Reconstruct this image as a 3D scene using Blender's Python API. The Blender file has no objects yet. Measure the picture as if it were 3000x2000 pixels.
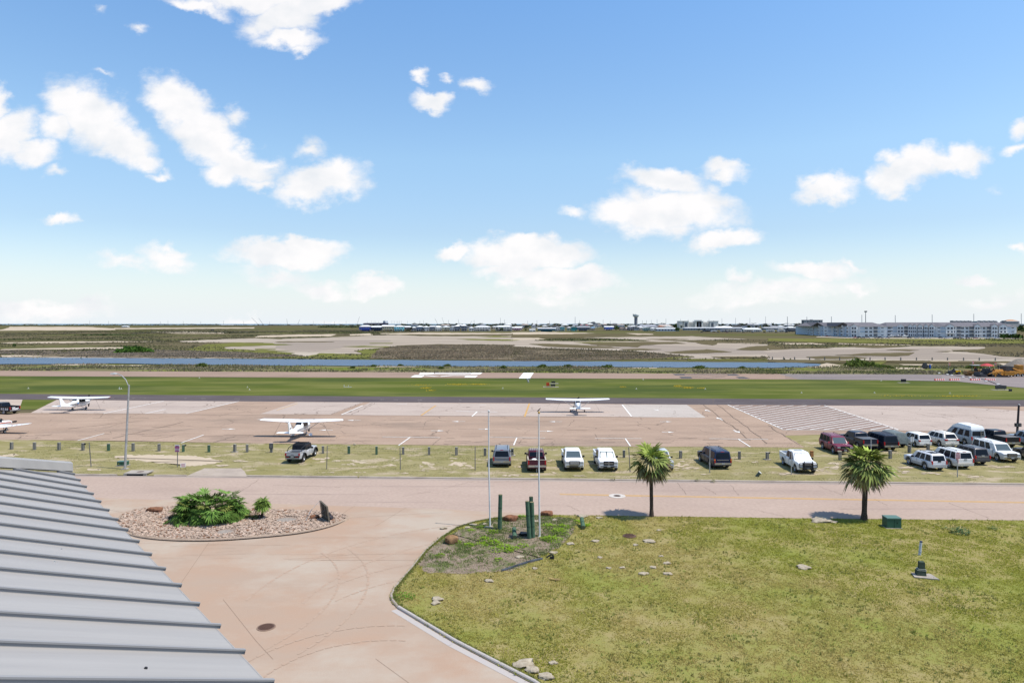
import bpy, bmesh, math, random
import numpy as np
from mathutils import Vector, Matrix
R = math.radians
random.seed(7)
sc = bpy.context.scene
col = sc.collection
F, H, HZ = 2000.0,15.3,948.0          # focal length (photo px), eye height (m), horizon row
# 
cam_d = bpy.data.cameras.new('camera')
cam = bpy.data.objects.new('camera', cam_d)
col.objects.link(cam)
cam.location = (0,0, H)
cam.rotation_euler = (R(90),0,0)
cam_d.sensor_width = 36.0
cam_d.lens = 24.0
cam_d.shift_y = -(1000.0 - HZ) / 3000.0
cam_d.clip_start = 0.1
cam_d.clip_end = 90000
sc.camera = cam
# 
SUN_EL, SUN_AZ = R(64), R(107)           # azimuth clockwise from +Y
SKY_STR = 0.11
sc.view_settings.view_transform = 'Standard'
sc.view_settings.look = 'None'
sc.view_settings.gamma = 1.0
sc.view_settings.use_curve_mapping = False
sc.view_settings.exposure = 0.36
sun_d = bpy.data.lights.new('sun', 'SUN')
sun_d.energy = 4.3
sun_d.angle = R(0.5)
sun_d.color = (1.0,0.935,0.835)
sun = bpy.data.objects.new('sun', sun_d)
col.objects.link(sun)
sdir = Vector((math.sin(SUN_AZ) * math.cos(SUN_EL), math.cos(SUN_AZ) * math.cos(SUN_EL), math.sin(SUN_EL)))
sun.rotation_euler = sdir.to_track_quat('Z', 'Y').to_euler()
sun.location = (60,-20,90)
world = bpy.data.worlds.new('World')
sc.world = world
world.use_nodes = True
wt = world.node_tree
wt.nodes.clear()
def N(nt, typ, **kw):
	n = nt.nodes.new(typ)
	for k, v in kw.items():
		setattr(n, k, v)
	return n
def math_node(nt, op, a, b=None, c=None, clamp=False):
	n = N(nt, 'ShaderNodeMath', operation=op, use_clamp=clamp)
	for i, s in enumerate((a, b, c)):
		if s is None:
			continue
		if isinstance(s, (int, float)):
			n.inputs[i].default_value = s
		else:
			nt.links.new(s, n.inputs[i])
	return n.outputs[0]
CL = [  # overview pixels 2352 wide
	(600,-5,240,46,0,1),(650,45,120,62,8,1),(450,14,110,26,-12,.8),(665,98,110,34,0,.9),(740,12,130,40,20,.95),(700,115,50,22,10,.7),
	(25,305,65,90,-35,1),(75,345,75,42,0,.85),(125,392,36,22,0,.5),(0,235,35,60,0,.9),
	(205,270,150,84,-32,1.1),(290,330,105,62,-30,1),(155,230,85,50,0,.95),(125,285,70,50,0,.8),(330,365,62,30,0,.8),(360,398,40,18,0,.6),
	(410,238,118,72,-28,1.1),(470,305,130,72,-34,1.1),(555,365,130,58,-25,1),(520,390,80,36,0,.85),(540,268,42,36,0,.6),(620,372,52,28,0,.6),
	(735,420,135,62,12,1.1),(690,440,80,45,0,1),(708,338,60,36,0,.65),(600,415,58,22,0,.7),(770,400,80,45,0,.9),
	(988,226,66,33,-8,1),(965,172,38,20,0,.7),(1090,195,44,28,-25,.7),(1036,182,18,14,0,.5),
	(138,502,58,22,0,.75),(318,72,36,20,-20,.5),(225,170,40,12,-10,.4),(0,178,18,18,0,.6),(236,30,25,16,-30,.35),
	(665,580,180,48,0,1.05),(690,562,100,32,0,1),(645,635,130,30,-6,.55),(860,655,85,30,0,.9),(740,660,80,26,0,.6),
	(385,592,85,40,-12,.65),(285,606,90,26,6,.5),(400,575,60,22,0,.6),
	(1035,585,58,28,25,.9),(1200,585,190,52,0,1.1),(1215,565,110,38,0,1),(1300,645,150,40,0,.95),(1170,632,110,34,0,.8),(1250,680,160,28,0,.4),
	(1525,412,128,46,-8,1.1),(1560,405,60,34,0,.9),(1540,490,200,70,-4,1.15),(1610,465,110,58,-10,1),(1430,480,100,42,-10,.85),(1318,482,62,20,-8,.6),(1660,396,86,30,-8,.8),(1660,556,118,28,12,.85),(1720,545,50,14,15,.4),
	(1900,440,84,44,10,1),(1860,425,45,28,0,.6),(2085,390,140,52,16,1),(2050,420,90,40,0,.9),(2215,365,72,48,10,1.05),(2150,380,70,36,0,.9),(2038,370,40,30,0,.7),(1998,410,35,20,0,.6),
	(2348,290,46,38,25,.8),(2335,345,55,22,12,.7),(2345,570,34,20,0,.6),(2280,430,30,14,0,.3),
	(1865,622,130,30,-6,.85),(1700,640,40,24,0,.5),(1960,615,40,16,0,.5),(1800,668,320,40,4,.5),(1970,662,45,16,-10,.6),(2235,638,52,20,-12,.6),(2290,695,130,22,8,.45),(1720,690,200,24,0,.4),
	(120,712,230,34,0,.7),(60,700,150,26,0,.6),(560,728,60,18,0,.6),(760,735,90,10,0,.4),
]
tc = N(wt, 'ShaderNodeTexCoord')
sep = N(wt, 'ShaderNodeSeparateXYZ')
wt.links.new(tc.outputs['Generated'], sep.inputs[0])
ay = math_node(wt, 'MAXIMUM', math_node(wt, 'ABSOLUTE', sep.outputs[1]),0.08)
uu = math_node(wt, 'DIVIDE', sep.outputs[0], ay)
vv = math_node(wt, 'DIVIDE', sep.outputs[2], ay)
comb = N(wt, 'ShaderNodeCombineXYZ')
wt.links.new(uu, comb.inputs[0]); wt.links.new(vv, comb.inputs[1])
def wnoise(scale, detail, rough=0.55, off=(0,0,0), ysc=1.4):
	m = N(wt, 'ShaderNodeMapping')
	m.inputs['Scale'].default_value = (1, ysc, 1)
	m.inputs['Location'].default_value = off
	wt.links.new(comb.outputs[0], m.inputs[0])
	n = N(wt, 'ShaderNodeTexNoise')
	n.inputs['Scale'].default_value = scale
	n.inputs['Detail'].default_value = detail
	n.inputs['Roughness'].default_value = rough
	wt.links.new(m.outputs[0], n.inputs['Vector'])
	return n
def vmath(op, a, b=None, scale=None):
	n = N(wt, 'ShaderNodeVectorMath', operation=op)
	for i, s in enumerate((a, b)):
		if s is None:
			continue
		if isinstance(s, tuple):
			n.inputs[i].default_value = s
		else:
			wt.links.new(s, n.inputs[i])
	if scale is not None:
		n.inputs['Scale'].default_value = scale
	return n.outputs[0]
w1 = wnoise(11,2)
w2 = wnoise(42,4,.6,(3,1,0))
d1 = vmath('SCALE', vmath('SUBTRACT', w1.outputs['Color'],(.5,.5,.5)), scale=.055)
d2 = vmath('SCALE', vmath('SUBTRACT', w2.outputs['Color'],(.5,.5,.5)), scale=.028)
warped = vmath('ADD', vmath('ADD', comb.outputs[0], d1), d2)
acc = None
for (cx, cy, rx, ry, tilt, amp) in CL:
	mp = N(wt, 'ShaderNodeMapping', vector_type='TEXTURE')
	mp.inputs['Location'].default_value = ((cx / .784 - 1500) / F, (HZ - cy / .784) / F, 0)
	mp.inputs['Rotation'].default_value = (0,0, R(tilt))
	mp.inputs['Scale'].default_value = (rx * 1.03 / .784 / F, ry * 1.03 / .784 / F, 1)
	wt.links.new(warped, mp.inputs[0])
	g = N(wt, 'ShaderNodeTexGradient', gradient_type='SPHERICAL')
	wt.links.new(mp.outputs[0], g.inputs[0])
	v = math_node(wt, 'MULTIPLY', g.outputs['Fac'], amp * (1.22 if cy > 530 else 1))
	acc = v if acc is None else math_node(wt, 'MAXIMUM', acc, v)
fb = wnoise(27,12,.66,(1,5,0))
dens = math_node(wt, 'ADD', acc, math_node(wt, 'MULTIPLY', math_node(wt, 'SUBTRACT', fb.outputs['Fac'],.5),.66))
dens = math_node(wt, 'MULTIPLY', dens, math_node(wt, 'GREATER_THAN', acc, .001))
mr = N(wt, 'ShaderNodeMapRange', interpolation_type='SMOOTHSTEP')
mr.inputs['From Min'].default_value = .06
mr.inputs['From Max'].default_value = .62
wt.links.new(dens, mr.inputs['Value'])
alpha = math_node(wt, 'MULTIPLY', mr.outputs[0],.97)
sky = N(wt, 'ShaderNodeTexSky', sky_type='NISHITA')
sky.sun_disc = False
sky.sun_elevation = SUN_EL
sky.sun_rotation = SUN_AZ
sky.air_density = 1.0
sky.dust_density = 0.6
sky.ozone_density = 1.0
sh = wnoise(15,5,.5,(2,2,0))
cr = N(wt, 'ShaderNodeMix', data_type='RGBA')
CW = 1.0 / (SKY_STR * 2 ** 0.36)
cr.inputs['A'].default_value = (CW * .85, CW * .875, CW * .91,1)
cr.inputs['B'].default_value = (CW * 1.02, CW * 1.0, CW * 1.0,1)
mr2 = N(wt, 'ShaderNodeMapRange')
mr2.inputs['From Min'].default_value = .30
mr2.inputs['From Max'].default_value = .55
wt.links.new(sh.outputs['Fac'], mr2.inputs['Value'])
wt.links.new(mr2.outputs[0], cr.inputs['Factor'])
SKYMUL = N(wt, 'ShaderNodeMix', data_type='RGBA', blend_type='MULTIPLY')
SKYMUL.inputs['Factor'].default_value = 1.0
wt.links.new(sky.outputs[0], SKYMUL.inputs['A'])
rmp = N(wt, 'ShaderNodeValToRGB')
wt.links.new(sep.outputs[2], rmp.inputs[0])
els = rmp.color_ramp.elements
els[0].position = .06
els[0].color = (.525,.54,.56,1)
els[1].position = .44
els[1].color = (.515,.68,.78,1)
e_ = els.new(.13); e_.color = (.525,.545,.57,1)
e_ = els.new(.232); e_.color = (.60,.66,.66,1)
dbl = N(wt, 'ShaderNodeMix', data_type='RGBA', blend_type='ADD')
dbl.inputs['Factor'].default_value = 1.0
wt.links.new(rmp.outputs[0], dbl.inputs['A']); wt.links.new(rmp.outputs[0], dbl.inputs['B'])
wt.links.new(dbl.outputs['Result'], SKYMUL.inputs['B'])
hz_n = N(wt, 'ShaderNodeMapRange', interpolation_type='SMOOTHSTEP')
hz_n.inputs['From Min'].default_value = -.03
hz_n.inputs['From Max'].default_value = .13
hz_n.inputs['To Min'].default_value = 1.0
hz_n.inputs['To Max'].default_value = 0.0
wt.links.new(sep.outputs[2], hz_n.inputs['Value'])
hzm = N(wt, 'ShaderNodeMix', data_type='RGBA')
wt.links.new(hz_n.outputs[0], hzm.inputs['Factor'])
wt.links.new(SKYMUL.outputs['Result'], hzm.inputs['A'])
hzm.inputs['B'].default_value = (CW * .86, CW * .925, CW * .985,1)
mixc = N(wt, 'ShaderNodeMix', data_type='RGBA')
wt.links.new(alpha, mixc.inputs['Factor'])
wt.links.new(hzm.outputs['Result'], mixc.inputs['A'])
wt.links.new(cr.outputs['Result'], mixc.inputs['B'])
bg = N(wt, 'ShaderNodeBackground')
bg.inputs['Strength'].default_value = SKY_STR
wt.links.new(mixc.outputs['Result'], bg.inputs['Color'])
wo = N(wt, 'ShaderNodeOutputWorld')
wt.links.new(bg.outputs[0], wo.inputs['Surface'])
# 
def G(px, py, z=0.0):
	Y = F * (H - z) / (py - HZ)
	return Vector(((px - 1500.0) / F * Y, Y, z))
def lin(c):
	return tuple((x / 12.92 if x <= .04045 else ((x + .055) / 1.055) ** 2.4) for x in (v / 255.0 for v in c))
def mat(name, c, rough=.7, metal=0.0, spec=.4, c2=None, scale=5.0, vscale=(1,1,1), detail=4, bump=0.0, bscale=None, lo=.35, hi=.65, coat=0.0, space='Object', c3=None, scale3=1.0, lo3=.5, hi3=.6):
	if rough >= .85:
		spec = 0
	m = bpy.data.materials.new(name)
	m.use_nodes = True
	nt = m.node_tree
	b = nt.nodes['Principled BSDF']
	b.inputs['Roughness'].default_value = rough
	b.inputs['Metallic'].default_value = metal
	b.inputs['Specular IOR Level'].default_value = spec
	b.inputs['Coat Weight'].default_value = coat
	b.inputs['Base Color'].default_value = (*c, 1)
	if c2 is not None or bump:
		if space == 'World':
			tcn = N(nt, 'ShaderNodeNewGeometry').outputs['Position']
		else:
			tcn = N(nt, 'ShaderNodeTexCoord').outputs['Object']
		mp = N(nt, 'ShaderNodeMapping')
		mp.inputs['Scale'].default_value = vscale
		nt.links.new(tcn, mp.inputs[0])
		n = N(nt, 'ShaderNodeTexNoise')
		n.inputs['Scale'].default_value = scale
		n.inputs['Detail'].default_value = detail
		n.inputs['Roughness'].default_value = .6
		nt.links.new(mp.outputs[0], n.inputs['Vector'])
		if c2 is not None:
			mr = N(nt, 'ShaderNodeMapRange')
			mr.inputs['From Min'].default_value = lo
			mr.inputs['From Max'].default_value = hi
			nt.links.new(n.outputs['Fac'], mr.inputs['Value'])
			mx = N(nt, 'ShaderNodeMix', data_type='RGBA')
			mx.inputs['A'].default_value = (*c, 1)
			mx.inputs['B'].default_value = (*c2,1)
			nt.links.new(mr.outputs[0], mx.inputs['Factor'])
			out = mx.outputs['Result']
			if c3 is not None:
				n3 = N(nt, 'ShaderNodeTexNoise')
				n3.inputs['Scale'].default_value = scale3
				n3.inputs['Detail'].default_value = 6
				n3.inputs['Roughness'].default_value = .65
				nt.links.new(mp.outputs[0], n3.inputs['Vector'])
				mr3 = N(nt, 'ShaderNodeMapRange')
				mr3.inputs['From Min'].default_value = lo3
				mr3.inputs['From Max'].default_value = hi3
				nt.links.new(n3.outputs['Fac'], mr3.inputs['Value'])
				mx3 = N(nt, 'ShaderNodeMix', data_type='RGBA')
				nt.links.new(out, mx3.inputs['A'])
				mx3.inputs['B'].default_value = (*c3,1)
				nt.links.new(mr3.outputs[0], mx3.inputs['Factor'])
				out = mx3.outputs['Result']
			nt.links.new(out, b.inputs['Base Color'])
		if bump:
			if bscale:
				nb = N(nt, 'ShaderNodeTexNoise')
				nb.inputs['Scale'].default_value = bscale
				nb.inputs['Detail'].default_value = 4
				nt.links.new(mp.outputs[0], nb.inputs['Vector'])
			else:
				nb = n
			bp = N(nt, 'ShaderNodeBump')
			bp.inputs['Strength'].default_value = bump
			bp.inputs['Distance'].default_value = .1
			nt.links.new(nb.outputs['Fac'], bp.inputs['Height'])
			nt.links.new(bp.outputs[0], b.inputs['Normal'])
	return m
def rotz(p, a):
	c, s = math.cos(a), math.sin(a)
	return (p[0] * c - p[1] * s, p[0] * s + p[1] * c, p[2])
class MB:
	def __init__(self):
		self.v, self.f, self.m = [],[],[]
	def poly(self, pts, mi=0):
		n = len(self.v)
		self.v += [tuple(p) for p in pts]
		self.f.append(tuple(range(n, n + len(pts))))
		self.m.append(mi)
		return self
	def mesh(self, vs, fs, mi=0):
		n = len(self.v)
		self.v += [tuple(p) for p in vs]
		for f in fs:
			self.f.append(tuple(i + n for i in f)); self.m.append(mi)
		return self
	def box(self, c, s, rz=0.0, mi=0, taper=1.0, tilt=None):
		x, y, z = s[0] / 2, s[1] / 2, s[2] / 2
		t = taper
		vs = [(-x, -y, -z),(x, -y, -z),(x, y, -z),(-x, y, -z),(-x * t, -y * t, z),(x * t, -y * t, z),(x * t, y * t, z),(-x * t, y * t, z)]
		if tilt is not None:
			vs = [tuple(tilt @ Vector(p)) for p in vs]
		vs = [rotz(p, rz) for p in vs]
		vs = [(p[0] + c[0], p[1] + c[1], p[2] + c[2]) for p in vs]
		return self.mesh(vs, [(0,3,2,1),(4,5,6,7),(0,1,5,4),(1,2,6,5),(2,3,7,6),(3,0,4,7)], mi)
	def cyl(self, p0, p1, r0, r1=None, n=10, mi=0, caps=True):
		r1 = r0 if r1 is None else r1
		p0, p1 = Vector(p0), Vector(p1)
		d = (p1 - p0).normalized()
		a = d.orthogonal().normalized()
		b = d.cross(a)
		vs, fs = [],[]
		for p, r in ((p0, r0),(p1, r1)):
			for i in range(n):
				t = 2 * math.pi * i / n
				vs.append(p + a * (r * math.cos(t)) + b * (r * math.sin(t)))
		for i in range(n):
			j = (i + 1) % n
			fs.append((i, j, n + j, n + i))
		if caps:
			fs.append(tuple(range(n - 1,-1,-1)))
			fs.append(tuple(range(n, 2 * n)))
		return self.mesh(vs, fs, mi)
	def loft(self, rings, mi=0, caps=True, closed=True):
		n = len(rings[0])
		vs, fs = [],[]
		for r in rings:
			vs += r
		for k in range(len(rings) - 1):
			for i in range(n if closed else n - 1):
				j = (i + 1) % n
				fs.append((k * n + i, k * n + j, (k + 1) * n + j, (k + 1) * n + i))
		if caps:
			fs.append(tuple(range(n - 1,-1,-1)))
			fs.append(tuple(range((len(rings) - 1) * n, len(rings) * n)))
		return self.mesh(vs, fs, mi)
	def tube(self, pts, r, n=6, mi=0):
		for a, b in zip(pts[:-1], pts[1:]):
			self.cyl(a, b, r, r, n, mi)
		return self
	def prism(self, poly, z0, z1, mi=0):
		n = len(poly)
		vs = [(p[0], p[1], z0) for p in poly] + [(p[0], p[1], z1) for p in poly]
		fs = [tuple(range(n - 1,-1,-1)), tuple(range(n, 2 * n))]
		fs += [(i, (i + 1) % n, n + (i + 1) % n, n + i) for i in range(n)]
		return self.mesh(vs, fs, mi)
	def sphere(self, c, r, n=10, m=6, mi=0, sq=(1,1,1)):
		vs, fs = [],[]
		for k in range(m + 1):
			th = math.pi * k / m
			for i in range(n):
				ph = 2 * math.pi * i / n
				vs.append((c[0] + r * sq[0] * math.sin(th) * math.cos(ph), c[1] + r * sq[1] * math.sin(th) * math.sin(ph), c[2] + r * sq[2] * math.cos(th)))
		for k in range(m):
			for i in range(n):
				j = (i + 1) % n
				fs.append((k * n + i, (k + 1) * n + i, (k + 1) * n + j, k * n + j))
		return self.mesh(vs, fs, mi)
	def data(self, name, mats, smooth=None):
		me = bpy.data.meshes.new(name)
		me.from_pydata(self.v, [], self.f)
		if not isinstance(mats, (list, tuple)):
			mats = [mats]
		for m in mats:
			me.materials.append(m)
		if len(mats) > 1:
			me.polygons.foreach_set('material_index', self.m)
		if smooth is not None:
			me.polygons.foreach_set('use_smooth', [True] * len(me.polygons))
			me.update()
			me.set_sharp_from_angle(angle=R(smooth))
		me.update()
		return me
	def build(self, name, mats, parent=None, loc=(0,0,0), rz=0.0, smooth=None):
		return link(name, self.data(name, mats, smooth), parent, loc, rz)
def link(name, data, parent=None, loc=(0,0,0), rz=0.0):
	o = bpy.data.objects.new(name, data)
	col.objects.link(o)
	o.location = loc
	o.rotation_euler = (0,0, rz)
	if parent is not None:
		o.parent = parent
	return o
def thing(name, label, cat, loc=(0,0,0), rz=0.0, group=None):
	o = link(name, None, None, loc, rz)
	return tag(o, label, cat, group)
def tag(o, label, cat, group=None):
	o['label'] = label
	o['category'] = cat
	if group:
		o['group'] = group
	return o
def struct(o, label=None, kind='structure', cat=None):
	o['kind'] = kind
	if label:
		o['label'] = label
	if cat:
		o['category'] = cat
	return o
def copy_tree(o, parent=None):
	c = o.copy()
	col.objects.link(c)
	if parent is not None:
		c.parent = parent
	for ch in list(o.children):
		copy_tree(ch, c)
	return c
def text(name, body, size, m, parent, loc, rot, extrude=.004):
	cu = bpy.data.curves.new(name, 'FONT')
	cu.body = body
	cu.size = size
	cu.extrude = extrude
	cu.align_x = 'CENTER'
	cu.align_y = 'CENTER'
	cu.materials.append(m)
	o = bpy.data.objects.new(name, cu)
	col.objects.link(o)
	me = bpy.data.meshes.new_from_object(o.evaluated_get(bpy.context.evaluated_depsgraph_get()))
	bpy.data.objects.remove(o)
	o = link(name, me)
	o.parent = parent
	o.location = loc
	o.rotation_euler = rot
	return o
def rough_px(pts, jx=6.0, jy=.6, step=18.0, seed=0):
	rnd = random.Random(seed)
	out = []
	n = len(pts)
	for i in range(n):
		a, b = pts[i], pts[(i + 1) % n]
		L = math.hypot(b[0] - a[0],(b[1] - a[1]) * 6)
		k = max(1, int(L / step))
		for t in range(k):
			f = t / k
			out.append((a[0] + (b[0] - a[0]) * f + rnd.uniform(-jx, jx), a[1] + (b[1] - a[1]) * f + rnd.uniform(-jy, jy)))
	return out
def sheet(name, pxs, z, m, parent=None, smooth=None):
	b = MB()
	b.poly([G(p[0], p[1], z) for p in pxs])
	o = b.build(name, m, parent)
	bm = bmesh.new(); bm.from_mesh(o.data)
	bm.normal_update()
	for f in bm.faces:
		if f.normal.z < 0:
			f.normal_flip()
	bmesh.ops.triangulate(bm, faces=bm.faces[:])
	bm.to_mesh(o.data); bm.free()
	return o
def multi_sheet(name, polys, z, m, parent=None):
	bm = bmesh.new()
	for i, pxs in enumerate(polys):
		f = bm.faces.new([bm.verts.new(G(p[0], p[1], z + min(.001,.03 / len(polys)) * i)) for p in pxs])
		f.normal_update()
		if f.normal.z < 0:
			f.normal_flip()
	bmesh.ops.triangulate(bm, faces=bm.faces[:])
	me = bpy.data.meshes.new(name)
	bm.to_mesh(me); bm.free()
	me.materials.append(m)
	return link(name, me, parent)
def in_poly(x, y, poly):
	inside = np.zeros(len(x), bool)
	n = len(poly)
	for i in range(n):
		x0, y0 = poly[i][0], poly[i][1]
		x1, y1 = poly[(i + 1) % n][0], poly[(i + 1) % n][1]
		if y0 == y1:
			continue
		c = ((y0 > y) != (y1 > y)) & (x < (x1 - x0) * (y - y0) / (y1 - y0) + x0)
		inside ^= c
	return inside
def vnoise(x, y, seed=0):
	def h(ix, iy):
		n = (ix * 374761393 + iy * 668265263 + seed * 974711) & 0xffffffff
		n = ((n ^ (n >> 13)) * 1274126177) & 0xffffffff
		return ((n ^ (n >> 16)) & 0xffff) / 65535.0
	ix = np.floor(x).astype(np.int64); iy = np.floor(y).astype(np.int64)
	fx = x - ix; fy = y - iy
	fx = fx * fx * (3 - 2 * fx); fy = fy * fy * (3 - 2 * fy)
	a = h(ix, iy); b = h(ix + 1, iy); c = h(ix, iy + 1); d = h(ix + 1, iy + 1)
	return (a * (1 - fx) + b * fx) * (1 - fy) + (c * (1 - fx) + d * fx) * fy
def tri_cloud(name, V, m, cols=None):
	n = len(V)
	me = bpy.data.meshes.new(name)
	me.vertices.add(3 * n)
	me.vertices.foreach_set('co', V.reshape(-1).astype(np.float32))
	me.loops.add(3 * n)
	me.loops.foreach_set('vertex_index', np.arange(3 * n, dtype=np.int32))
	me.polygons.add(n)
	me.polygons.foreach_set('loop_start', np.arange(0,3 * n, 3, dtype=np.int32))
	me.update(calc_edges=True)
	me.materials.append(m)
	if cols is not None:
		at = me.color_attributes.new('tint', 'FLOAT_COLOR', 'POINT')
		cc = np.ones((3 * n, 4), np.float32)
		cc[:, :3] = np.repeat(cols, 3, axis=0)
		at.data.foreach_set('color', cc.reshape(-1))
	return me
def tint_mat(name, rough=.8, trans=0.0):
	m = bpy.data.materials.new(name)
	m.use_nodes = True
	nt = m.node_tree
	b = nt.nodes['Principled BSDF']
	b.inputs['Roughness'].default_value = rough
	b.inputs['Specular IOR Level'].default_value = 0
	a = N(nt, 'ShaderNodeVertexColor', layer_name='tint')
	nt.links.new(a.outputs['Color'], b.inputs['Base Color'])
	if trans:
		t = N(nt, 'ShaderNodeBsdfTranslucent')
		nt.links.new(a.outputs['Color'], t.inputs['Color'])
		mx = N(nt, 'ShaderNodeMixShader')
		mx.inputs[0].default_value = trans
		nt.links.new(b.outputs[0], mx.inputs[1]); nt.links.new(t.outputs[0], mx.inputs[2])
		nt.links.new(mx.outputs[0], nt.nodes['Material Output'].inputs['Surface'])
	return m
def blades(cx, cy, z0, hgt, wid, rng, lean=.6, per=2):
	n = len(cx)
	out = []
	for k in range(per):
		a = rng.uniform(0,2 * np.pi, n)
		l = rng.uniform(0.1, lean, n)
		b = a + np.pi / 2 + rng.normal(0,.5, n)
		h = hgt * rng.uniform(.6,1.2, n)
		ox = rng.uniform(-1,1, n) * wid * 1.5; oy = rng.uniform(-1,1, n) * wid * 1.5
		V = np.zeros((n, 3,3))
		V[:, 0,0] = cx + ox - np.cos(a) * wid / 2; V[:, 0,1] = cy + oy - np.sin(a) * wid / 2
		V[:, 1,0] = cx + ox + np.cos(a) * wid / 2; V[:, 1,1] = cy + oy + np.sin(a) * wid / 2
		V[:, 0,2] = z0; V[:, 1,2] = z0
		V[:, 2,0] = cx + ox + np.cos(b) * l * h; V[:, 2,1] = cy + oy + np.sin(b) * l * h; V[:, 2,2] = z0 + h
		out.append(V)
	return np.concatenate(out)
SH = {}   # shared materials
def M(name):
	return SH[name]
SH['white'] = mat('white_paint', (.8,.8,.8),.35)
SH['black'] = mat('black_plastic', (.015,.016,.019),.55,0,.2)
SH['rubber'] = mat('rubber', (.025,.025,.026),.8)
SH['chrome'] = mat('bright_metal', (.42,.43,.45),.3,.85)
SH['alloy'] = mat('alloy_metal', (.5,.5,.52),.4,.6)
SH['galv'] = mat('galvanised_steel', (.42,.42,.42),.5,.4, c2=(.30,.30,.30), scale=3)
SH['glass'] = mat('dark_glass', (.008,.012,.02),.08,0,.12)
SH['glass2'] = mat('tinted_glass', (.07,.095,.11),.08,0,.3)
SH['red'] = mat('red_lens', (.36,.012,.015),.25)
SH['amber'] = mat('amber_lens', (.6,.2,.02),.25)
SH['lamp'] = mat('clear_lens', (.30,.31,.31),.15,0,.3)
SH['concrete'] = mat('pale_concrete', (.36,.32,.28),.85, c2=(.27,.24,.21), scale=1.5, detail=8)
SH['rock_red'] = mat('red_rock', (.24,.115,.065),.9, c2=(.12,.06,.04), scale=3, bump=.8, detail=8)
SH['rock_white'] = mat('limestone_rock', (.40,.345,.265),.9, c2=(.27,.225,.165), scale=5, bump=.6, detail=8)
SH['wood_grey'] = mat('weathered_wood', (.13,.125,.115),.9, c2=(.24,.23,.21), scale=4, vscale=(8,8,1), bump=.3)
SH['wood_green'] = mat('treated_green_wood', (.045,.10,.068),.85, c2=(.10,.15,.10), scale=5, vscale=(6,6,.6), bump=.4)
SH['green_paint'] = mat('green_enamel', (.018,.075,.05),.45, c2=(.025,.09,.06), scale=4)
# GROUND
def asphalt(name, c, c2, cstain, crack=None, cell=9.0, seam=0.0):
	m = mat(name, c, .88, c2=c2, scale=.25, vscale=(.45,1,1), detail=9, lo=.3, hi=.7, c3=cstain, scale3=.09, lo3=.52, hi3=.72, spec=.25)
	nt = m.node_tree
	b = nt.nodes['Principled BSDF']
	base = b.inputs['Base Color'].links[0].from_socket
	tcn = N(nt, 'ShaderNodeTexCoord').outputs['Object']
	fine = N(nt, 'ShaderNodeTexNoise')
	fine.inputs['Scale'].default_value = 3.5
	fine.inputs['Detail'].default_value = 6
	nt.links.new(tcn, fine.inputs['Vector'])
	mxf = N(nt, 'ShaderNodeMix', data_type='RGBA', blend_type='OVERLAY')
	mxf.inputs['Factor'].default_value = .2
	nt.links.new(base, mxf.inputs['A'])
	nt.links.new(fine.outputs['Fac'], mxf.inputs['B'])
	base = mxf.outputs['Result']
	if crack:
		wn = N(nt, 'ShaderNodeTexNoise')
		wn.inputs['Scale'].default_value = .35
		wn.inputs['Detail'].default_value = 6
		nt.links.new(tcn, wn.inputs['Vector'])
		add = N(nt, 'ShaderNodeVectorMath', operation='ADD')
		sc_ = N(nt, 'ShaderNodeVectorMath', operation='SCALE')
		sc_.inputs['Scale'].default_value = 1.6
		nt.links.new(wn.outputs['Color'], sc_.inputs[0])
		nt.links.new(tcn, add.inputs[0]); nt.links.new(sc_.outputs[0], add.inputs[1])
		vo = N(nt, 'ShaderNodeTexVoronoi', feature='DISTANCE_TO_EDGE')
		vo.inputs['Scale'].default_value = 1.0 / cell
		nt.links.new(add.outputs[0], vo.inputs['Vector'])
		lt = math_node(nt, 'LESS_THAN', vo.outputs['Distance'], crack)
		gate = N(nt, 'ShaderNodeTexNoise')
		gate.inputs['Scale'].default_value = .11
		nt.links.new(tcn, gate.inputs['Vector'])
		gm = N(nt, 'ShaderNodeMapRange')
		gm.inputs['From Min'].default_value = .45; gm.inputs['From Max'].default_value = .56
		nt.links.new(gate.outputs['Fac'], gm.inputs['Value'])
		fac = math_node(nt, 'MULTIPLY', math_node(nt, 'MULTIPLY', lt, gm.outputs[0]),.75)
		mx = N(nt, 'ShaderNodeMix', data_type='RGBA')
		nt.links.new(base, mx.inputs['A'])
		mx.inputs['B'].default_value = (.13,.10,.08,1)
		nt.links.new(fac, mx.inputs['Factor'])
		base = mx.outputs['Result']
	nt.links.new(base, b.inputs['Base Color'])
	return m
m_scrub = mat('marsh_scrub', (.078,.068,.036),.95, c2=(.135,.11,.072), scale=.012, vscale=(.35,1,1), detail=10, lo=.38, hi=.62, c3=(.085,.09,.032), scale3=.006, lo3=.47, hi3=.6, spec=.1)
b = MB()
b.poly([(-40000,-200,-.05),(40000,-200,-.05),(40000,60000,-.05),(-40000,60000,-.05)])
struct(b.build('ground', m_scrub), 'olive and brown salt marsh scrub reaching to the horizon')
m_sea = mat('sea_water', (.10,.17,.22),.35, spec=.25)
b = MB()
b.poly([(-40000,7600,.6),(40000,7600,.6),(40000,60000,.6),(-40000,60000,.6)])
struct(b.build('sea', m_sea), 'thin blue grey strip of open sea on the horizon')
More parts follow.
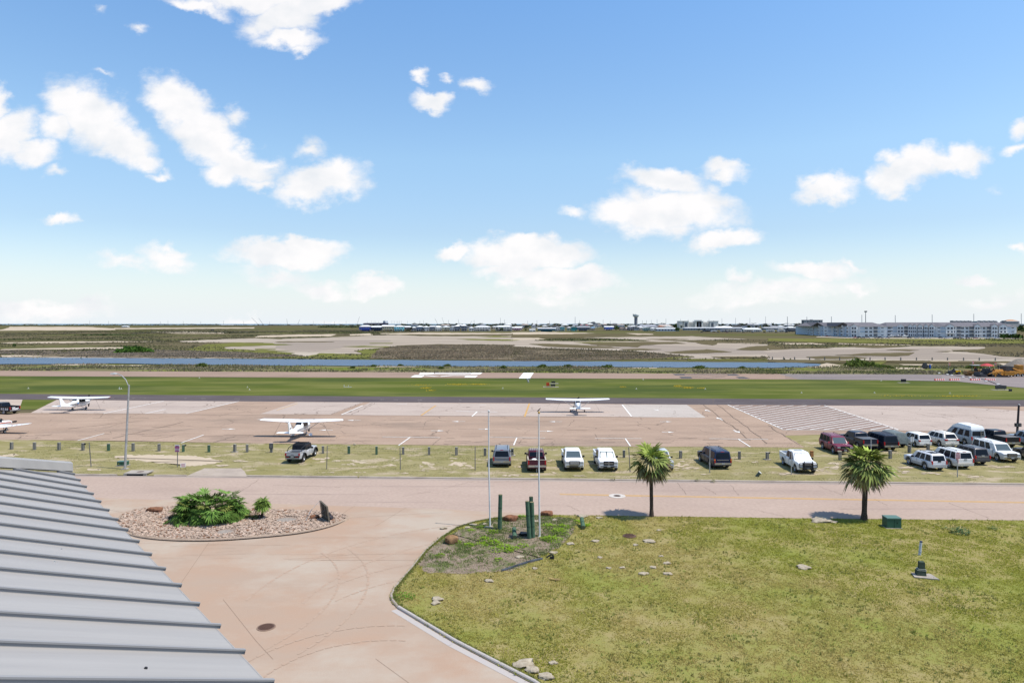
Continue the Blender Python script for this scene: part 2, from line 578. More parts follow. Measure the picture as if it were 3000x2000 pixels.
# mud and sand flats -------------------------------------------------
m_mud = mat('mud_flat', (.32,.265,.21),.9, c2=(.255,.215,.175), scale=.05, vscale=(.25,1,1), detail=8, spec=.2, c3=(.36,.31,.25), scale3=.02, lo3=.5, hi3=.62)
m_mudw = mat('wet_mud_flat', (.27,.225,.185),.9, c2=(.225,.19,.16), scale=.06, vscale=(.25,1,1), detail=8, spec=.3)
m_sand = mat('sand_bank', (.44,.365,.275),.95, c2=(.34,.28,.21), scale=.08, vscale=(.3,1,1), detail=8)
m_islg = mat('marsh_grass', (.10,.11,.03),.95, c2=(.155,.145,.05), scale=.15, vscale=(.3,1,1), detail=8)
m_islb = mat('marsh_reed', (.105,.088,.055),.95, c2=(.165,.13,.095), scale=.3, vscale=(.3,1,1), detail=8)
m_isld = mat('marsh_dark', (.085,.07,.04),.95, c2=(.125,.105,.06), scale=.2, vscale=(.3,1,1), detail=8)
def zp(pts, ox, oy, s):
	return [(ox + p[0] / s, oy + p[1] / s) for p in pts]
def A(pts): return zp(pts, 0,900,3.136)
def Bz(pts): return zp(pts, 750,900,3.136)
def C_(pts): return zp(pts, 1500,900,3.136)
def D_(pts): return zp(pts, 2250,900,3.136)
def rp(lst, jx=5, jy=.45, s0=0):
	return [rough_px(p, jx, jy, 14, s0 + i) for i, p in enumerate(lst)]
flats = rp([
	Bz([(-320,372),(-60,350),(170,305),(750,272),(1300,252),(1500,264),(1900,267),(2352,262),(2650,290),(2352,348),(1700,338),(1300,352),(900,400),(980,425),(590,425),(450,452),(300,420),(60,402),(-200,392)]),
	C_([(0,305),(560,312),(1200,312),(1350,300),(1800,330),(2352,340),(2560,400),(2352,455),(1900,472),(1500,472),(1680,456),(1400,425),(1100,400),(300,375),(0,362)]),
	C_([(640,277),(1640,266),(2150,292),(1750,300),(1300,304),(900,286)]),
	D_([(0,393),(350,376),(620,368),(1300,358),(1700,360),(2000,365),(1985,385),(1690,392),(1700,405),(2050,420),(2100,442),(2352,460),(2352,496),(1000,486),(0,478)]),
	A([(1640,312),(2050,292),(2352,285),(2650,296),(2352,322),(1700,320)]),
	A([(2040,368),(2150,356),(2352,356),(2640,372),(2352,385),(2150,386)]),
	Bz([(-737,314),(0,300),(400,285),(800,275),(760,300),(200,325),(-500,322)]),
])
struct(multi_sheet('mud_flats', flats, .03, m_mud), 'pale bare tidal mud flats in the marsh')
flats2 = rp([
	D_([(0,415),(300,395),(900,385),(1500,378),(1650,392),(1600,420),(2000,440),(2200,470),(1500,480),(900,470),(300,470),(0,462)]),
	C_([(600,345),(1300,345),(2300,385),(2352,430),(1800,440),(1300,405)]),
	Bz([(150,330),(700,300),(1250,300),(1200,330),(800,370),(500,410),(200,380)]),
], s0=50)
struct(multi_sheet('wet_mud', flats2,.05, m_mudw), 'grey wet mud in the middle of the flats')
sand = rp([
	A([(0,208),(100,178),(800,180),(1050,194),(1050,208),(500,212),(0,214)]),
	A([(1050,190),(2352,184),(2352,193),(1050,201)]),
	A([(1380,225),(1700,222),(2060,232),(2060,242),(1600,240)]),
	A([(0,326),(500,314),(950,312),(1560,314),(1000,322),(480,330),(0,332)]),
	A([(0,384),(400,376),(1000,366),(1270,370),(1200,382),(500,386),(0,391)]),
	A([(0,440),(400,436),(480,424),(640,420),(520,438),(760,450),(0,452)]),
	A([(0,456),(1500,458),(2352,464),(2352,467),(1000,465),(0,460)]),
	A([(450,520),(700,516),(1000,518),(900,526),(480,534)]),
	A([(900,530),(1350,530),(1400,540),(900,541)]),
	Bz([(1150,238),(1500,232),(2352,236),(2352,246),(1700,250),(1150,246)]),
	Bz([(0,262),(400,250),(740,246),(700,266),(300,270),(0,276)]),
	Bz([(850,248),(1050,240),(1080,256),(860,260)]),
	Bz([(1100,540),(1560,538),(1560,545),(1100,548)]),
	C_([(0,230),(300,226),(760,238),(500,246),(0,250)]),
	C_([(1050,238),(1280,243),(1310,250),(1150,252)]),
	C_([(0,285),(240,280),(300,292),(60,300),(0,302)]),
	C_([(1100,554),(1330,552),(1330,559),(1100,560)]),
	C_([(1850,330),(2260,328),(2270,334),(1850,336)]),
	D_([(80,330),(400,328),(560,342),(200,340)]),
	D_([(640,330),(900,338),(1310,345),(1300,350),(1000,348),(650,336)]),
	D_([(540,512),(640,526),(770,540),(600,553),(300,548),(420,536)]),
	D_([(1100,548),(1300,556),(1440,560),(1440,570),(1200,566)]),
	D_([(1200,520),(1500,522),(1500,532),(1260,530)]),
	D_([(2100,514),(2352,510),(2352,538),(2200,534)]),
	D_([(1450,486),(1760,488),(1760,497),(1500,497)]),
	D_([(1790,392),(2050,392),(2050,408),(1820,406)]),
	D_([(600,540),(900,530),(960,545),(700,556)]),
], s0=100)
struct(multi_sheet('sand_banks', sand, .07, m_sand), 'thin pale sand banks across the marsh')
isl_g = rp([
	Bz([(800,360),(1000,354),(1240,358),(1200,366),(950,366)]),
	Bz([(1050,328),(1260,326),(1250,334),(1060,334)]),
	Bz([(-150,338),(0,325),(150,328),(180,340),(0,354)]),
	Bz([(0,380),(180,382),(180,390),(0,391)]),
	Bz([(-320,440),(0,410),(250,410),(360,416),(300,424),(450,450),(600,420),(900,428),(980,432),(920,404),(1000,385),(1120,378),(1200,400),(1100,462),(0,464),(-250,456)]),
	Bz([(1840,292),(2000,290),(2352,296),(2352,308),(2000,303)]),
	Bz([(2040,268),(2200,262),(2352,268),(2352,274),(2150,275)]),
	A([(1700,390),(1900,340),(2200,322),(2352,330),(2700,342),(2352,355),(2050,362),(2080,380),(2352,392),(2700,402),(2352,412),(1900,405)]),
	C_([(570,320),(800,316),(1150,322),(900,328),(620,326)]),
	C_([(0,300),(60,300),(40,305),(0,306)]),
	C_([(1450,452),(1680,456),(1560,466),(1300,474),(1000,484),(1200,470)]),
	C_([(1600,474),(2352,476),(2352,484),(1620,486)]),
	D_([(960,487),(1100,484),(1080,512),(1000,540),(900,530)]),
	D_([(0,287),(2352,290),(2352,330),(1500,340),(600,322),(0,310)]),
], s0=200)
struct(multi_sheet('marsh_grass', isl_g, .11, m_islg), 'olive green marsh grass islands', 'stuff')
isl_b = rp([
	Bz([(1130,380),(1300,362),(1600,348),(1900,340),(2352,346),(2352,484),(1500,478),(1050,470),(1100,420)]),
	C_([(0,362),(300,376),(700,392),(1000,402),(1250,418),(1450,436),(1600,452),(1300,470),(900,482),(400,490),(0,492)]),
	A([(0,398),(900,400),(1400,396),(1800,402),(2352,420),(2800,448),(2352,462),(1200,462),(700,455),(0,430)]),
], s0=300)
struct(multi_sheet('marsh_reeds', isl_b, .14, m_islb), 'brown dry reed bank beside the channel', 'stuff')
isl_d = rp([
	C_([(160,336),(330,332),(600,345),(900,362),(1000,372),(700,374),(330,360)]),
	C_([(640,326),(1000,322),(1250,316),(1500,318),(1600,332),(1360,338),(1180,352),(1150,365),(800,352)]),
	C_([(990,385),(1150,378),(1380,385),(1250,394),(1020,394)]),
	C_([(1400,412),(1600,395),(1800,385),(1940,400),(2010,411),(1700,422),(1500,422)]),
	C_([(1240,292),(1500,288),(1640,294),(1400,302)]),
	C_([(1650,312),(2100,300),(2352,310),(2352,330),(1900,326),(1850,350),(1700,330)]),
	C_([(2060,388),(2200,358),(2352,350),(2352,392),(2200,396)]),
	C_([(1820,452),(2100,450),(2352,456),(2352,466),(1900,464)]),
	D_([(340,455),(550,446),(800,450),(920,466),(700,474),(450,474)]),
	D_([(600,436),(800,430),(900,420),(1350,414),(1280,440),(1180,448),(900,445)]),
	D_([(1090,392),(1200,385),(1390,392),(1300,400)]),
	D_([(1690,393),(1900,388),(2050,370),(2352,365),(2352,455),(2150,450),(1950,420)]),
	D_([(1520,405),(1700,400),(1650,408)]),
	D_([(0,480),(1000,490),(2352,500),(2352,512),(1500,508),(1000,500),(300,512),(0,502)]),
	D_([(0,345),(200,350),(600,375),(350,378),(0,390)]),
	D_([(700,350),(1000,352),(1300,360),(1000,374),(820,366)]),
	C_([(0,250),(600,245),(900,262),(600,280),(250,278),(0,276)]),
	Bz([(160,316),(300,313),(720,316),(700,320),(200,320)]),
], s0=400)
struct(multi_sheet('marsh_islands', isl_d, .16, m_isld), 'dark brown marsh islands in the mud flats', 'stuff')
# water channel -------------------------------------------------------
m_water = mat('channel_water', (.085,.125,.18),.4, spec=.08, c2=(.055,.09,.135), scale=.5, vscale=(.15,1,1), detail=6, bump=.6, bscale=1.2)  # blue base colour stands in for sky reflected by the waves
wpx = [(-700,1043),(0,1046.5),(300,1048),(750,1051),(1100,1053.5),(1500,1057.5),(1900,1059),(2250,1061.5),(2330,1062),(2410,1066),(2400,1071),(2350,1075),(2250,1077),(1900,1075.5),(1700,1073),(1500,1073),(1200,1072),(900,1070.5),(600,1068.5),(330,1064),(140,1066),(0,1066),(-700,1062)]
struct(sheet('channel_water', rough_px(wpx, 4,.35,20,5),.2, m_water), 'narrow blue water channel in front of the marsh')
m_bank = mat('channel_bank', (.10,.10,.04),.95, c2=(.165,.14,.085), scale=.12, vscale=(.3,1,1), detail=9, c3=(.12,.14,.03), scale3=.08, lo3=.5, hi3=.58)
bank = rough_px([(-700,1064),(0,1068),(140,1068),(330,1066.5),(600,1070),(900,1071.5),(1200,1072.8),(1500,1074),(1900,1076),(2250,1078),(2420,1074),(3000,1072),(3600,1072),(3600,1100),(3000,1098),(2250,1096),(1500,1092),(750,1089),(0,1086),(-700,1083)],5,.3,20,6)
struct(sheet('channel_bank', bank, .05, m_bank), 'scrubby green bank between channel and runway')
# airfield ------------------------------------------------------------
m_inf = mat('infield_grass', (.075,.094,.022),.95, c2=(.128,.132,.042), scale=.11, vscale=(.28,1,1), detail=12, lo=.40, hi=.60, c3=(.056,.075,.024), scale3=.05, lo3=.47, hi3=.62, spec=.1, bump=.3, bscale=4)
inf = [(-800,1096),(0,1099),(750,1103),(1500,1106),(2250,1109),(2800,1115),(2930,1128),(3000,1135),(3700,1185),(3700,1210),(3000,1176),(0,1200),(-800,1196)]
struct(sheet('infield_grass', inf, .0, m_inf), 'green mown grass between taxiway and runway')
m_rw = asphalt('runway_asphalt', (.245,.175,.138),(.285,.207,.165),(.215,.157,.125))
rw = [(-800,1082),(0,1085.5),(750,1088.5),(1500,1091.5),(2282,1095),(2340,1111),(1500,1107.5),(750,1104.5),(0,1101),(-800,1097)]
struct(sheet('runway', rw, .06, m_rw), 'reddish tan runway strip')
m_rwg = asphalt('runway_new_asphalt', (.20,.17,.165),(.24,.205,.195),(.17,.15,.15))
rwg = [(2282,1095),(3000,1097.5),(3700,1099),(3700,1180),(3000,1136),(2930,1129.5),(2800,1116.5),(2600,1113),(2340,1111)]
o = sheet('runway_resurfaced', rwg, .06, m_rwg)
struct(o, 'grey newly resurfaced end of the runway')
m_stripe = mat('dark_seam', (.12,.105,.10),.9)
b = MB()
for y0, y1 in ((1098.2,1099.2),(1101,1103),(1104.2,1106),(1107.2,1109)):
	b.poly([G(2300, y0 + 1,.07), G(2300, y0 + .3,.07), G(2760, y1,.07), G(2760, y1 + .7,.07)])
b.build('paving_seam', m_stripe, o)
m_tw = asphalt('taxiway_asphalt', (.085,.072,.075),(.11,.095,.098),(.07,.06,.065), crack=.004, cell=14)
tw = [(-800,1148),(0,1153),(750,1158.5),(1500,1163),(2250,1168),(3000,1171),(3700,1174),(3700,1195),(3000,1190),(2250,1186),(1500,1180),(750,1175.5),(0,1169),(-800,1162)]
taxi = struct(sheet('taxiway', tw, .03, m_tw), 'dark grey asphalt taxiway')
m_ap = asphalt('apron_asphalt', (.28,.202,.153),(.345,.253,.193),(.215,.162,.128), crack=.008, cell=7)
ap = [(-900,1280),(0,1287),(380,1291),(750,1298),(1500,1305.5),(2250,1309),(2357,1310.5),(2330,1292),(2296,1275),(2400,1272.5),(3000,1268),(3700,1262),(3700,1194),(3000,1189.5),(2250,1185.5),(1500,1179.5),(750,1175),(166,1170.5),(89,1209),(35,1210),(-900,1203)]
apron = struct(sheet('apron', ap, .02, m_ap), 'cracked pinkish asphalt aircraft parking apron')
m_conc = asphalt('apron_concrete', (.35,.285,.245),(.39,.32,.275),(.30,.245,.215), crack=.008, cell=6)
m_conc2 = asphalt('apron_pale_concrete', (.37,.325,.29),(.41,.36,.32),(.33,.285,.25), crack=.008, cell=5)
m_br = asphalt('apron_brown', (.21,.155,.13),(.25,.185,.155),(.18,.135,.12), crack=.010, cell=6)
multi_sheet('concrete_panel', [
	[(166,1171),(700,1175.5),(540,1211.5),(90,1209)],
	[(871,1177),(1065,1178),(970,1213.5),(762,1212)],
	[(1085,1178),(1290,1180),(1232,1217),(1000,1215)],
	[(1290,1180),(1822,1184),(1851,1220.5),(1232,1217)],
	[(2420,1188),(2800,1190),(3700,1250),(3700,1258),(3000,1265),(2640,1261)],
],.035, m_conc, apron)
sheet('concrete_panel', [(1822,1184),(2012,1185),(2068,1222.5),(1853,1221)],.035, m_conc2, apron)
sheet('asphalt_patch', [(2134,1186),(2415,1188),(2632,1258),(2296,1258)],.035, m_br, apron)
m_sq = asphalt('pad_concrete', (.36,.29,.235),(.40,.33,.27),(.33,.27,.22))
struct(sheet('concrete_pad', [(-800,1163),(0,1169.5),(66,1170),(60,1188),(0,1195),(-800,1190)],.035, m_sq), 'pale concrete pad at the far left of the apron')
m_paint = mat('road_paint', (.72,.70,.66),.7, c2=(.5,.46,.42), scale=2, detail=8, lo=.45, hi=.75)
m_paintw = mat('worn_paint', (.5,.45,.40),.8, c2=(.32,.26,.22), scale=1.5, detail=8)
m_yel = mat('yellow_paint', (.55,.30,.07),.8, c2=(.35,.22,.09), scale=1.5, detail=8)
def line(bm_, p, q, w=.15, z=.05):
	a, c = G(*p, z), G(*q, z)
	d = (c - a).normalized()
	n = Vector((-d.y, d.x, 0)) * w / 2
	bm_.poly([a - n, c - n, c + n, a + n])
def arrow(bm_, cx, cy, dpx, dpy, z=.05):
	a, h = G(cx - dpx, cy - dpy, z), G(cx + dpx, cy + dpy, z)
	d = (h - a)
	n = Vector((-d.y, d.x, 0)).normalized()
	m1 = a + d * .45
	bm_.poly([a - n * .09, m1 - n * .09, m1 + n * .09, a + n * .09])
	bm_.poly([m1 + d * .06 - n * .42, h, m1 + d * .06 + n * .42])
b = MB()
for p, q in (((303,1211),(480,1174)),((425,1211),(485,1198)),((545,1211),(700,1175)),((1000,1214),(1063,1187)),((1383,1219),(1398,1205)),((1823,1185),(1850,1219)),
			((2132,1185),(2292,1256)),((2415,1187),(2632,1258)),((1168,1304),(1203,1279)),((1505,1303),(1514,1282)),((1847,1306),(1832,1284)),((2198,1308),(2162,1285)),
			((228,1290),(305,1269)),((530,1297),(597,1273)),((1120,1279),(1290,1281)),((1436,1280),(1597,1282)),((1743,1283),(1880,1284)),((2078,1284),(2250,1286)),
			((1162,1183),(1192,1183)),((1404,1185),(1425,1185)),((1336,1204),(1457,1206)),((2290,1258),(2632,1258.5))):
	line(b, p, q, .2 if q[1] < 1259 else .16)
def hatch(x0, y0):
	for i in range(1,400):
		x1 = x0 + i; y1 = y0 - i * .166
		if y1 < 1187.5 or x1 > 2415 + (y1 - 1188) * 3.1:
			break
	if i > 8:
		line(b, (x0, y0),(x1, y1),.2)
for k in range(15):
	hatch(2134 + 162 * k / 15,1186 + 72 * k / 15)
for x0 in (2303,2334,2373,2414,2457,2494,2551,2593):
	hatch(x0,1257.5)
for cx, cy, dx, dy in ((772,1228,-20,0),(1036,1230.5,-20,0),(1343,1234,-20,0),(1627,1234.5,-20,0),(1282,1261,20,.2),(1602,1262.5,20,.2),(1951,1234.5,18,0),(1957,1265,18,0),(1922,1200,8,1.5),(2073,1202.5,-8,-3),(2108,1226,-9,-4),(2158,1263,10,4),(1420,1256,18,0),(670,1256,20,0),(955,1259,-20,0)):
	arrow(b, cx, cy, dx, dy)
b.build('painted_line', m_paint, apron)
b = MB()
line(b, (811,1201),(872,1181),.2); line(b, (1234,1216),(1277,1187),.3); line(b, (1537,1220),(1551,1181),.3)
b.build('yellow_line', m_yel, apron)
b = MB()
rnd = random.Random(3)
for y in (1222,1247,1268.5,1273.5,1283,1294):
	x = rnd.uniform(0,200)
	while x < 2250:
		L = rnd.uniform(20,90)
		yy = y + x * .007
		if yy < 1300:
			line(b, (x, yy),(x + L, yy + rnd.uniform(-.6,.6)),.10,.045)
		x += L + rnd.uniform(20,260)
for p, q in (((60,1211.5),(1231,1217)),((1232,1218),(1851,1221)),((200,1255),(420,1231)),((330,1283),(540,1235)),((625,1295),(690,1277)),((1300,1300),(1430,1292)),((2250,1245),(2340,1302)),((2100,1185),(2250,1298)),((2060,1184),(2200,1290)),((2500,1190),(3000,1232)),((2640,1262),(3000,1268)),
			((970,1213),(1060,1179)),((1030,1214),(1100,1180)),((1000,1214),(1095,1180)),((2560,1220),(2800,1240))):
	k = 12
	last = p
	for i in range(1, k + 1):
		t = i / k
		c = (p[0] + (q[0] - p[0]) * t + rnd.uniform(-4,4), p[1] + (q[1] - p[1]) * t + rnd.uniform(-.35,.35))
		line(b, last, c, rnd.uniform(.07,.16),.042)
		last = c
m_crack = mat('crack_filler', (.15,.118,.098),.95)
b.build('crack', m_crack, apron)
def pz(pts, z=.075): return [G(p[0], p[1], z) for p in pts]
b = MB()
rwp = bpy.data.objects['runway']
for pts in ([(1500,600),(2083,601),(2050,618),(1495,614)],):
	pass
b.poly(pz(Bz([(1510,600),(1650,600),(1612,615),(1495,615)])))
b.poly(pz(Bz([(1640,599.5),(1985,599.5),(1978,604),(1632,604)])))
b.poly(pz(Bz([(1620,610.5),(1972,610.5),(1968,615),(1612,615)])))
b.poly(pz(Bz([(1975,599.5),(2083,600),(2055,616),(1965,615)])))
b.poly(pz(Bz([(1458,622),(1560,622),(1520,642),(1418,640)])))
b.poly(pz(Bz([(1560,622),(1640,630),(1700,632),(1640,635),(1545,626)])))
b.poly(pz(Bz([(1690,632),(1790,623),(1930,623),(1930,627),(1800,627),(1700,636)])))
b.poly(pz(Bz([(1935,624),(2040,626),(2015,644),(1912,642)])))
b.poly(pz(C_([(105,600),(200,600),(165,652),(62,652)])))
b.build('painted_marking', m_paint, rwp)
b = MB()
for pts in ([(1475,611),(1580,611),(1592,624),(1500,623)],[(1580,611),(1975,613),(1975,615.5),(1585,613.5)],[(1590,622),(1985,624),(1985,626.5),(1592,624.5)],[(1975,613),(2060,614),(2095,626),(1985,625)],
			[(1535,636),(1635,637),(1660,652),(1555,651)],[(1635,637),(1700,637),(1800,645),(1900,638),(1960,638),(1960,640),(1900,640.5),(1800,648),(1700,640),(1638,640)],[(2055,638),(2130,638),(2188,653),(2085,652)]):
	b.poly(pz(C_(pts)))
b.build('blacked_out_marking', mat('black_road_paint', (.035,.035,.04),.8, c2=(.06,.055,.055), scale=1), rwp)
rnd = random.Random(9)
b = MB()
for k in range(26):
	x = rnd.uniform(0,2900); y = 1160 + x * .0065 + rnd.choice((3,9.5,10,14))
	line(b, (x, y),(x + rnd.uniform(3,16), y + .1),.15,.045)
b.build('painted_dash', m_paintw, taxi)
# roadside strip, street, driveway, lawn --------------------------------
m_strip = mat('roadside_grass', (.20,.178,.075),.95, c2=(.255,.22,.115), scale=.5, vscale=(.5,1,1), detail=12, c3=(.34,.275,.19), scale3=.45, lo3=.53, hi3=.62)
strip = [(-900,1280),(0,1287),(750,1298),(1500,1305),(2250,1308),(2300,1270),(3000,1266),(3900,1262),(3900,1432),(3000,1418),(2140,1408),(1500,1401),(690,1394),(0,1388),(-900,1380)]
struct(sheet('roadside_grass', strip, .0, m_strip), 'dry roadside grass with bare sandy patches')
m_bare = mat('bare_sand', (.43,.35,.26),.95, c2=(.40,.325,.24), scale=1.2, detail=8, bump=.5)
bare = [rough_px(p, 11,2.2,7,700 + i) for i, p in enumerate([
	[(325,1340),(370,1333),(450,1331),(560,1334),(640,1346),(650,1354),(600,1360),(560,1365),(500,1357),(430,1352),(380,1344)],
	[(0,1332),(50,1330),(40,1337),(0,1337)],[(265,1372),(290,1371),(285,1376),(262,1376)]])]
rnd = random.Random(21)
for (cx, cy, rx, ry) in ((1050,1352,28,5),(1020,1360,20,3),(1150,1345,22,4),(1140,1363,25,4),(1255,1360,30,8),(1240,1372,18,2),(1340,1358,30,8),(1330,1342,16,2),(1380,1370,14,3),(960,1383,20,2),(985,1348,16,3),(940,1345,22,6),(1050,1383,14,3),(1185,1385,16,3),(1240,1378,12,2),(1524,1366,14,3.5),(1512,1390,22,4),(1568,1391,18,3),(1624,1384,12,3),(1610,1349,14,4),(1485,1393,14,3),(1990,1362,30,7),(2010,1372,30,4),(2215,1352,14,3),(2440,1368,34,5),(2450,1357,24,4),(2410,1377,26,4),(2500,1362,20,3),(2300,1387,30,3),(2660,1367,40,4),(2640,1380,30,4),(2730,1385,30,3),(2950,1366,40,3),(2850,1395,30,3),(1700,1393,26,2),(2060,1388,18,2),(1440,1352,14,4),(1425,1345,10,2),(880,1355,14,3),(700,1350,30,3),(660,1362,26,3)):
	for q in range(5 + int(rx / 4)):
		ex, ey = rnd.gauss(0,.5) * rx, rnd.gauss(0,.5) * ry
		f_ = rnd.uniform(.12,.45)
		pts = []
		for k in range(9):
			a = 2 * math.pi * k / 9
			r = rnd.uniform(.5,1.2)
			pts.append((cx + ex + rx * f_ * r * math.cos(a), cy + ey + max(.7, ry * f_) * r * math.sin(a)))
		bare.append(pts)
struct(multi_sheet('bare_ground', bare, .012, m_bare), 'bare sandy patches worn into the roadside grass')
m_road = asphalt('street_asphalt', (.33,.25,.205),(.365,.28,.23),(.295,.225,.187))
road = [(-900,1382),(0,1390),(690,1396),(1500,1404),(2140,1411),(3000,1420),(3900,1436),(3900,1575),(3000,1523.5),(2400,1518),(1900,1511),(1600,1507),(1200,1500),(700,1490),(250,1475),(-900,1440)]
street = struct(sheet('street', road, .010, m_road), 'broad sunlit asphalt street')
b = MB()
for off in (0,2.2):
	pr = [(1640,1445.5),(1800,1449),(2400,1459.5),(3000,1470),(3900,1487)]
	for p, q in zip(pr[:-1], pr[1:]):
		line(b, (p[0], p[1] + off),(q[0], q[1] + off),.13,.018)
b.build('yellow_line', mat('faded_yellow', (.55,.32,.10),.85, c2=(.42,.28,.14), scale=1, detail=8, lo=.4, hi=.75), street)
m_drive = mat('driveway_concrete', (.345,.237,.17),.88, c2=(.33,.247,.188), scale=.28, vscale=(.7,1,1), detail=9, lo=.36, hi=.62, c3=(.365,.30,.24), scale3=.13, lo3=.46, hi3=.62, bump=.12, bscale=18, spec=.25)
drive = [(-900,1440),(0,1450),(250,1457),(300,1458.5),(560,1466),(940,1479),(1100,1484),(1300,1491),(1560,1504),(1600,1507),(1500,1530),(1300,1680),(1700,2150),(-900,2150)]
driveway = struct(sheet('driveway', drive, .02, m_drive), 'warm tan concrete driveway curving round a gravel bed')
b = MB()
for pl in ([(612,1588),(525,1715)],[(654,1755),(750,1876),(800,1930)],[(1100,1928),(1199,2000),(1300,2075)],[(1040,1480),(990,1512)],[(885,1574),(1190,1574)],[(940,1640),(1240,1640)],[(1010,1517),(1300,1500)],
		[(360,1500),(250,1480)],[(1190,1486),(1100,1540)],[(700,1469),(670,1482)]):
	for p, q in zip(pl[:-1], pl[1:]):
		line(b, p, q, .022,.026)
b.build('control_joint', mat('joint_line', (.21,.15,.11),.95), driveway)  # plain dark colour of the joints
b = MB()
for k in range(18):
	x = rnd.uniform(250,1150); y = rnd.uniform(1590,1640)
	line(b, (x, y),(x + rnd.uniform(60,260), y + rnd.uniform(-8,2)), rnd.uniform(.02,.05),.0245 + .0001 * k)
for ia, (cx, cy, r0, a0, a1) in enumerate(((2.5,36,14,100,175),(1,37,15.7,105,178),(-2,33,9,60,150),(-1.5,34,10.6,62,150),(-22,38,12,-30,40),(-22,38,13.7,-28,38),(-6,28,5,80,200),(-6,28,6.6,85,190))):
	for k in range(24):
		t0_, t1_ = R(a0 + (a1 - a0) * k / 24), R(a0 + (a1 - a0) * (k + .8) / 24)
		w_ = .09 * rnd.uniform(.4,1)
		b.poly([(cx + (r0 + s_ * w_) * math.cos(t), cy + (r0 + s_ * w_) * math.sin(t),.027 + .0008 * ia) for t, s_ in ((t0_, -1),(t0_, 1),(t1_, 1),(t1_, -1))][::-1])
b.build('tyre_mark', mat('tyre_mark', (.335,.24,.178),.95, c2=(.355,.262,.2), scale=3), driveway)
apronc = sheet('driveway_apron', rough_px([(545,1394),(600,1371),(705,1371),(716,1379),(725,1395.5)],1,.4,30,3),.03, mat('apron_pale', (.36,.30,.25),.88, c2=(.30,.25,.21), scale=.6, detail=8))
struct(apronc, 'short pale concrete driveway apron across the street')
def strip_kerb(name, pxs, w, h, m, z0=0.0, side=1, label=None, parent=None, lip=None):
	pts = [G(p[0], p[1],0) for p in pxs]
	rings = []
	for i, p in enumerate(pts):
		a = pts[max(0, i - 1)]; c = pts[min(len(pts) - 1, i + 1)]
		d = (c - a); d.z = 0; d.normalize()
		n = Vector((-d.y, d.x, 0)) * side
		q = p + n * w
		r = min(.04, w * .25)
		rings.append([(p.x, p.y, z0 - .05),(p.x + n.x * .03, p.y + n.y * .03, z0 + h - r),(p.x + n.x * (r + .03), p.y + n.y * (r + .03), z0 + h),(q.x, q.y, z0 + h),(q.x, q.y, z0 - .05)])
	if side < 0:
		rings = [r[::-1] for r in rings]
	bb = MB()
	bb.loft(rings)
	o = bb.build(name, m, parent)
	bm = bmesh.new(); bm.from_mesh(o.data)
	bmesh.ops.recalc_face_normals(bm, faces=bm.faces[:])
	bm.to_mesh(o.data); bm.free()
	if label:
		struct(o, label)
	return o
m_kerb = mat('kerb_concrete', (.37,.315,.265),.88, c2=(.26,.215,.18), scale=1.2, vscale=(.6,1,1), detail=8, lo=.42, hi=.7)
m_kerbw = mat('kerb_new', (.38,.345,.32),.85, c2=(.36,.33,.33), scale=1.3, detail=8, lo=.5, hi=.8)
farpx = lambda x0, x1, n: [(x0 + (x1 - x0) * i / n, 1390 + (x0 + (x1 - x0) * i / n) * .0100 - (1.5 if False else 0)) for i in range(n + 1)]
fk = [(-900,1381),(0,1390),(340,1393)]
strip_kerb('kerb', fk, .22,.14, m_kerb, label='kerb along the far side of the street, left of the drain')
strip_kerb('kerb', [(450,1394.5),(545,1395)],.22,.14, m_kerb, label='short kerb between storm drain and driveway apron')
strip_kerb('kerb', [(722,1396),(1046,1399.2)],.22,.14, m_kerb, label='kerb right of the far driveway apron')
strip_kerb('kerb', [(1052,1399.5),(1500,1404),(2140,1411),(3000,1420),(3900,1436)],.22,.14, m_kerb, label='long kerb behind the parked cars')
gut = MB()
gp = [(-900,1381.5),(0,1390.3),(690,1396.2),(1500,1404.5),(2140,1411.5),(3000,1420.5),(3900,1436.5)]
for p, q in zip(gp[:-1], gp[1:]):
	a0, a1 = G(*p, .016), G(*q, .016)
	gut.poly([a0 + Vector((0,-.45,0)), a1 + Vector((0,-.45,0)), a1, a0])
gut.build('gutter', mat('gutter_concrete', (.33,.275,.235),.9, c2=(.25,.205,.18), scale=1, vscale=(.2,1,1), detail=8), street)
b = MB()
for p, q in (((1985,1413),(2010,1448)),((2060,1425),(2100,1447)),((2140,1420),(2165,1450)),((2400,1424),(2470,1450)),((2780,1472),(2900,1518)),((2560,1460),(2600,1480)),((1400,1412),(1560,1410)),((1300,1430),(1390,1408)),((800,1420),(1000,1426)),((1180,1452),(1260,1440)),((700,1440),(760,1404)),((2200,1490),(2300,1512)),((1660,1480),(1700,1496))):
	last = p
	for i in range(1,11):
		c = (p[0] + (q[0] - p[0]) * i / 10 + rnd.uniform(-3,3), p[1] + (q[1] - p[1]) * i / 10 + rnd.uniform(-.8,.8))
		line(b, last, c, rnd.uniform(.02,.05),.0155)
		last = c
b.build('crack', mat('street_crack', (.16,.12,.095),.95), street)
b = MB()
for (px, py, w_, h_) in ((640,1437,120,1.2),(900,1447,200,1.6),(1250,1424,240,1.4),(1500,1480,160,1.2),(2200,1436,300,1.6),(2700,1490,260,2),(1150,1470,140,1.2)):
	b.poly([G(px + w_ * math.cos(2 * math.pi * k / 18) * rnd.uniform(.8,1.1), py + h_ * math.sin(2 * math.pi * k / 18) * rnd.uniform(.7,1.2),.0135) for k in range(18)])
b.build('tyre_wear', mat('tyre_wear', (.285,.218,.182),.95, c2=(.33,.252,.21), scale=.6, detail=9), street)
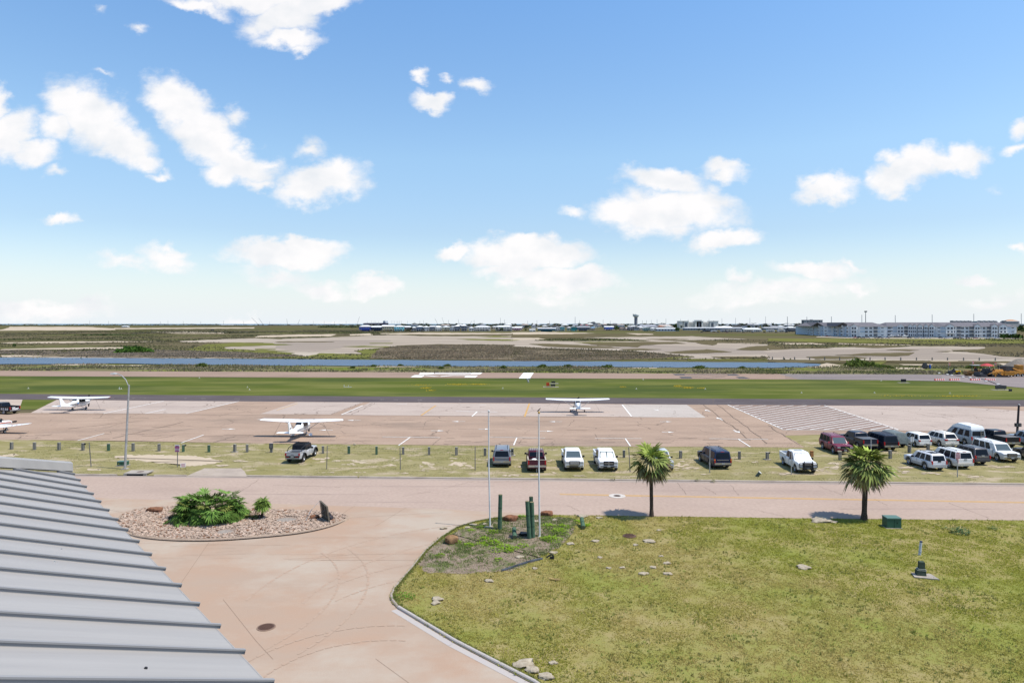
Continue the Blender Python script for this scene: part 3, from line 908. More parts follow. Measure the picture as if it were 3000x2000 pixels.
lawn_px = [(1600,1507),(1900,1511.5),(2400,1518.5),(3000,1524),(3900,1576),(3900,2300),(1760,2150),(1562,2000),(1330,1880),(1212,1808),(1168,1782),(1148,1765),(1141,1747),(1152,1722),(1203,1662),(1243,1612),(1290,1572),(1333,1545),(1385,1528),(1445,1517),(1530,1510)]
m_lawn = mat('lawn_soil', (.22,.19,.062),.95, c2=(.265,.215,.10), scale=.9, detail=12, c3=(.185,.195,.048), scale3=.14, lo3=.45, hi3=.62, spec=.1)
lawn_z = .06
lw = sheet('lawn', lawn_px, lawn_z, m_lawn)
struct(lw, 'broad sunny lawn of short patchy grass')
kerb_px = [(1530,1512),(1445,1518),(1385,1529),(1333,1546),(1290,1573),(1243,1613),(1203,1663),(1152,1723),(1141,1747),(1145,1762),(1160,1781)]
strip_kerb('kerb', kerb_px, .16,.13, m_kerb, .0,1, 'weathered kerb round the lawn corner')
kerb2 = [(1162,1783),(1330,1884),(1562,2004),(1762,2156)]
kw = strip_kerb('kerb', kerb2,.17,.15, m_kerbw, .0,1, 'newer pale grey kerb along the lawn at the bottom')
gg = MB()
for p, q in zip(kerb2[:-1], kerb2[1:]):
	a0, a1 = G(*p, .028), G(*q, .028)
	d = (a1 - a0).normalized(); n = Vector((-d.y, d.x, 0)) * -.34
	gg.poly([a0 + n, a1 + n, a1, a0])
gg.build('gutter', m_kerbw, kw)
bed_px = rough_px([(1440,1524),(1520,1513),(1600,1512),(1690,1520),(1680,1560),(1640,1600),(1560,1645),(1500,1672),(1350,1680),(1250,1678),(1222,1650),(1262,1605),(1310,1572),(1350,1548)],5,3,14,40)
m_bed = mat('mulch_bed', (.19,.145,.105),.95, c2=(.27,.215,.165), scale=2.2, detail=9, c3=(.11,.13,.045), scale3=.8, lo3=.48, hi3=.6, bump=.7, bscale=14)
struct(sheet('flower_bed', bed_px, lawn_z + .012, m_bed), 'weedy mulch bed round the flagpoles')
# grass blades ---------------------------------------------------------
rng = np.random.default_rng(5)
m_tint = tint_mat('grass_blades', .8,.45)
def poly_xy(px, z=0):
	return [tuple(G(p[0], p[1], z))[:2] for p in px]
def scatter(poly, n, box, power=1.0):
	x = rng.uniform(box[0], box[1], n); y = box[2] + (box[3] - box[2]) * rng.uniform(0,1, n) ** power
	k = in_poly(x, y, poly)
	return x[k], y[k]
lp = poly_xy(lawn_px, lawn_z)
bp_ = poly_xy(bed_px, lawn_z)
x, y = scatter(lp, 420000,(-12,46,22,56),1.25)
k = ~in_poly(x, y, bp_)
x, y = x[k], y[k]
dn = .55 * vnoise(x * .9, y * .9,1) + .45 * vnoise(x * 2.7, y * 2.7,2)
k = rng.uniform(0,1, len(x)) < np.clip((dn - .16) * 2.4,0.25,1)
x, y, dn = x[k], y[k], dn[k]
big = vnoise(x * .11 + 4, y * .16,3) * .6 + vnoise(x * .5, y * .5,8) * .4
grn = np.clip((big - .30) * 2.4 + .10 + .25 * np.clip((x - 12) / 30,0,1) + .12 * rng.normal(0,1, len(x)),0,1)[:, None]
dry = np.array([.45,.365,.135]); gre = np.array([.31,.315,.055])
cols = dry * (1 - grn) + gre * grn
cols *= rng.uniform(.7,1.25, len(x))[:, None]
V = blades(x, y, lawn_z, .03 + .05 * dn, .035 + .012 * (y / 40), rng, 1.6,2)
tx, ty = scatter(lp, 16000,(-12,46,22,56),1.2)
kt = (vnoise(tx * .6, ty * .6,21) > .55) | (rng.uniform(0,1, len(tx)) < .12)
kt &= ~in_poly(tx, ty, bp_)
ex, ey = [],[]
for q0, q1 in zip(kerb_px[:-1] + kerb2[:-1], kerb_px[1:] + kerb2[1:]):
	a, c = G(*q0), G(*q1)
	for _ in range(int((c - a).length * 34)):
		t = rng.uniform()
		w_ = a + (c - a) * t
		nv_ = Vector((-(c - a).y, (c - a).x, 0)).normalized()
		w_ = w_ + nv_ * (.17 + abs(rng.normal(0,.09)))
		ex.append(w_.x); ey.append(w_.y)
tx = np.concatenate([tx[kt], ex]); ty = np.concatenate([ty[kt], ey])
V2 = blades(tx, ty, lawn_z, .12,.05, rng, 1.0,5)
tg = rng.uniform(0,1, len(tx))[:, None]
tc_ = (np.array([.34,.30,.12]) * (1 - tg) + np.array([.20,.26,.05]) * tg) * rng.uniform(.6,1.2, len(tx))[:, None]
V = np.concatenate([V, V2]); cols = np.concatenate([cols, cols] + [tc_] * 5)
struct(link('grass', tri_cloud('grass', V, m_tint, cols)), 'short patchy green and straw lawn grass', 'stuff')
sp_ = poly_xy(strip)
x, y = scatter(sp_, 260000,(-60,62,63,90))
dn = .5 * vnoise(x * .45, y * .8,11) + .5 * vnoise(x * 1.7, y * 2.2,12)
k = rng.uniform(0,1, len(x)) < np.clip((dn - .40) * 4,0.0,1)
for bpx in bare[:3]:
	k &= ~in_poly(x, y, poly_xy(bpx))
x, y, dn = x[k], y[k], dn[k]
g_ = np.clip(vnoise(x * .12, y * .3,14) * .9 + .25 * rng.normal(0,1, len(x)) - .15 + .25 * np.clip((y - 74) / 6,0,1),0,1)[:, None]
cols = np.array([.40,.345,.18]) * (1 - g_) + np.array([.30,.31,.11]) * g_
cols *= rng.uniform(.65,1.25, len(x))[:, None]
V = blades(x, y, .0,.025 + .04 * dn, .06, rng, 2.2,1)
struct(link('dry_grass', tri_cloud('dry_grass', V, m_tint, cols)), 'sparse dry grass tufts on the roadside verge', 'stuff')
def scrub(name, label, px, n, hgt, wid, c0, c1, box, seed, lo=.35, per=1, nsx=.05, nsy=.08):
	poly = poly_xy(px)
	x, y = scatter(poly, n, box)
	d = .6 * vnoise(x * nsx, y * nsy, seed) + .4 * vnoise(x * nsx * 4, y * nsy * 4, seed + 1)
	k = rng.uniform(0,1, len(x)) < np.clip((d - lo) * 4,0,1)
	x, y, d = x[k], y[k], d[k]
	t = np.clip(vnoise(x * nsx * 1.7, y * nsy * 1.7, seed + 5) * 1.3 - .15 + .2 * rng.normal(0,1, len(x)),0,1)[:, None]
	cols = (np.array(c0) * (1 - t) + np.array(c1) * t) * rng.uniform(.6,1.35, len(x))[:, None]
	V = blades(x, y, .05, hgt * (.4 + 1.1 * d), wid, rng, .8, per)
	return struct(link(name, tri_cloud(name, V, m_tint, np.concatenate([cols] * per))), label, 'stuff')
scrub('bank_scrub', 'tall scrub and reeds on the runway bank', bank, 90000,.55,.55,(.15,.165,.06),(.25,.205,.14),(-240,260,206,270),31,.36)
scrub('reed_scrub', 'brown dry reeds behind the channel', isl_b[0] + isl_b[1][::-1],1,.8,1,(.1,.1,.1),(.1,.1,.1),(0,1,0,1),1)
bpy.data.objects.remove(bpy.data.objects['reed_scrub'])
for i, (q, c0, c1) in enumerate(((isl_b[0],(.195,.155,.10),(.285,.22,.155)),(isl_b[1],(.18,.15,.085),(.27,.21,.15)),(isl_b[2],(.21,.17,.125),(.28,.23,.18)))):
	ws = poly_xy(q)
	xs = [p[0] for p in ws]; ys = [p[1] for p in ws]
	scrub('dry_reeds', ['brown dry reeds on the central bank', 'brown dry reeds on the right part of the bank', 'brown dry reeds left of the mud flat'][i], q, 26000,.45,.9, c0, c1,(min(xs), max(xs), min(ys), max(ys)),50 + i * 7,.25)
far_px = [(-300,954),(3300,954),(3300,1055),(-300,1042)]
mm = [poly_xy(q) for q in flats + sand]
x = rng.uniform(-900,900,160000); y = np.exp(rng.uniform(math.log(290), math.log(1900),160000))
k = np.abs(x) < y * .9
x, y = x[k], y[k]
k = ~np.any([in_poly(x, y, q) for q in mm], axis=0)
x, y = x[k], y[k]
d = .6 * vnoise(x * .02, y * .012,71) + .4 * vnoise(x * .1, y * .06,72)
k = (d > .48) & ((y < 690) | ((y < 1700) & (x < -.13 * y)))
x, y, d = x[k], y[k], d[k]
t = np.clip(vnoise(x * .012, y * .006,77) * 1.4 - .2 + .2 * rng.normal(0,1, len(x)),0,1)[:, None]
cols = (np.array([.11,.12,.05]) * (1 - t) + np.array([.19,.155,.105]) * t) * rng.uniform(.6,1.3, len(x))[:, None]
V = blades(x, y, .0,.3 + .5 * (d - .45) * 3,.6 + y * .0022, rng, .5,1)
struct(link('marsh_bushes', tri_cloud('marsh_bushes', V, m_tint, cols)), 'low bushes scattered over the marsh', 'stuff')
def bush(name, label, px, py, w, h, c, n=60, group=None, seed=0, cat='bush'):
	p = G(px, py)
	r = np.random.default_rng(seed + int(px))
	th = r.uniform(0,2 * np.pi, n * 12); u = r.uniform(0,1, n * 12) ** .5
	lob = 1 + .35 * np.sin(th * 3 + seed) + .2 * np.sin(th * 7 + seed * 2)
	zz = r.uniform(0,1, n * 12)
	rr = np.sqrt(np.clip(1 - zz ** 2,0.02,1)) * u ** .4 * lob * .5
	x = p.x + np.cos(th) * rr * w; y = p.y + np.sin(th) * rr * w
	z = zz * h * (.75 + .25 * lob)
	s = .10 * (w + h) / 2 + .03
	V = np.stack([np.stack([x, y, z],1)] * 3,1) + r.normal(0,1,(len(x),3,3)) * s
	V[:, :, 2] = np.clip(V[:, :, 2],-.02, None)
	cl = np.array(c) * r.uniform(.5,1.4, len(x))[:, None]
	me = tri_cloud(name, V - np.array([p.x, p.y, 0]), m_tint, cl)
	return tag(link(name, me, None, p), label, cat, group)
BG = 'bushes along the channel bank'
bush('shrub', 'wide bright green shrub patch on the far bank at left', 390,1032,15,1.7,(.075,.15,.03),110, 'bushes in the marsh', 1)
for i, (px, py, w, h, lab) in enumerate(((593,1073,4.6,1.7, 'round green bush on the bank left of the jeep'),(1034,1078,2.0,1.1, 'small dark bush on the bank left of the white runway figures'),(1475,1079,3.0,1.5, 'dark bush on the bank above the taller flagpole pair'),
										(1293,1080,2.0,1.2, 'dark low bush on the bank near the white runway bars'),(1094,1073,2.4,1.0, 'small bush on the waterline left of centre'),(1172,1072,2.4,1.1, 'olive bush on the waterline, centre left'),(1310,1072,3,1.1, 'flat green bush on the waterline at centre'),
										(1590,1075,4,1.3, 'wide bush on the waterline behind the threshold bar'),(1665,1075,4,1.3, 'spiky bush on the waterline right of the threshold bar'),(1780,1076,5,1.2, 'broad low bush on the waterline, centre right'),(2050,1078,4.6,1.1, 'bush on the waterline under the water tower'),
										(2175,1078,3,.9, 'small bush on the waterline right of the tower'),(2520,1074,10,2.2, 'large tangled bush clump where the channel ends'),(2590,1078,6,1.4, 'spreading bush right of the channel end'),(2850,1078,5,1.5, 'bush behind the paving machines'))):
	bush('bush', lab, px, py + 1, w * (.8 if w < 8 else 1), h * (.6 if w < 8 else .8),(.10,.135,.035),40, BG, i + 3)
# FAR TOWN
WALLM = {}
def flat(c, rough=.8, spec=.2, metal=0):
	k = ('f',) + tuple(round(v, 3) for v in c) + (rough, metal)
	if k not in WALLM:
		WALLM[k] = mat('painted_surface', tuple(c), rough, metal, spec, c2=tuple(v * .86 for v in c), scale=.6, detail=5)
	return WALLM[k]
SH['win'] = mat('window_glass', (.075,.09,.115),.15,0,.3)
SH['trim'] = mat('white_trim', (.62,.62,.61),.6)
ROOF = {'white': (.70,.70,.68), 'grey': (.30,.30,.32), 'pale': (.52,.52,.52), 'red': (.34,.10,.10), 'blue': (.25,.42,.60), 'tan': (.36,.29,.24), 'orange': (.45,.17,.08), 'dark': (.13,.13,.14)}
def house(px, w, base, hpx, wall, roof, rtype, label, group='houses along the far edge of the marsh', depth=None, floors=2, stilts=False):
	Y = F * H / (base - HZ)
	s = Y / F
	p = Vector(((px - 1500) / F * Y, Y, 0))
	W = w * s; Ht = hpx * s
	D = depth or min(W, 16) * .9
	rh = Ht * (.23 if rtype != 'flat' else .06)
	wh = Ht - rh
	root = thing('house', label, 'house', p, 0, group)
	wm = flat(wall)
	b = MB()
	z0 = 0
	if stilts:
		z0 = wh * .34
		for i in range(5):
			for dy in (1, D - 1):
				b.box((-W / 2 + .6 + i * (W - 1.2) / 4, dy, z0 / 2),(.45,.45, z0))
		b.box((0, D * .6, z0 / 2 - .02),(W * .6, D * .5, z0))
	b.box((0, D / 2,(z0 + wh) / 2),(W * .94, D, wh - z0))
	b.build('wall', wm, root)
	b = MB()
	o = W * .5 + .1
	e = wh - .1
	if rtype == 'hip':
		rx = max(0.02, o - D * .5 - .3) if o > D * .5 else .02
		b.mesh([(-o, -.4, e),(o, -.4, e),(o, D + .4, e),(-o, D + .4, e),(-rx, D / 2, Ht),(rx, D / 2, Ht)],[(0,1,5,4),(1,2,5),(2,3,4,5),(3,0,4),(0,3,2,1)])
	elif rtype == 'gable':      # ridge runs away from the viewer, gable end faces the marsh
		b.mesh([(-o, -.8, e),(o, -.8, e),(0,-.8, Ht),(-o, D + .8, e),(o, D + .8, e),(0, D + .8, Ht)],[(0,2,5,3),(1,4,5,2),(0,1,2),(3,5,4),(0,3,4,1)])
	elif rtype == 'ridge':
		b.mesh([(-o, -.8, e),(o, -.8, e),(o, D + .8, e),(-o, D + .8, e),(-o, D / 2, Ht),(o, D / 2, Ht)],[(0,1,5,4),(2,3,4,5),(0,4,3),(1,2,5),(0,3,2,1)])
	else:
		b.box((0, D / 2, Ht - rh / 2),(W, D + .6, rh))
	b.build('roof', flat(ROOF[roof],.5), root)
	hz = (wh - z0)
	nf = max(1, floors if not stilts else 1)
	nw = max(2, min(6, int(W / 4.5)))
	rr = random.Random(int(px * 7 + base * 3))
	for f in range(nf):
		for i in range(nw):
			if rr.random() < .15 and nw > 2:
				continue
			ww = W * .94 / nw * rr.uniform(.35,.6)
			MB().box((-W * .47 + (i + .5) * W * .94 / nw, -.04, z0 + hz * (f + .52) / nf),(ww, .12, hz / nf * .48)).build('window', SH['win'], root)
	if W > 9 and rr.random() < .7:
		b = MB()
		b.box((0,-1.1, z0 + hz * (.5 if nf > 1 else .06)),(W * .86,2.0,.35))
		for i in range(4):
			b.box((-W * .4 + i * W * .8 / 3,-2.0,(z0 + hz * (.5 if nf > 1 else .06)) / 2),(.3,.3, z0 + hz * (.5 if nf > 1 else .06)))
		b.build('balcony', SH['trim'], root)
	if not stilts:
		MB().box((W * .3,-.06, hz / nf * .3),(1.4,.16, hz / nf * .6)).build('door', flat((.16,.12,.10)), root)
	return root
HS = [  # px, w, base, h, wall, roof, type, label, floors, stilts
	(1069,36,969,17,(.06,.10,.42), 'white', 'hip', 'bright blue house with white hip roof at the left end of the row', 2, True),
	(1103,32,969,15,(.04,.06,.11), 'white', 'ridge', 'navy house with long white roof just right of the bright blue house', 2, True),
	(1136,36,969,17.5,(.42,.38,.24), 'white', 'ridge', 'cream house with broad white roof left of the turquoise house', 2, True),
	(1168,28,969,16.5,(.16,.48,.56), 'white', 'hip', 'turquoise house with white roof and outside stair', 2, False),
	(1194,19,969,15,(.16,.14,.12), 'white', 'hip', 'small dark brown house right of the turquoise house', 2, True),
	(1212,15,969,13,(.22,.22,.23), 'white', 'hip', 'small grey house between the brown house and the tall navy house', 2, False),
	(1229,20,969,16,(.05,.09,.16), 'white', 'hip', 'tall navy house with three dark storeys', 3, False),
	(1248,18,969,15,(.50,.50,.50), 'white', 'hip', 'white house right of the tall navy house', 2, False),
	(1266,15,969,16,(.07,.10,.15), 'pale', 'ridge', 'slate house with pale mono roof between two white houses', 2, False),
	(1284,20,969,14,(.48,.48,.46), 'white', 'hip', 'low white house right of the slate mono roof house', 2, False),
	(1306,22,969,15,(.46,.43,.33), 'white', 'hip', 'cream house with yellow side wall left of centre', 2, True),
	(1325,16,969,14,(.45,.47,.50), 'white', 'gable', 'pale house with small front gable and dark windows', 2, False),
	(1339,17,969,18,(.055,.075,.12), 'white', 'hip', 'dark blue tower house with two deep balconies', 3, False),
	(1359,18,969,20,(.075,.09,.12), 'white', 'hip', 'tallest slate tower house with pyramid roof', 3, False),
	(1381,16,969,12,(.52,.51,.49), 'white', 'hip', 'small white house right of the tallest tower house', 2, False),
	(1413,50,969,15,(.48,.47,.44), 'white', 'hip', 'long cream villa with wide white roof', 2, False),
	(1476,52,969,16,(.40,.40,.38), 'white', 'hip', 'large house under the widest white roof, palms in front', 2, False),
	(1514,30,968,11,(.42,.22,.25), 'white', 'ridge', 'low pink house with white roof', 1, True),
	(1560,18,970.5,7,(.50,.50,.48), 'white', 'ridge', 'very low white shed left of the teal long house', 1, False),
	(1602,54,971,12,(.055,.15,.20), 'pale', 'ridge', 'long dark teal house with balcony along the front', 2, True),
	(1634,14,969,13,(.46,.46,.46), 'white', 'gable', 'small white gabled house left of the bright teal gable', 2, False),
	(1647,15,969,15,(.03,.30,.33), 'white', 'gable', 'bright teal gabled house, the left one of two', 2, False),
	(1668,14,968.5,12,(.32,.38,.28), 'pale', 'hip', 'pale green house between the two teal gabled houses', 2, False),
	(1682,16,969,16,(.03,.28,.27), 'white', 'gable', 'bright teal gabled house, the right one of two', 2, False),
	(1709,40,969,14,(.15,.17,.20), 'grey', 'ridge', 'wide slate house under a grey roof with parked cars below', 2, True),
	(1737,15,967,10,(.28,.20,.13), 'blue', 'hip', 'open timber pavilion with light blue roof', 1, True),
	(1785,28,966.5,12,(.03,.09,.42), 'white', 'ridge', 'royal blue house with white roof standing alone', 1, True),
	(1822,14,966.5,11,(.50,.34,.27), 'pale', 'flat', 'peach coloured house with flat top', 2, False),
	(1835,14,967,9,(.52,.36,.29), 'pale', 'hip', 'lower peach house beside the flat topped peach one', 2, False),
	(1849,18,967.5,12,(.06,.07,.10), 'grey', 'hip', 'dark slate house below the water tower', 2, False),
	(1863,20,967.5,12,(.30,.31,.32), 'grey', 'gable', 'grey gabled house right of the dark slate house', 2, False),
	(1880,18,967,10,(.42,.36,.30), 'pale', 'hip', 'beige house left of the seafoam gable', 2, False),
	(1895,20,969.5,13,(.33,.42,.40), 'white', 'gable', 'seafoam house with white gable and dark porch', 2, True),
	(1914,18,969.5,11,(.48,.50,.50), 'white', 'hip', 'white house with dark carport right of the seafoam gable', 2, True),
	(1937,18,963,9,(.50,.48,.44), 'orange', 'hip', 'house with the orange red roof', 1, False),
	(1960,22,963,9,(.55,.54,.52), 'white', 'hip', 'white roofed house right of the orange roof', 1, False),
]
for (px, w, ba, h, wc, rf, rt, lab, fl, st) in HS:
	house(px, w, ba + .5, h, wc, rf, rt, lab, floors=fl, stilts=st)
rnd = random.Random(44)
used = set()
ORD = ['nearest', 'second', 'third', 'fourth', 'fifth']
cnt = {}
walls = [('white', (.5,.5,.49)),('cream', (.46,.42,.34)),('grey', (.30,.31,.32)),('pale blue', (.35,.42,.48)),('tan', (.38,.31,.24)),('slate', (.14,.16,.19))]
REFS = [(1103, 'the navy house'),(1168, 'the turquoise house'),(1229, 'the tall navy house'),(1284, 'the low white house'),(1359, 'the tallest tower house'),(1413, 'the long cream villa'),(1476, 'the widest white roof'),(1514, 'the low pink house'),(1602, 'the long teal house'),
		(1709, 'the wide slate house'),(1785, 'the royal blue house'),(1860, 'the water tower'),(1914, 'the carport house'),(1955, 'the low warehouse'),(2047, 'the cream hotel'),(2140, 'the trailer park'),(2230, 'the trailer park pavilion'),(2320, 'the trailer park edge')]
for i in range(74):
	px = 1110 + i * 16.6 + rnd.uniform(-6,6)
	if 1980 < px < 2110 or px > 2330:
		continue
	ba = rnd.choice((958.6,960,962,964)) if px > 1350 else rnd.choice((961.5,963.5,964.5))
	w = rnd.uniform(14,30); h = rnd.uniform(8,12.5)
	wn, wc = rnd.choice(walls)
	rf = rnd.choice(('white', 'grey', 'white', 'pale', 'tan', 'dark', 'grey'))
	rt = rnd.choice(('hip', 'ridge', 'hip', 'gable'))
	if any(abs(px - u[0]) < (w + u[1]) * .42 and abs(ba - u[2]) < 1.3 for u in used):
		continue
	used.add((px, w, ba))
	ref = min(REFS, key=lambda r: abs(r[0] - px))
	side = 'left of' if px < ref[0] - 6 else 'right of' if px > ref[0] + 6 else 'straight behind'
	rn = {'hip': 'hip', 'ridge': 'pitched', 'gable': 'gabled'}[rt]
	lab = f'distant {wn} house with {rf} {rn} roof, {side} {ref[1]}'
	if lab in cnt:
		cnt[lab] += 1
		lab = f'{"larger" if w > 22 else "smaller"} far {wn} house, {rf} {rn} roof, {side} {ref[1]}'
	cnt[lab] = 1
	house(px, w, ba, h, wc, rf, rt, lab, group='houses further back in the town', floors=1)
def block(name, label, cat, px0, px1, base, hpx, wall, roof, depth=30, rows=1, cols=10, roof_over=.4, win=True, rh=.08):
	Y = F * H / (base - HZ); s = Y / F
	x0 = (px0 - 1500) * s; x1 = (px1 - 1500) * s
	W = x1 - x0; Ht = hpx * s
	root = thing(name, label, cat, ((x0 + x1) / 2, Y, 0))
	MB().box((0, depth / 2, Ht * (1 - rh) / 2),(W, depth, Ht * (1 - rh))).build('wall', flat(wall), root)
	e = Ht * (1 - rh)
	MB().mesh([(-W / 2 - roof_over, -roof_over, e),(W / 2 + roof_over, -roof_over, e),(W / 2 + roof_over, depth + roof_over, e),(-W / 2 - roof_over, depth + roof_over, e),(-W / 2 + depth * .2, depth / 2, Ht + .4),(W / 2 - depth * .2, depth / 2, Ht + .4)],
			[(0,1,5,4),(1,2,5),(2,3,4,5),(3,0,4),(0,3,2,1)]).build('roof', flat(ROOF[roof],.5), root)
	if win:
		for r in range(rows):
			for c in range(cols):
				MB().box((-W / 2 + (c + .5) * W / cols, -.05, e * (r + .55) / rows),(W / cols * .5,.14, e / rows * .45)).build('window', SH['win'], root)
	return root
block('warehouse', 'long low pale blue warehouse with flat white roof', 'warehouse', 1919,1990,970,9,(.34,.40,.48), 'white', 22,1,8, rh=.2)
block('storage_building', 'very long low storage building with white roof behind the trailers', 'warehouse', 2006,2182,967.5,8.5,(.20,.24,.26), 'pale', 20,1,22, rh=.22)
block('storage_building', 'second long low building with white roof, right of the trailer pavilion', 'warehouse', 2238,2352,966.5,8,(.20,.23,.25), 'pale', 20,1,16, rh=.22)
block('pavilion', 'pavilion with broad white roof and teal gable in the trailer park', 'pavilion', 2182,2232,970,9,(.10,.22,.25), 'white', 24,1,6, rh=.35, win=False)
block('red_roof_hall', 'long hall under a rose red roof behind the teal gables', 'hall', 1684,1725,960,9,(.40,.34,.32), 'red', 30,1,6, rh=.25)
block('hangar', 'large grey roofed hall right below the water tower', 'hall', 1872,1930,962.5,11,(.30,.31,.32), 'grey', 40,1,6, rh=.5)
block('hangar', 'large tan roofed hall right of the grey roofed hall', 'hall', 1928,1974,962.5,11,(.36,.32,.28), 'tan', 40,1,6, rh=.55)
block('row_house', 'long white roofed row far right of the hotel', 'row house', 2310,2360,962,6,(.45,.45,.44), 'white', 20,1,8, rh=.3)
block('ranch_building', 'cream building with white roof beside the hotel wing', 'building', 2096,2150,964,8,(.46,.44,.40), 'white', 26,1,6, rh=.5)
# hotel -----------------------------------------------------------------
Y = F * H / (963.5 - HZ); s = Y / F
hx = lambda p: (p - 2047) * s
hot = thing('hotel', 'cream four storey hotel with raised towers at middle and ends', 'hotel', ((2047 - 1500) * s, Y, 0))
crm = flat((.66,.61,.54)); crm2 = flat((.72,.69,.64))
z = lambda p: (963.5 - p) * s
b = MB()
b.box((0,14, z(943) / 2),(hx(2104) - hx(1990),24, z(943)))
b.build('wall', crm, hot)
for (a, c, t) in ((1990.5,2000,941),(2003,2017,941),(2036,2060,941.5),(2041,2055,938.5),(2080,2090,941),(2090,2104,941)):
	MB().box(((hx(a) + hx(c)) / 2,12, z(t) / 2),(hx(c) - hx(a),26, z(t))).build('tower', crm2, hot)
	MB().box(((hx(a) + hx(c)) / 2,12, z(t) + .6),(hx(c) - hx(a) + 2.4,28,1.2)).build('cornice', SH['trim'], hot)
for (a, c) in ((2006,2014),(2083.5,2090.5),(2045.5,2051)):
	MB().box(((hx(a) + hx(c)) / 2,-1.2, z(953.5)),(hx(c) - hx(a),.6, z(945) * .9)).build('glazing', SH['win'], hot)
for r in range(4):
	for c in (1994,1998,2019,2023,2027,2031,2062,2066,2070,2075,2095,2100):
		MB().box((hx(c),1.8 if 2017 < c < 2080 else -1.1, z(961) + r * 4.0 * s * .95 + 2),(1.3 * s, .5,1.6 * s)).build('window', SH['win'], hot)
# water tower -------------------------------------------------------------
Y = F * H / (955 - HZ); s = Y / F
wt_ = thing('water_tower', 'pale water tower with flared bowl on a fluted dark column', 'water tower', ((1863 - 1500) * s, Y, 0))
zz = lambda p: (955 - p) * s
MB().cyl((0,0,0),(0,0, zz(930)),4.7 * s, 4.7 * s, 20).build('column', flat((.20,.21,.24)), wt_, smooth=40)
b = MB()
prof = [(4.7,930),(5.2,929),(9,926),(9.2,924.8),(8.2,924.4),(3,922),(.3,921.5)]
rings = [[(r * s * math.cos(2 * math.pi * i / 20), r * s * math.sin(2 * math.pi * i / 20), zz(y)) for i in range(20)] for r, y in prof]
b.loft(rings); b.build('bowl', flat((.50,.54,.55),.5), wt_, smooth=40)
b = MB()
for k in range(8):
	a0 = math.pi * (1.0 + k * .11); a1 = a0 + .3
	b.poly([(9.2 * s * math.cos(a0),9.2 * s * math.sin(a0), zz(925)),(9.2 * s * math.cos(a1),9.2 * s * math.sin(a1), zz(925)),(9.2 * s * math.cos(a1),9.2 * s * math.sin(a1), zz(919.5 + k * .5)),(9.2 * s * math.cos(a0),9.2 * s * math.sin(a0), zz(919.3 + k * .5))])
b.build('screen', flat((.30,.38,.40)), wt_)
MB().cyl((0,0, zz(922)),(0,0, zz(917.5)),.4 * s, .2 * s, 6).box((0,0, zz(917.8)),(3 * s, .3,.3)).build('antenna', SH['galv'], wt_)
Y = F * H / (957 - HZ); s = Y / F
sl = thing('slab_building', 'dark slab building with vertical white fins behind the apartments', 'building', ((2382 - 1500) * s, Y, 0))
MB().box((0,12,9.5 * s),(56 * s, 24,19 * s)).build('wall', flat((.14,.15,.17)), sl)
for i, wv in enumerate((2,5,8,14,17,20,24,27,31,36,40,44,50,53)):
	MB().box(((wv - 28) * s, -.4,9.7 * s),(.9 * s, .6,18 * s)).build('fin', SH['trim'], sl)
MB().box((0,11,19.6 * s),(57 * s, 26,1.2 * s)).build('roof', flat((.3,.3,.32)), sl)
MB().box((-2 * s, 12,21 * s),(8 * s, 4,1.4 * s)).build('roof_plant', flat((.4,.4,.4)), sl)
Y = F * H / (956 - HZ); s = Y / F
sb = thing('plant_hall', 'dark barrel roofed hall with a row of stacks', 'plant', ((1740 - 1500) * s, Y, 0))
MB().box((4 * s, 15,5 * s),(26 * s, 30,10 * s)).build('wall', flat((.13,.14,.16)), sb)
b = MB()
rings = []
for yy in (0,30):
	rings.append([(-1 * s + 6 * s * math.cos(math.pi * k / 8), yy, 10 * s + 3.8 * s * math.sin(math.pi * k / 8)) for k in range(9)])
b.loft(rings); b.build('roof', flat((.18,.19,.21)), sb)
for k in range(4):
	MB().cyl((-17 * s + k * 3 * s, 5,0),(-17 * s + k * 3 * s, 5,12.5 * s),.7 * s, n=8).build('stack', flat((.16,.17,.19)), sb)
Y = F * H / (958 - HZ); s = Y / F
cd = thing('condominium', 'pale condominium block with stepped roofs behind the apartments', 'building', ((2858 - 1500) * s, Y, 0))
MB().box((0,12,8.5 * s),(130 * s, 24,17 * s)).build('wall', flat((.36,.38,.40)), cd)
b = MB()
for x0 in (-62,-50,-38,-28,-16,18,32,46,58):
	b.box((x0 * s, 10,18 * s),(9 * s, 26,2.4 * s), taper=.75)
b.build('roof', flat((.20,.21,.23)), cd)
MB().box((-2 * s, -.5,10.5 * s),(11 * s, 1,14 * s)).build('glazing', flat((.05,.14,.19)), cd)
for x0 in range(-60,62,5):
	for z_ in (14.5,11.5):
		if abs(x0 + 2) > 7:
			MB().box((x0 * s, -.1, z_ * s),(2 * s, .4,1.4 * s)).build('window', SH['win'], cd)
oh = thing('resort_building', 'pale resort building with orange tiled roof at the right edge', 'building', ((2965 - 1500) * s, Y, 0))
MB().box((0,14,8.5 * s),(44 * s, 28,17 * s)).build('wall', flat((.42,.40,.40)), oh)
MB().mesh([(-16 * s, -1,18 * s),(20 * s, -1,18 * s),(20 * s, 29,18 * s),(-16 * s, 29,18 * s),(-5 * s, 14,22 * s),(8 * s, 14,22 * s)],[(0,1,5,4),(1,2,5),(2,3,4,5),(3,0,4),(0,3,2,1)]).build('roof', flat((.42,.22,.12)), oh)
MB().box((-20 * s, 8,9.5 * s),(6 * s, 18,19 * s)).build('stair_tower', flat((.22,.23,.25)), oh)
MB().box((0,-.3,13 * s),(36 * s, .6,1.6 * s)).build('window', SH['win'], oh)
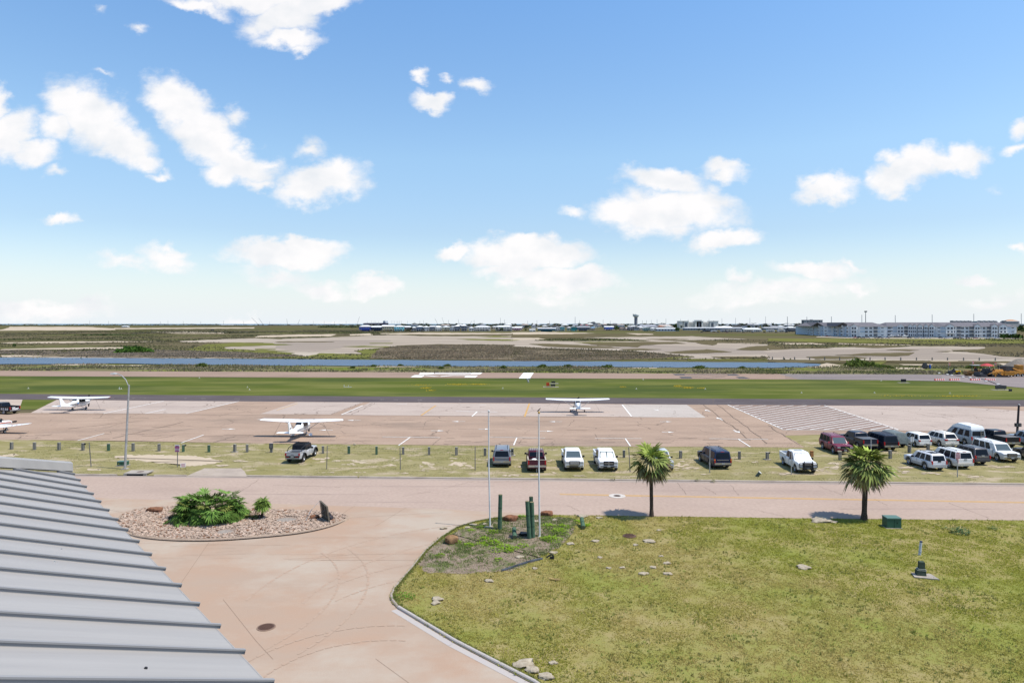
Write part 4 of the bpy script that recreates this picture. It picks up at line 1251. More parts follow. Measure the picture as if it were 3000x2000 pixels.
# apartments ---------------------------------------------------------------
m_aw = flat((.80,.79,.78)); m_ab = flat((.52,.59,.66)); m_ar = mat('roof_shingles', (.17,.16,.175),.9, c2=(.13,.125,.135), scale=.5, detail=6)  # m_ab: blue of the panels; on left-facing flanks it paints in their shade
def apartment(label, pts, gables, bays, ridge_px, eave=12.2):
	P = [G(p[0], p[1]) for p in pts]
	o = Vector((P[0].x, P[0].y, 0))
	P = [p - o for p in P]
	root = thing('apartment_building', label, 'apartment block', o, 0, 'apartment blocks beyond the marsh')
	back = Vector((0,34,0))
	b = MB()
	for i in range(len(P) - 1):
		a, c = P[i], P[i + 1]
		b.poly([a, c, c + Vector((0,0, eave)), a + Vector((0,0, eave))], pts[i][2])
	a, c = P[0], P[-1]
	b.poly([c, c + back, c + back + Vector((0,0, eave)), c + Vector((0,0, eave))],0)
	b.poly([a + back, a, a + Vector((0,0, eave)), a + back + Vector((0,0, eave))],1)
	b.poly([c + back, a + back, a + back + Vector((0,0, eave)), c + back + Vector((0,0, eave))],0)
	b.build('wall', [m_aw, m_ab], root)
	b = MB()
	r1 = [p + Vector((0,-.7, eave - .05)) for p in P]
	r2 = [p + Vector((0,17, eave + 4.6)) for p in P]
	r2[0] += Vector((7,0,0)); r2[-1] += Vector((-7,0,0))
	r3 = [p + Vector((0,34.7, eave - .05)) for p in P]
	r1[0] += Vector((-.7,0,0)); r3[0] += Vector((-.7,0,0)); r1[-1] += Vector((.7,0,0)); r3[-1] += Vector((.7,0,0))
	b.loft([r1, r2, r3], closed=False, caps=False)
	b.poly([r1[0], r2[0], r3[0]]); b.poly([r1[-1], r3[-1], r2[-1]])
	b.build('roof', m_ar, root)
	def along(px):
		for i in range(len(pts) - 1):
			if pts[i][0] <= px <= pts[i + 1][0]:
				u = (px - 1500) / F
				A_, C2 = P[i] + o, P[i + 1] + o
				d = C2 - A_
				t = (u * A_.y - A_.x) / (d.x - u * d.y)
				return A_ + d * t - o, d.normalized()
		return P[-1],(P[-1] - P[-2]).normalized()
	for (px, w, kind) in bays:
		p, d = along(px)
		n = Vector((d.y, -d.x, 0))
		ang = math.atan2(d.y, d.x)
		if kind == 'gable':      # projecting bay with its own small gable roof
			q = p + n * .9
			bb = MB()
			bb.box((0,0, eave / 2 + .3),(w, 2, eave + .6))
			bb.mesh([(-w / 2,-1, eave + .6),(w / 2,-1, eave + .6),(0,-1, eave + 2.6)],[(0,1,2)])
			bb.build('bay', m_aw, root, q, ang)
			rb = MB()
			rb.mesh([(-w / 2 - .4,-1.4, eave + .5),(0,-1.4, eave + 2.9),(0,8, eave + 2.9),(-w / 2 - .4,1, eave + .5),(w / 2 + .4,-1.4, eave + .5),(w / 2 + .4,1, eave + .5)],[(0,1,2,3),(1,4,5,2)])
			rb.build('bay_roof', m_ar, root, q, ang)
			for fl in range(3):
				for dx in (-w * .22, w * .22):
					MB().box((dx, -1.04,2.2 + fl * 4.0),(w * .26,.16,2.2)).build('window', SH['win'], root, q, ang)
		elif kind == 'balcony':
			q = p + n * .15
			for fl in range(3):
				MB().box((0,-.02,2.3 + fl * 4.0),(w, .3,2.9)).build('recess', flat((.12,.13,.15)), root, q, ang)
				rb = MB()
				rb.box((0,-.5,1.0 + fl * 4.0),(w, .12,.16)).box((0,-.5,1.9 + fl * 4.0),(w, .12,.12))
				for k in range(5):
					rb.box((-w / 2 + .1 + k * (w - .2) / 4,-.5,1.45 + fl * 4.0),(.12,.1,.9))
				rb.box((0,-.25,.85 + fl * 4.0),(w + .2,.7,.18))
				rb.build('balcony', SH['trim'], root, q, ang)
		elif kind == 'panel':
			for fl in (1,2):
				MB().box((0,0,2.4 + fl * 4.0),(w, .2,2.6)).build('panel', m_ab, root, p + n * .1, ang)
		elif kind == 'slot':
			for fl in range(3):
				MB().box((0,0,2.6 + fl * 4.0),(w, .2,.8)).build('window', SH['win'], root, p + n * .1, ang)
		elif kind == 'porch':
			q = p + n * 1.5
			pb = MB()
			pb.box((0,0,4.2),(w, 3,.5)); pb.mesh([(-w / 2 - .3,-1.6,4.4),(w / 2 + .3,-1.6,4.4),(0,-1.6,5.8),(-w / 2 - .3,1.5,4.4),(w / 2 + .3,1.5,4.4),(0,1.5,5.8)],[(0,1,2),(0,2,5,3),(1,4,5,2)])
			for dx in (-w / 2 + .3, w / 2 - .3):
				pb.box((dx, -1.2,2.1),(.5,.5,4.2))
			pb.build('porch', SH['trim'], root, q, ang)
			MB().box((0,1.35,1.6),(w * .4,.25,3.0)).build('door', SH['win'], root, q, ang)
		else:
			for fl in range(3):
				wb = MB()
				wb.box((0,0,2.3 + fl * 4.0),(w, .2,2.1))
				fr = wb.build('window', SH['win'], root, p + n * .06, ang)
				MB().box((0,-.12,2.3 + fl * 4.0),(.16,.1,2.1)).box((0,-.14,3.4 + fl * 4.0),(w + .4,.1,.2)).build('mullion', SH['trim'], fr)
	return root
apt1 = apartment('long white apartment block, left one, with shaded blue flank', [(2361,980,1),(2413,984,0),(2441,984.5,1),(2492,987.5,0),(2518,988,0),(2598,988.3,0)], None,
				[(2368,3, 'w'),(2376,3, 'w'),(2384,4, 'gable'),(2394,3, 'w'),(2403,4, 'gable'),(2409,2.5, 'w'),(2419,2.2, 'slot'),(2430,4, 'panel'),(2446,3, 'w'),(2456,5, 'gable'),(2464,2.5, 'w'),(2472,5, 'gable'),(2481,3, 'w'),(2488,5, 'gable'),
				(2505,7, 'gable'),(2527,5, 'panel'),(2538,2.6, 'w'),(2551,2.6, 'w'),(2565,4, 'balcony'),(2575,2.5, 'panel'),(2585,2.4, 'slot')], None)
apt2 = apartment('long white apartment block, right one, with gabled bays and porches', [(2600,986,0),(2662,986.5,1),(2740,987.5,0),(2772,988,0),(2978,988.5,0)], None,
				[(2605,3, 'w'),(2612,2.2, 'slot'),(2622,4, 'panel'),(2638,7, 'gable'),(2650,2.6, 'w'),(2655,3, 'balcony'),(2669,5, 'gable'),(2681,4, 'gable'),(2689,2.4, 'w'),(2697,5, 'gable'),(2706,2.4, 'w'),(2715,4, 'gable'),(2722,2.4, 'w'),(2731,5, 'gable'),
				(2751,2.6, 'slot'),(2763,5, 'panel'),(2781,8, 'gable'),(2794,2.6, 'w'),(2809,4.2, 'balcony'),(2820,2.6, 'w'),(2833,2.6, 'w'),(2847,5.2, 'balcony'),(2861,6, 'gable'),(2872,2, 'w'),(2883,2.6, 'w'),(2898,5.2, 'balcony'),(2911,6, 'gable'),(2922,2, 'w'),(2936,8, 'gable'),(2952,6, 'panel'),(2967,2.4, 'slot'),
				(2782,9, 'porch'),(2937,9, 'porch')], None)
lotp = [(2395,985.5),(2500,989),(2620,989.5),(3000,990),(3300,991),(3300,994),(2800,992.5),(2600,991.5),(2480,990.2),(2390,987)]
struct(sheet('parking_lot', lotp, .06, mat('pale_gravel', (.44,.38,.32),.95, c2=(.36,.31,.26), scale=.2)), 'pale gravel parking lot in front of the apartments')
def tiny_car(px, base, label, c, kind='sedan'):
	p = G(px, base)
	r = thing('parked_car', label, 'car', p, random.uniform(-.2,.2), 'cars parked in front of the apartments')
	L = 4.6
	b = MB()
	prof = [(-2.3,.35),(-2.3,.95),(-1.6,1.0),(1.0,1.0),(2.2,.85),(2.3,.35)] if kind != 'suv' else [(-2.3,.4),(-2.3,1.1),(1.2,1.1),(2.2,1.0),(2.3,.4)]
	for s_, (w, pr) in enumerate(((.9, prof),)):
		rings = [[(x_, -w, z_) for x_, z_ in pr],[(x_, w, z_) for x_, z_ in pr]]
		b.loft(rings)
	b.build('body', flat(c, .3,.5), r)
	top = 1.45 if kind != 'suv' else 1.8
	bz = 1.0 if kind != 'suv' else 1.1
	MB().mesh([(-1.7 if kind != 'suv' else -2.2,-.85, bz),(1.1,-.85, bz),(1.1,.85, bz),(-1.7 if kind != 'suv' else -2.2,.85, bz),(-.9 if kind != 'suv' else -1.9,-.65, top),(.4,-.65, top),(.4,.65, top),(-.9 if kind != 'suv' else -1.9,.65, top)],
			[(0,1,5,4),(1,2,6,5),(2,3,7,6),(3,0,4,7)],0).build('window', SH['glass'], r)
	x0 = -.9 if kind != 'suv' else -1.9
	MB().box(((x0 + .4) / 2,0, top + .03),(.4 - x0,1.3,.06)).build('roof', flat(c, .3,.5), r)
	for sx in (-1.4,1.4):
		for sy in (-.85,.85):
			MB().cyl((sx, sy - .1,.32),(sx, sy + .1,.32),.32, n=10).build('wheel', SH['rubber'], r)
	return r
TC = [(2411,985.5, 'white', 's', (.6,.6,.6), 'just left of the white end wall'),(2423,986, 'dark red', 's', (.2,.03,.03), 'below the white end wall of the left block'),(2433,986, 'silver', 's', (.45,.46,.47), 'right of the dark red car by the end wall'),
	(2506,990, 'red', 's', (.35,.03,.03), 'leftmost in front of the lit gabled bay'),(2518,990.3, 'black', 'v', (.02,.02,.025), 'right of the red car by the gabled bay'),(2529,990.3, 'black', 's', (.02,.02,.03), 'second dark one right of the red car'),(2535,990.3, 'white', 's', (.6,.6,.6), 'between dark cars by the left block'),(2543,990.3, 'grey', 'v', (.2,.21,.22), 'below the balcony tower of the left block'),
	(2568,990.5, 'black', 's', (.02,.02,.025), 'left of the gap between the two blocks'),(2579,990.5, 'navy', 'v', (.03,.04,.08), 'second left of the gap between the blocks'),(2591,990.5, 'silver', 's', (.45,.46,.48), 'right below the slot windows'),(2600,990.5, 'navy', 's', (.04,.05,.10), 'at the gap between the two blocks'),
	(2664,990.8, 'black', 'v', (.02,.02,.02), 'large one below the dark porch of the right block'),(2686,991, 'grey', 's', (.28,.29,.3), 'left of the two silver cars'),(2703,991, 'silver', 's', (.45,.46,.48), 'left of a pair of silver cars'),(2720,991, 'pale silver', 's', (.5,.5,.52), 'right of a pair of silver cars'),
	(2756,991, 'dark grey', 'v', (.06,.06,.07), 'left of the left porch'),(2774,991, 'silver blue', 's', (.35,.38,.45), 'below the left porch'),(2799,991.2, 'navy', 's', (.03,.04,.08), 'right of the left porch'),(2812,991.2, 'black', 's', (.02,.02,.03), 'below the first balcony tower'),
	(2824,991.2, 'white', 's', (.55,.55,.55), 'between the black and purple grey cars'),(2834,991.2, 'purple grey', 'v', (.08,.07,.10), 'below the middle windows of the right block'),(2858,991.3, 'dark red', 's', (.16,.03,.04), 'alone below the second balcony tower'),(2894,991.5, 'white', 's', (.6,.6,.6), 'long one below the third balcony tower'),(2920,991.5, 'silver blue', 's', (.38,.42,.5), 'right of the long white car at the far right')]
for (px, ba, cn, kd, c, where) in TC:
	tiny_car(px, ba, f'{cn} {"SUV" if kd == "v" else "car"} {where}', c, 'suv' if kd == 'v' else 'sedan')
for (px, ba, cn, c, where) in ((2056,974, 'black', (.02,.02,.03), 'left of the flat white canopy'),(2104,974, 'navy', (.03,.04,.08), 'between the first trailers'),(2130,974.5, 'dark red', (.2,.03,.04), 'before the silver motorhome'),(2178,974.5, 'black', (.02,.02,.025), 'below the left end of the pavilion'),(2206,974.5, 'dark grey', (.06,.06,.07), 'under the middle of the pavilion'),(2240,974.5, 'black', (.02,.02,.03), 'just right of the pavilion'),(2274,974.5, 'navy', (.03,.04,.09), 'between the right hand trailers'),(2304,974, 'black', (.02,.02,.02), 'left of the dark covered trailers'),(2334,974, 'dark grey', (.05,.05,.06), 'right of the dark covered trailers')):
	tiny_car(px, ba, f'{cn} vehicle parked in the trailer park {where}', c, 'suv')
for i, (px, ba, lab) in enumerate(((2612,988.8, 'white boat on a trailer at the left end of the boat row'),(2632,989.2, 'grey covered boat on a trailer, middle of the boat row'),(2650,989, 'white boat on a trailer at the right end of the boat row'))):
	p = G(px, ba)
	r = thing('boat', lab, 'boat', p, .1 * i, 'boats parked by the apartments')
	b = MB()
	b.loft([[(-4.2,-1.2,.9),(-4.2,1.2,.9),(-4.2,1.2,2.2),(-4.2,-1.2,2.2)],[(1,-1.2,.8),(1,1.2,.8),(1,1.3,2.3),(1,-1.3,2.3)],[(4.4,-.1,1.9),(4.4,.1,1.9),(4.4,.1,2.5),(4.4,-.1,2.5)]])
	b.build('hull', flat((.55,.55,.56) if i != 1 else (.2,.2,.23),.4), r)
	MB().box((-.4,0,2.9),(2.4,1.5,1.2), taper=.7).build('cabin', flat((.5,.5,.5)), r)
	b = MB(); b.box((0,0,.7),(7,1.4,.2))
	for sy in (-1,1):
		b.cyl((-1, sy - .1,.35),(-1, sy + .1,.35),.35, n=8)
	b.build('trailer', SH['black'], r)
RV = [(2072,972.5,24,7, 'dark', 'dark trailer with a flat white canopy, leftmost of the park'),(2092,973,16,5, 'white', 'white flat roofed trailer left of the silver motorhome'),(2120,973,15,8, 'silver', 'silver motorhome with a rounded front'),(2140,973,30,8.5, 'cream', 'long cream trailer with open dark awning'),(2163,973,20,8, 'white', 'white trailer with grey stripe right of the long cream one'),
	(2193,973,27,8, 'cream', 'cream trailer below the teal gabled pavilion'),(2220,973,26,8, 'white', 'white trailer below the pavilion roof end'),(2258,973,22,8, 'white', 'bright white trailer with two windows right of the pavilion'),(2290,973,20,8, 'white', 'white trailer left of the tall bus'),(2288,970.5,14,9, 'cream', 'tall cream bus trailer behind the white one'),(2318,972.5,34,8, 'dark', 'dark covered trailers at the right end of the park'),(2346,972,18,6, 'teal', 'teal shed trailer beside the apartments')]
RC = {'white': (.6,.6,.6), 'cream': (.52,.49,.43), 'silver': (.42,.43,.45), 'dark': (.05,.06,.08), 'teal': (.3,.42,.45)}
for (px, ba, w, h, cn, lab) in RV:
	Y = F * H / (ba - HZ); s = Y / F
	r = thing('travel_trailer', lab, 'trailer', ((px - 1500) * s, Y, 0),0, 'trailers in the trailer park')
	W = w * s; Hh = h * s
	b = MB()
	b.loft([[(-W / 2,0,.8),(W / 2,0,.8),(W / 2 + .4,0, Hh * .5),(W / 2 - .5,0, Hh),(-W / 2 + .2,0, Hh),(-W / 2,0, Hh * .8)],[(-W / 2,5,.8),(W / 2,5,.8),(W / 2 + .4,5, Hh * .5),(W / 2 - .5,5, Hh),(-W / 2 + .2,5, Hh),(-W / 2,5, Hh * .8)]])
	b.build('body', flat(RC[cn],.4), r)
	for k in range(4):
		MB().box((-W * .36 + k * W * .24,-.06, Hh * .6),(W * .13,.16, Hh * .22)).build('window', SH['win'], r)
	MB().box((0,-.05, Hh * .32),(W * .9,.12, Hh * .09)).build('stripe', flat((.15,.18,.22)), r)
	MB().box((W * .05,-1.4, Hh * .86),(W * .55,2.8,.15)).build('awning', SH['trim'], r)
	for sx in (-.15,.1):
		MB().cyl((sx * W, -.1,.5),(sx * W, .3,.5),.5, n=10).build('wheel', SH['rubber'], r)
m_far_tree = tint_mat('far_foliage')
def blob_tree(px, base, w, h, label, kind='tree', group='trees in the town', c=(.045,.065,.03)):
	Y = F * H / (base - HZ); s = Y / F
	p = ((px - 1500) * s, Y, 0)
	root = thing('palm_tree' if kind == 'palm' else 'tree', label, 'palm' if kind == 'palm' else 'tree', p, 0, group)
	W, Ht = w * s, h * s
	r = np.random.default_rng(int(px * 11))
	MB().cyl((0,0,0),(.02 * Ht, 0, Ht * .7), max(.25, W * .05), max(.15, W * .03),6).build('trunk', SH['wood_grey'], root)
	n = 120 if kind != 'palm' else 70
	if kind == 'palm':
		a = r.uniform(0,2 * np.pi, n); e = r.uniform(-.6,.9, n)
		L = W * .5 * r.uniform(.7,1.1, n)
		tip = np.stack([np.cos(a) * np.cos(e) * L, np.sin(a) * np.cos(e) * L, Ht * .8 + np.sin(e) * L],1)
		side = np.stack([-np.sin(a), np.cos(a),0 * a],1) * (W * .09)
		c0 = np.array([0,0, Ht * .8])
		V = np.stack([c0 + 0 * tip, tip + side, tip - side],1)
	else:
		th = r.uniform(0,2 * np.pi, n); zz_ = r.uniform(0,1, n); rr = np.sqrt(np.clip(1 - (zz_ * 1.6 - .6) ** 2,.05,1)) * r.uniform(.5,1, n)
		ctr = np.stack([np.cos(th) * rr * W / 2, np.sin(th) * rr * W / 2, Ht * (.3 + .68 * zz_)],1)
		V = np.stack([ctr] * 3,1) + r.normal(0,1,(n, 3,3)) * W * .13
	link('crown', tri_cloud('crown', V, m_far_tree, np.array(c) * r.uniform(.5,1.5, n)[:, None]), root)
	return root
rnd = random.Random(5)
tcount = {}
for i in range(120):
	px = 1030 + i * 17 + rnd.uniform(-8,8)
	if px > 2350:
		px = 2350 - rnd.uniform(0,1250)
	ba = rnd.choice((956.5,957.5,959,961,963)) if px > 1300 else rnd.choice((958.5,960,962))
	k = 'palm' if rnd.random() < .35 else 'tree'
	ref = min(REFS, key=lambda r_: abs(r_[0] - px))
	side = 'left of' if px < ref[0] - 6 else 'right of' if px > ref[0] + 6 else 'behind'
	size = 'low' if ba < 959 else 'taller'
	lab = f'{"dark green" if i % 2 else "grey green"} {size} {"palm" if k == "palm" else "round tree"} {side} {ref[1]} in the town'
	if lab in tcount:
		lab = f'{"one more " if tcount[lab] == 1 else "another "}{lab}'
	tcount[lab] = tcount.get(lab, 0) + 1
	blob_tree(px, ba, rnd.uniform(6,13), rnd.uniform(5,9) if ba < 960 else rnd.uniform(7,11), lab, k, 'trees in the town', (.05,.07,.035) if i % 2 else (.075,.085,.06))
NEARP = [(1205,969.5,9,10, 'palm'),(1240,969.5,7,6, 'palm'),(1195,969.8,6,5, 'tree'),(1442,969.6,9,12, 'palm'),(1456,969.6,9,9, 'palm'),(1470,969.6,10,10, 'tree'),(1548,969.5,10,16, 'palm'),(1540,969.5,6,6, 'tree'),(1806,967,14,11, 'tree'),(1830,967.5,7,9, 'palm'),(1985,970.5,14,10, 'tree'),(1996,970,11,16, 'palm'),(2047,972,9,9, 'palm'),(2063,971,7,8, 'palm'),(2172,972,8,10, 'palm'),(2233,971,9,10, 'palm'),(2308,971,8,11, 'palm'),(2344,971,9,14, 'palm'),(2336,978,12,6, 'tree'),(1980,962,16,12, 'tree'),(2120,961,12,9, 'tree')]
NL = ['tall palm right of the turquoise house', 'small palm in front of the white house', 'low bush tree below the dark brown house', 'tall palm at the right end of the long cream villa', 'palm in front of the widest white roof, left', 'round bush tree below the widest white roof', 'tall thin palm left of the teal long house', 'low tree beside the pink house', 'dark round tree between blue and peach houses', 'palm in front of the lower peach house',
	'dark tree right of the pale blue warehouse', 'tall dark palm left of the storage building', 'palm left of the storage doors', 'small palm above the leftmost trailer', 'palm at the left of the pavilion', 'palm at the right of the pavilion', 'palm behind the dark covered trailers', 'tall palm beside the left apartment flank', 'lone scrubby tree standing in the marsh', 'big dark tree left of the hotel', 'dark tree right behind the hotel']
for (px, ba, w, h, k), lab in zip(NEARP, NL):
	blob_tree(px, ba, w, h, lab, k, 'trees along the front of the town', (.045,.07,.025))
for px, ba, w, h, lab in ((2945,990.5,26,9, 'wide dark green bush before the right porch'),(2978,991,30,9, 'wide bush right of the porch bush'),(2992,972,20,16, 'dark tree behind the right end of the apartments'),(2960,964,18,9, 'dark tree below the orange roofed resort'),(42,1016,9,8, 'dark lone bush tree at the far left of the marsh')):
	blob_tree(px, ba, w, h, lab, 'tree', 'trees by the apartments', (.04,.07,.02))
def wood(name, label, px0, px1, base, hpx, c, seed, n=2600):
	Y = F * H / (base - HZ); s = Y / F
	r = np.random.default_rng(seed)
	x = r.uniform((px0 - 1500) * s, (px1 - 1500) * s, n)
	top = hpx * s * (.35 + .9 * vnoise(x / (9 * s), x * 0 + seed, seed))
	z = r.uniform(0,1, n) * top
	y = Y + r.uniform(0,60, n)
	V = np.stack([np.stack([x, y, z],1)] * 3,1) + r.normal(0,1,(n, 3,3)) * np.array([2.2 * s, 3,.55 * s])
	V[:, :, 2] = np.clip(V[:, :, 2],0, None)
	return struct(link(name, tri_cloud(name, V, m_far_tree, np.array(c) * r.uniform(.6,1.4, n)[:, None])), label, 'stuff')
wood('tree_line', 'dark green tree line on the left horizon', -500,640,953.4,4.2,(.07,.085,.06),1,4500)
wood('tree_line', 'low scrub line along the horizon at centre', 560,1200,953.8,3.0,(.10,.105,.09),2,3500)
wood('tree_line', 'green thicket left of the bright blue house', 930,1070,959.5,7,(.06,.085,.04),3,1600)
wood('tree_line', 'dark treetops across the far town', 1180,2360,954.6,6.8,(.055,.065,.05),4,15000)
wood('tree_line', 'pale roofs and trees at the far right horizon', 2300,3400,953.5,5,(.07,.08,.07),6,5000)
wood('dark_thicket', 'dark thicket in the middle of the left marsh', 380,720,975.5,4,(.075,.075,.055),7,1500)
wood('dark_thicket', 'dark green thicket in the left marsh', 205,330,983,4,(.06,.08,.035),8,800)
def pole(px, top, base, wpx, label, name='utility_pole', cat='pole', arms=0, group='power poles behind the town', c=None):
	Y = F * H / (base - HZ); s = Y / F
	r = thing(name, label, cat, ((px - 1500) * s, Y, 0),0, group)
	Ht = H + (HZ - top) * s
	m_ = c or flat((.32,.33,.35))
	MB().cyl((0,0,0),(0,0, Ht), wpx * s / 2, wpx * s * .35,6).build('shaft', m_, r)
	if arms:
		for k in range(arms):
			b = MB()
			b.box((-1.4 * s, 0, Ht - (2 + k * 6) * s),(3 * s, .3,.35 * s))
			b.build('arm', m_, r)
	return r
PL = [(2307,927),(2364,928),(2436,927),(2525,922),(2623,923),(2731,921),(2853,919),(2992,918)]
PN = ['standing left of the slab building', 'in front of the slab building', 'above the white end wall of the left block', 'just left of the stadium light mast', 'between the two apartment blocks', 'above the middle of the right block', 'in front of the condominium block', 'tallest, at the right edge of the photo']
for (px, tp), nm in zip(PL, PN):
	pole(px, tp, 962 + (px - 2300) / 90,1.7, f'grey steel transmission pole {nm}', arms=3, group='transmission poles behind the apartments')
P2 = [(1951,933, 'left of the hotel'),(1994,934, 'over the left hotel tower'),(2016,935, 'over the second hotel tower'),(2077,934, 'over the right hotel tower'),(2115,932, 'just right of the hotel'),(2155,931, 'second right of the hotel'),(2197,931, 'above the trailer pavilion'),(2243,927, 'right of the trailer pavilion'),(1466,931, 'above the widest white roof'),(1478,936, 'short, above the widest white roof'),
	(1343,935, 'above the dark blue tower house'),(1389,937, 'above the small white house'),(1241,938, 'above the white house'),(1230,939, 'above the tall navy house'),(1314,937, 'above the pale gabled house'),(1573,938, 'above the teal long house'),(1546,939, 'above the low pink house'),(1610,939, 'right above the teal long house'),(1698,938, 'left of the stack hall'),(1788,939, 'above the royal blue house'),(1882,938, 'right of the water tower'),(1894,938, 'second right of the water tower'),(1908,937, 'third right of the water tower'),(1925,935, 'above the house with orange roof')]
for px, tp, nm in P2:
	pole(px, tp, 957.5,1.0, f'thin utility pole {nm}')
for i, px in enumerate((263,318,470,492,537,588,655,714,790,918,950,980,1014)):
	nm = ['leftmost in the row', 'second from the left end', 'above the boat shaped roof', 'just right of the boat shaped roof', 'in the middle of the left horizon', 'left of the long shed', 'above the long shed', 'left of the pair of cranes', 'right of the pair of cranes', 'right of the short crane', 'second right of the short crane', 'third right of the short crane', 'left of the ship crane'][i]
	pole(px, 939 + (i % 3),953,.8, f'hair thin pole on the left horizon, {nm}', group='thin poles on the left horizon')
for i, px in enumerate((1088,1096,1101,1109,1148,1155,1163,1166,1171,1176,1194,1213)):
	nm = ['left end of the ship', 'left quarter of the ship', 'middle of the ship deck', 'right of the ship middle', 'just right of the ship funnel', 'second right of the funnel', 'third right of the funnel', 'left of the turquoise house roof', 'above the turquoise house', 'right over the turquoise house', 'above the brown house', 'above the small grey house'][i]
	pole(px, 938.5 + (i % 4) * .7,952.8,.7, f'slim mast on the horizon, {nm}', name='mast', group='slim masts on the horizon')
tw_ = pole(1685,928,957,1.4, 'lattice radio mast with dark sections above the teal gables', name='radio_mast', cat='mast', group=None)
pole(1767,936,957,1.0, 'thin mast with round head right of the stack hall', name='floodlight_mast', cat='mast', group=None)
Y = F * H / (962 - HZ); s = Y / F
hm = thing('stadium_light', 'tall dark mast with a crown of floodlights behind the apartments', 'light mast', ((2536 - 1500) * s, Y, 0))
MB().cyl((0,0,0),(0,0, H + 34 * s),1.0 * s, .8 * s, 8).build('shaft', flat((.10,.12,.14)), hm)
for k in range(6):
	MB().box(((-3.4 + k * 1.36) * s, -.4, H + (35 + (k % 2)) * s),(1.2 * s, .8,3.6 * s)).build('lamp_head', flat((.08,.10,.12)), hm)
CRN = [(737,757,930, 'crane with a boom leaning left, left one of the pair'),(758,771,932, 'crane with a boom leaning left, right one of the pair'),(840,842,933, 'upright dark crane on the left horizon'),(878,872,936, 'short crane leaning right, right of the upright one'),(1053,1046,928, 'crane leaning right, left of the ship'),(1274,1283,933, 'crane leaning left above the slate roofs'),(1295,1302,930, 'second crane leaning left above the slate roofs'),(1382,1376,940, 'small pale crane leaning right above the cream villa')]
for xt, xb, yt, lab in CRN:
	Y = F * H / (952.5 - HZ); s = Y / F
	r = thing('crane', lab, 'crane', ((xb - 1500) * s, Y, 0),0, 'cranes on the horizon')
	top = Vector(((xt - xb) * s, 0, H + (HZ - yt) * s))
	a = Vector((0,0,2.2 * s))
	b = MB()
	d = (top - a)
	n_ = Vector((d.z, 0,-d.x)).normalized() * .42 * s
	k = 9
	for sgn in (-1,1):
		b.cyl(a + n_ * sgn, top + n_ * sgn * .5,.16 * s, .12 * s, 4)
	for i in range(k):
		p0 = a + d * (i / k); p1 = a + d * ((i + 1) / k)
		b.cyl(p0 + n_ * (-1 if i % 2 else 1), p1 + n_ * (1 if i % 2 else -1),.13 * s, n=4)
	b.build('boom', flat((.16,.17,.2)), r)
	MB().box((0,0,1.6 * s),(3 * s, 3 * s, 2.2 * s)).box((0,0,.3 * s),(4 * s, 3 * s, .6 * s)).build('cab', flat((.25,.24,.22)), r)
Y = F * H / (951.2 - HZ); s = Y / F
ship = thing('cargo_ship', 'dark hulled cargo ship with white funnel end behind the houses', 'ship', ((1100 - 1500) * s, Y, 0))
b = MB()
b.loft([[(-36 * s, -1 * s, 2.4 * s),(-36 * s, 1 * s, 2.4 * s),(-36.5 * s, 1 * s, 4.4 * s),(-36.5 * s, -1 * s, 4.4 * s)],[(-30 * s, -4 * s, .2 * s),(-30 * s, 4 * s, .2 * s),(-30 * s, 4 * s, 4.2 * s),(-30 * s, -4 * s, 4.2 * s)],[(36 * s, -4 * s, .2 * s),(36 * s, 4 * s, .2 * s),(38 * s, 4 * s, 4.8 * s),(38 * s, -4 * s, 4.8 * s)]])
b.build('hull', flat((.06,.045,.07)), ship)
MB().box((-2 * s, 0,5 * s),(60 * s, 5 * s, 1 * s)).build('deck', flat((.42,.42,.44)), ship)
MB().box((26 * s, 0,7.5 * s),(7 * s, 5 * s, 6 * s)).box((26 * s, 0,11 * s),(5 * s, 6 * s, 1.4 * s)).build('bridge', flat((.32,.32,.36)), ship)
MB().box((34 * s, 0,8 * s),(7 * s, 5 * s, 7 * s), taper=.6).build('funnel', flat((.6,.6,.62)), ship)
MB().cyl((28 * s, 0,10 * s),(28 * s, 0,15 * s),.3 * s, n=5).cyl((-24 * s, 0,4 * s),(-24 * s, 0,9.5 * s),.4 * s, n=5).build('mast', flat((.2,.2,.24)), ship)
for (px0, px1, ba, h, wc, rc, lab, nm) in ((425,452,953,2.6,(.35,.42,.5), 'blue', 'low blue roofed shed on the left horizon', 'shed'),(640,690,953.2,2.6,(.45,.46,.48), 'pale', 'long pale industrial shed on the left horizon', 'shed'),(785,812,953.2,2.8,(.16,.17,.2), 'dark', 'dark low shed between the cranes', 'shed'),(843,890,953.2,2.6,(.40,.42,.45), 'pale', 'pale low shed under the short crane', 'shed'),(355,373,958.5,4,(.55,.55,.55), 'white', 'tiny white house alone in the left marsh', 'house')):
	block(nm, lab, 'shed' if nm == 'shed' else 'house', px0, px1, ba, h, wc, rc, 18,1,5, rh=.3)
Y = F * H / (970 - HZ); s = Y / F
bl = thing('hunting_blind', 'small dark stilted hut alone in the left marsh', 'hut', ((623 - 1500) * s, Y, 0))
MB().box((0,0,4.5 * s),(7 * s, 4 * s, 3 * s)).build('cabin', flat((.06,.065,.08)), bl)
for dx in (-2.6,2.6):
	MB().box((dx * s, 0,1.6 * s),(.6 * s, .6 * s, 3.2 * s)).build('leg', flat((.06,.065,.08)), bl)
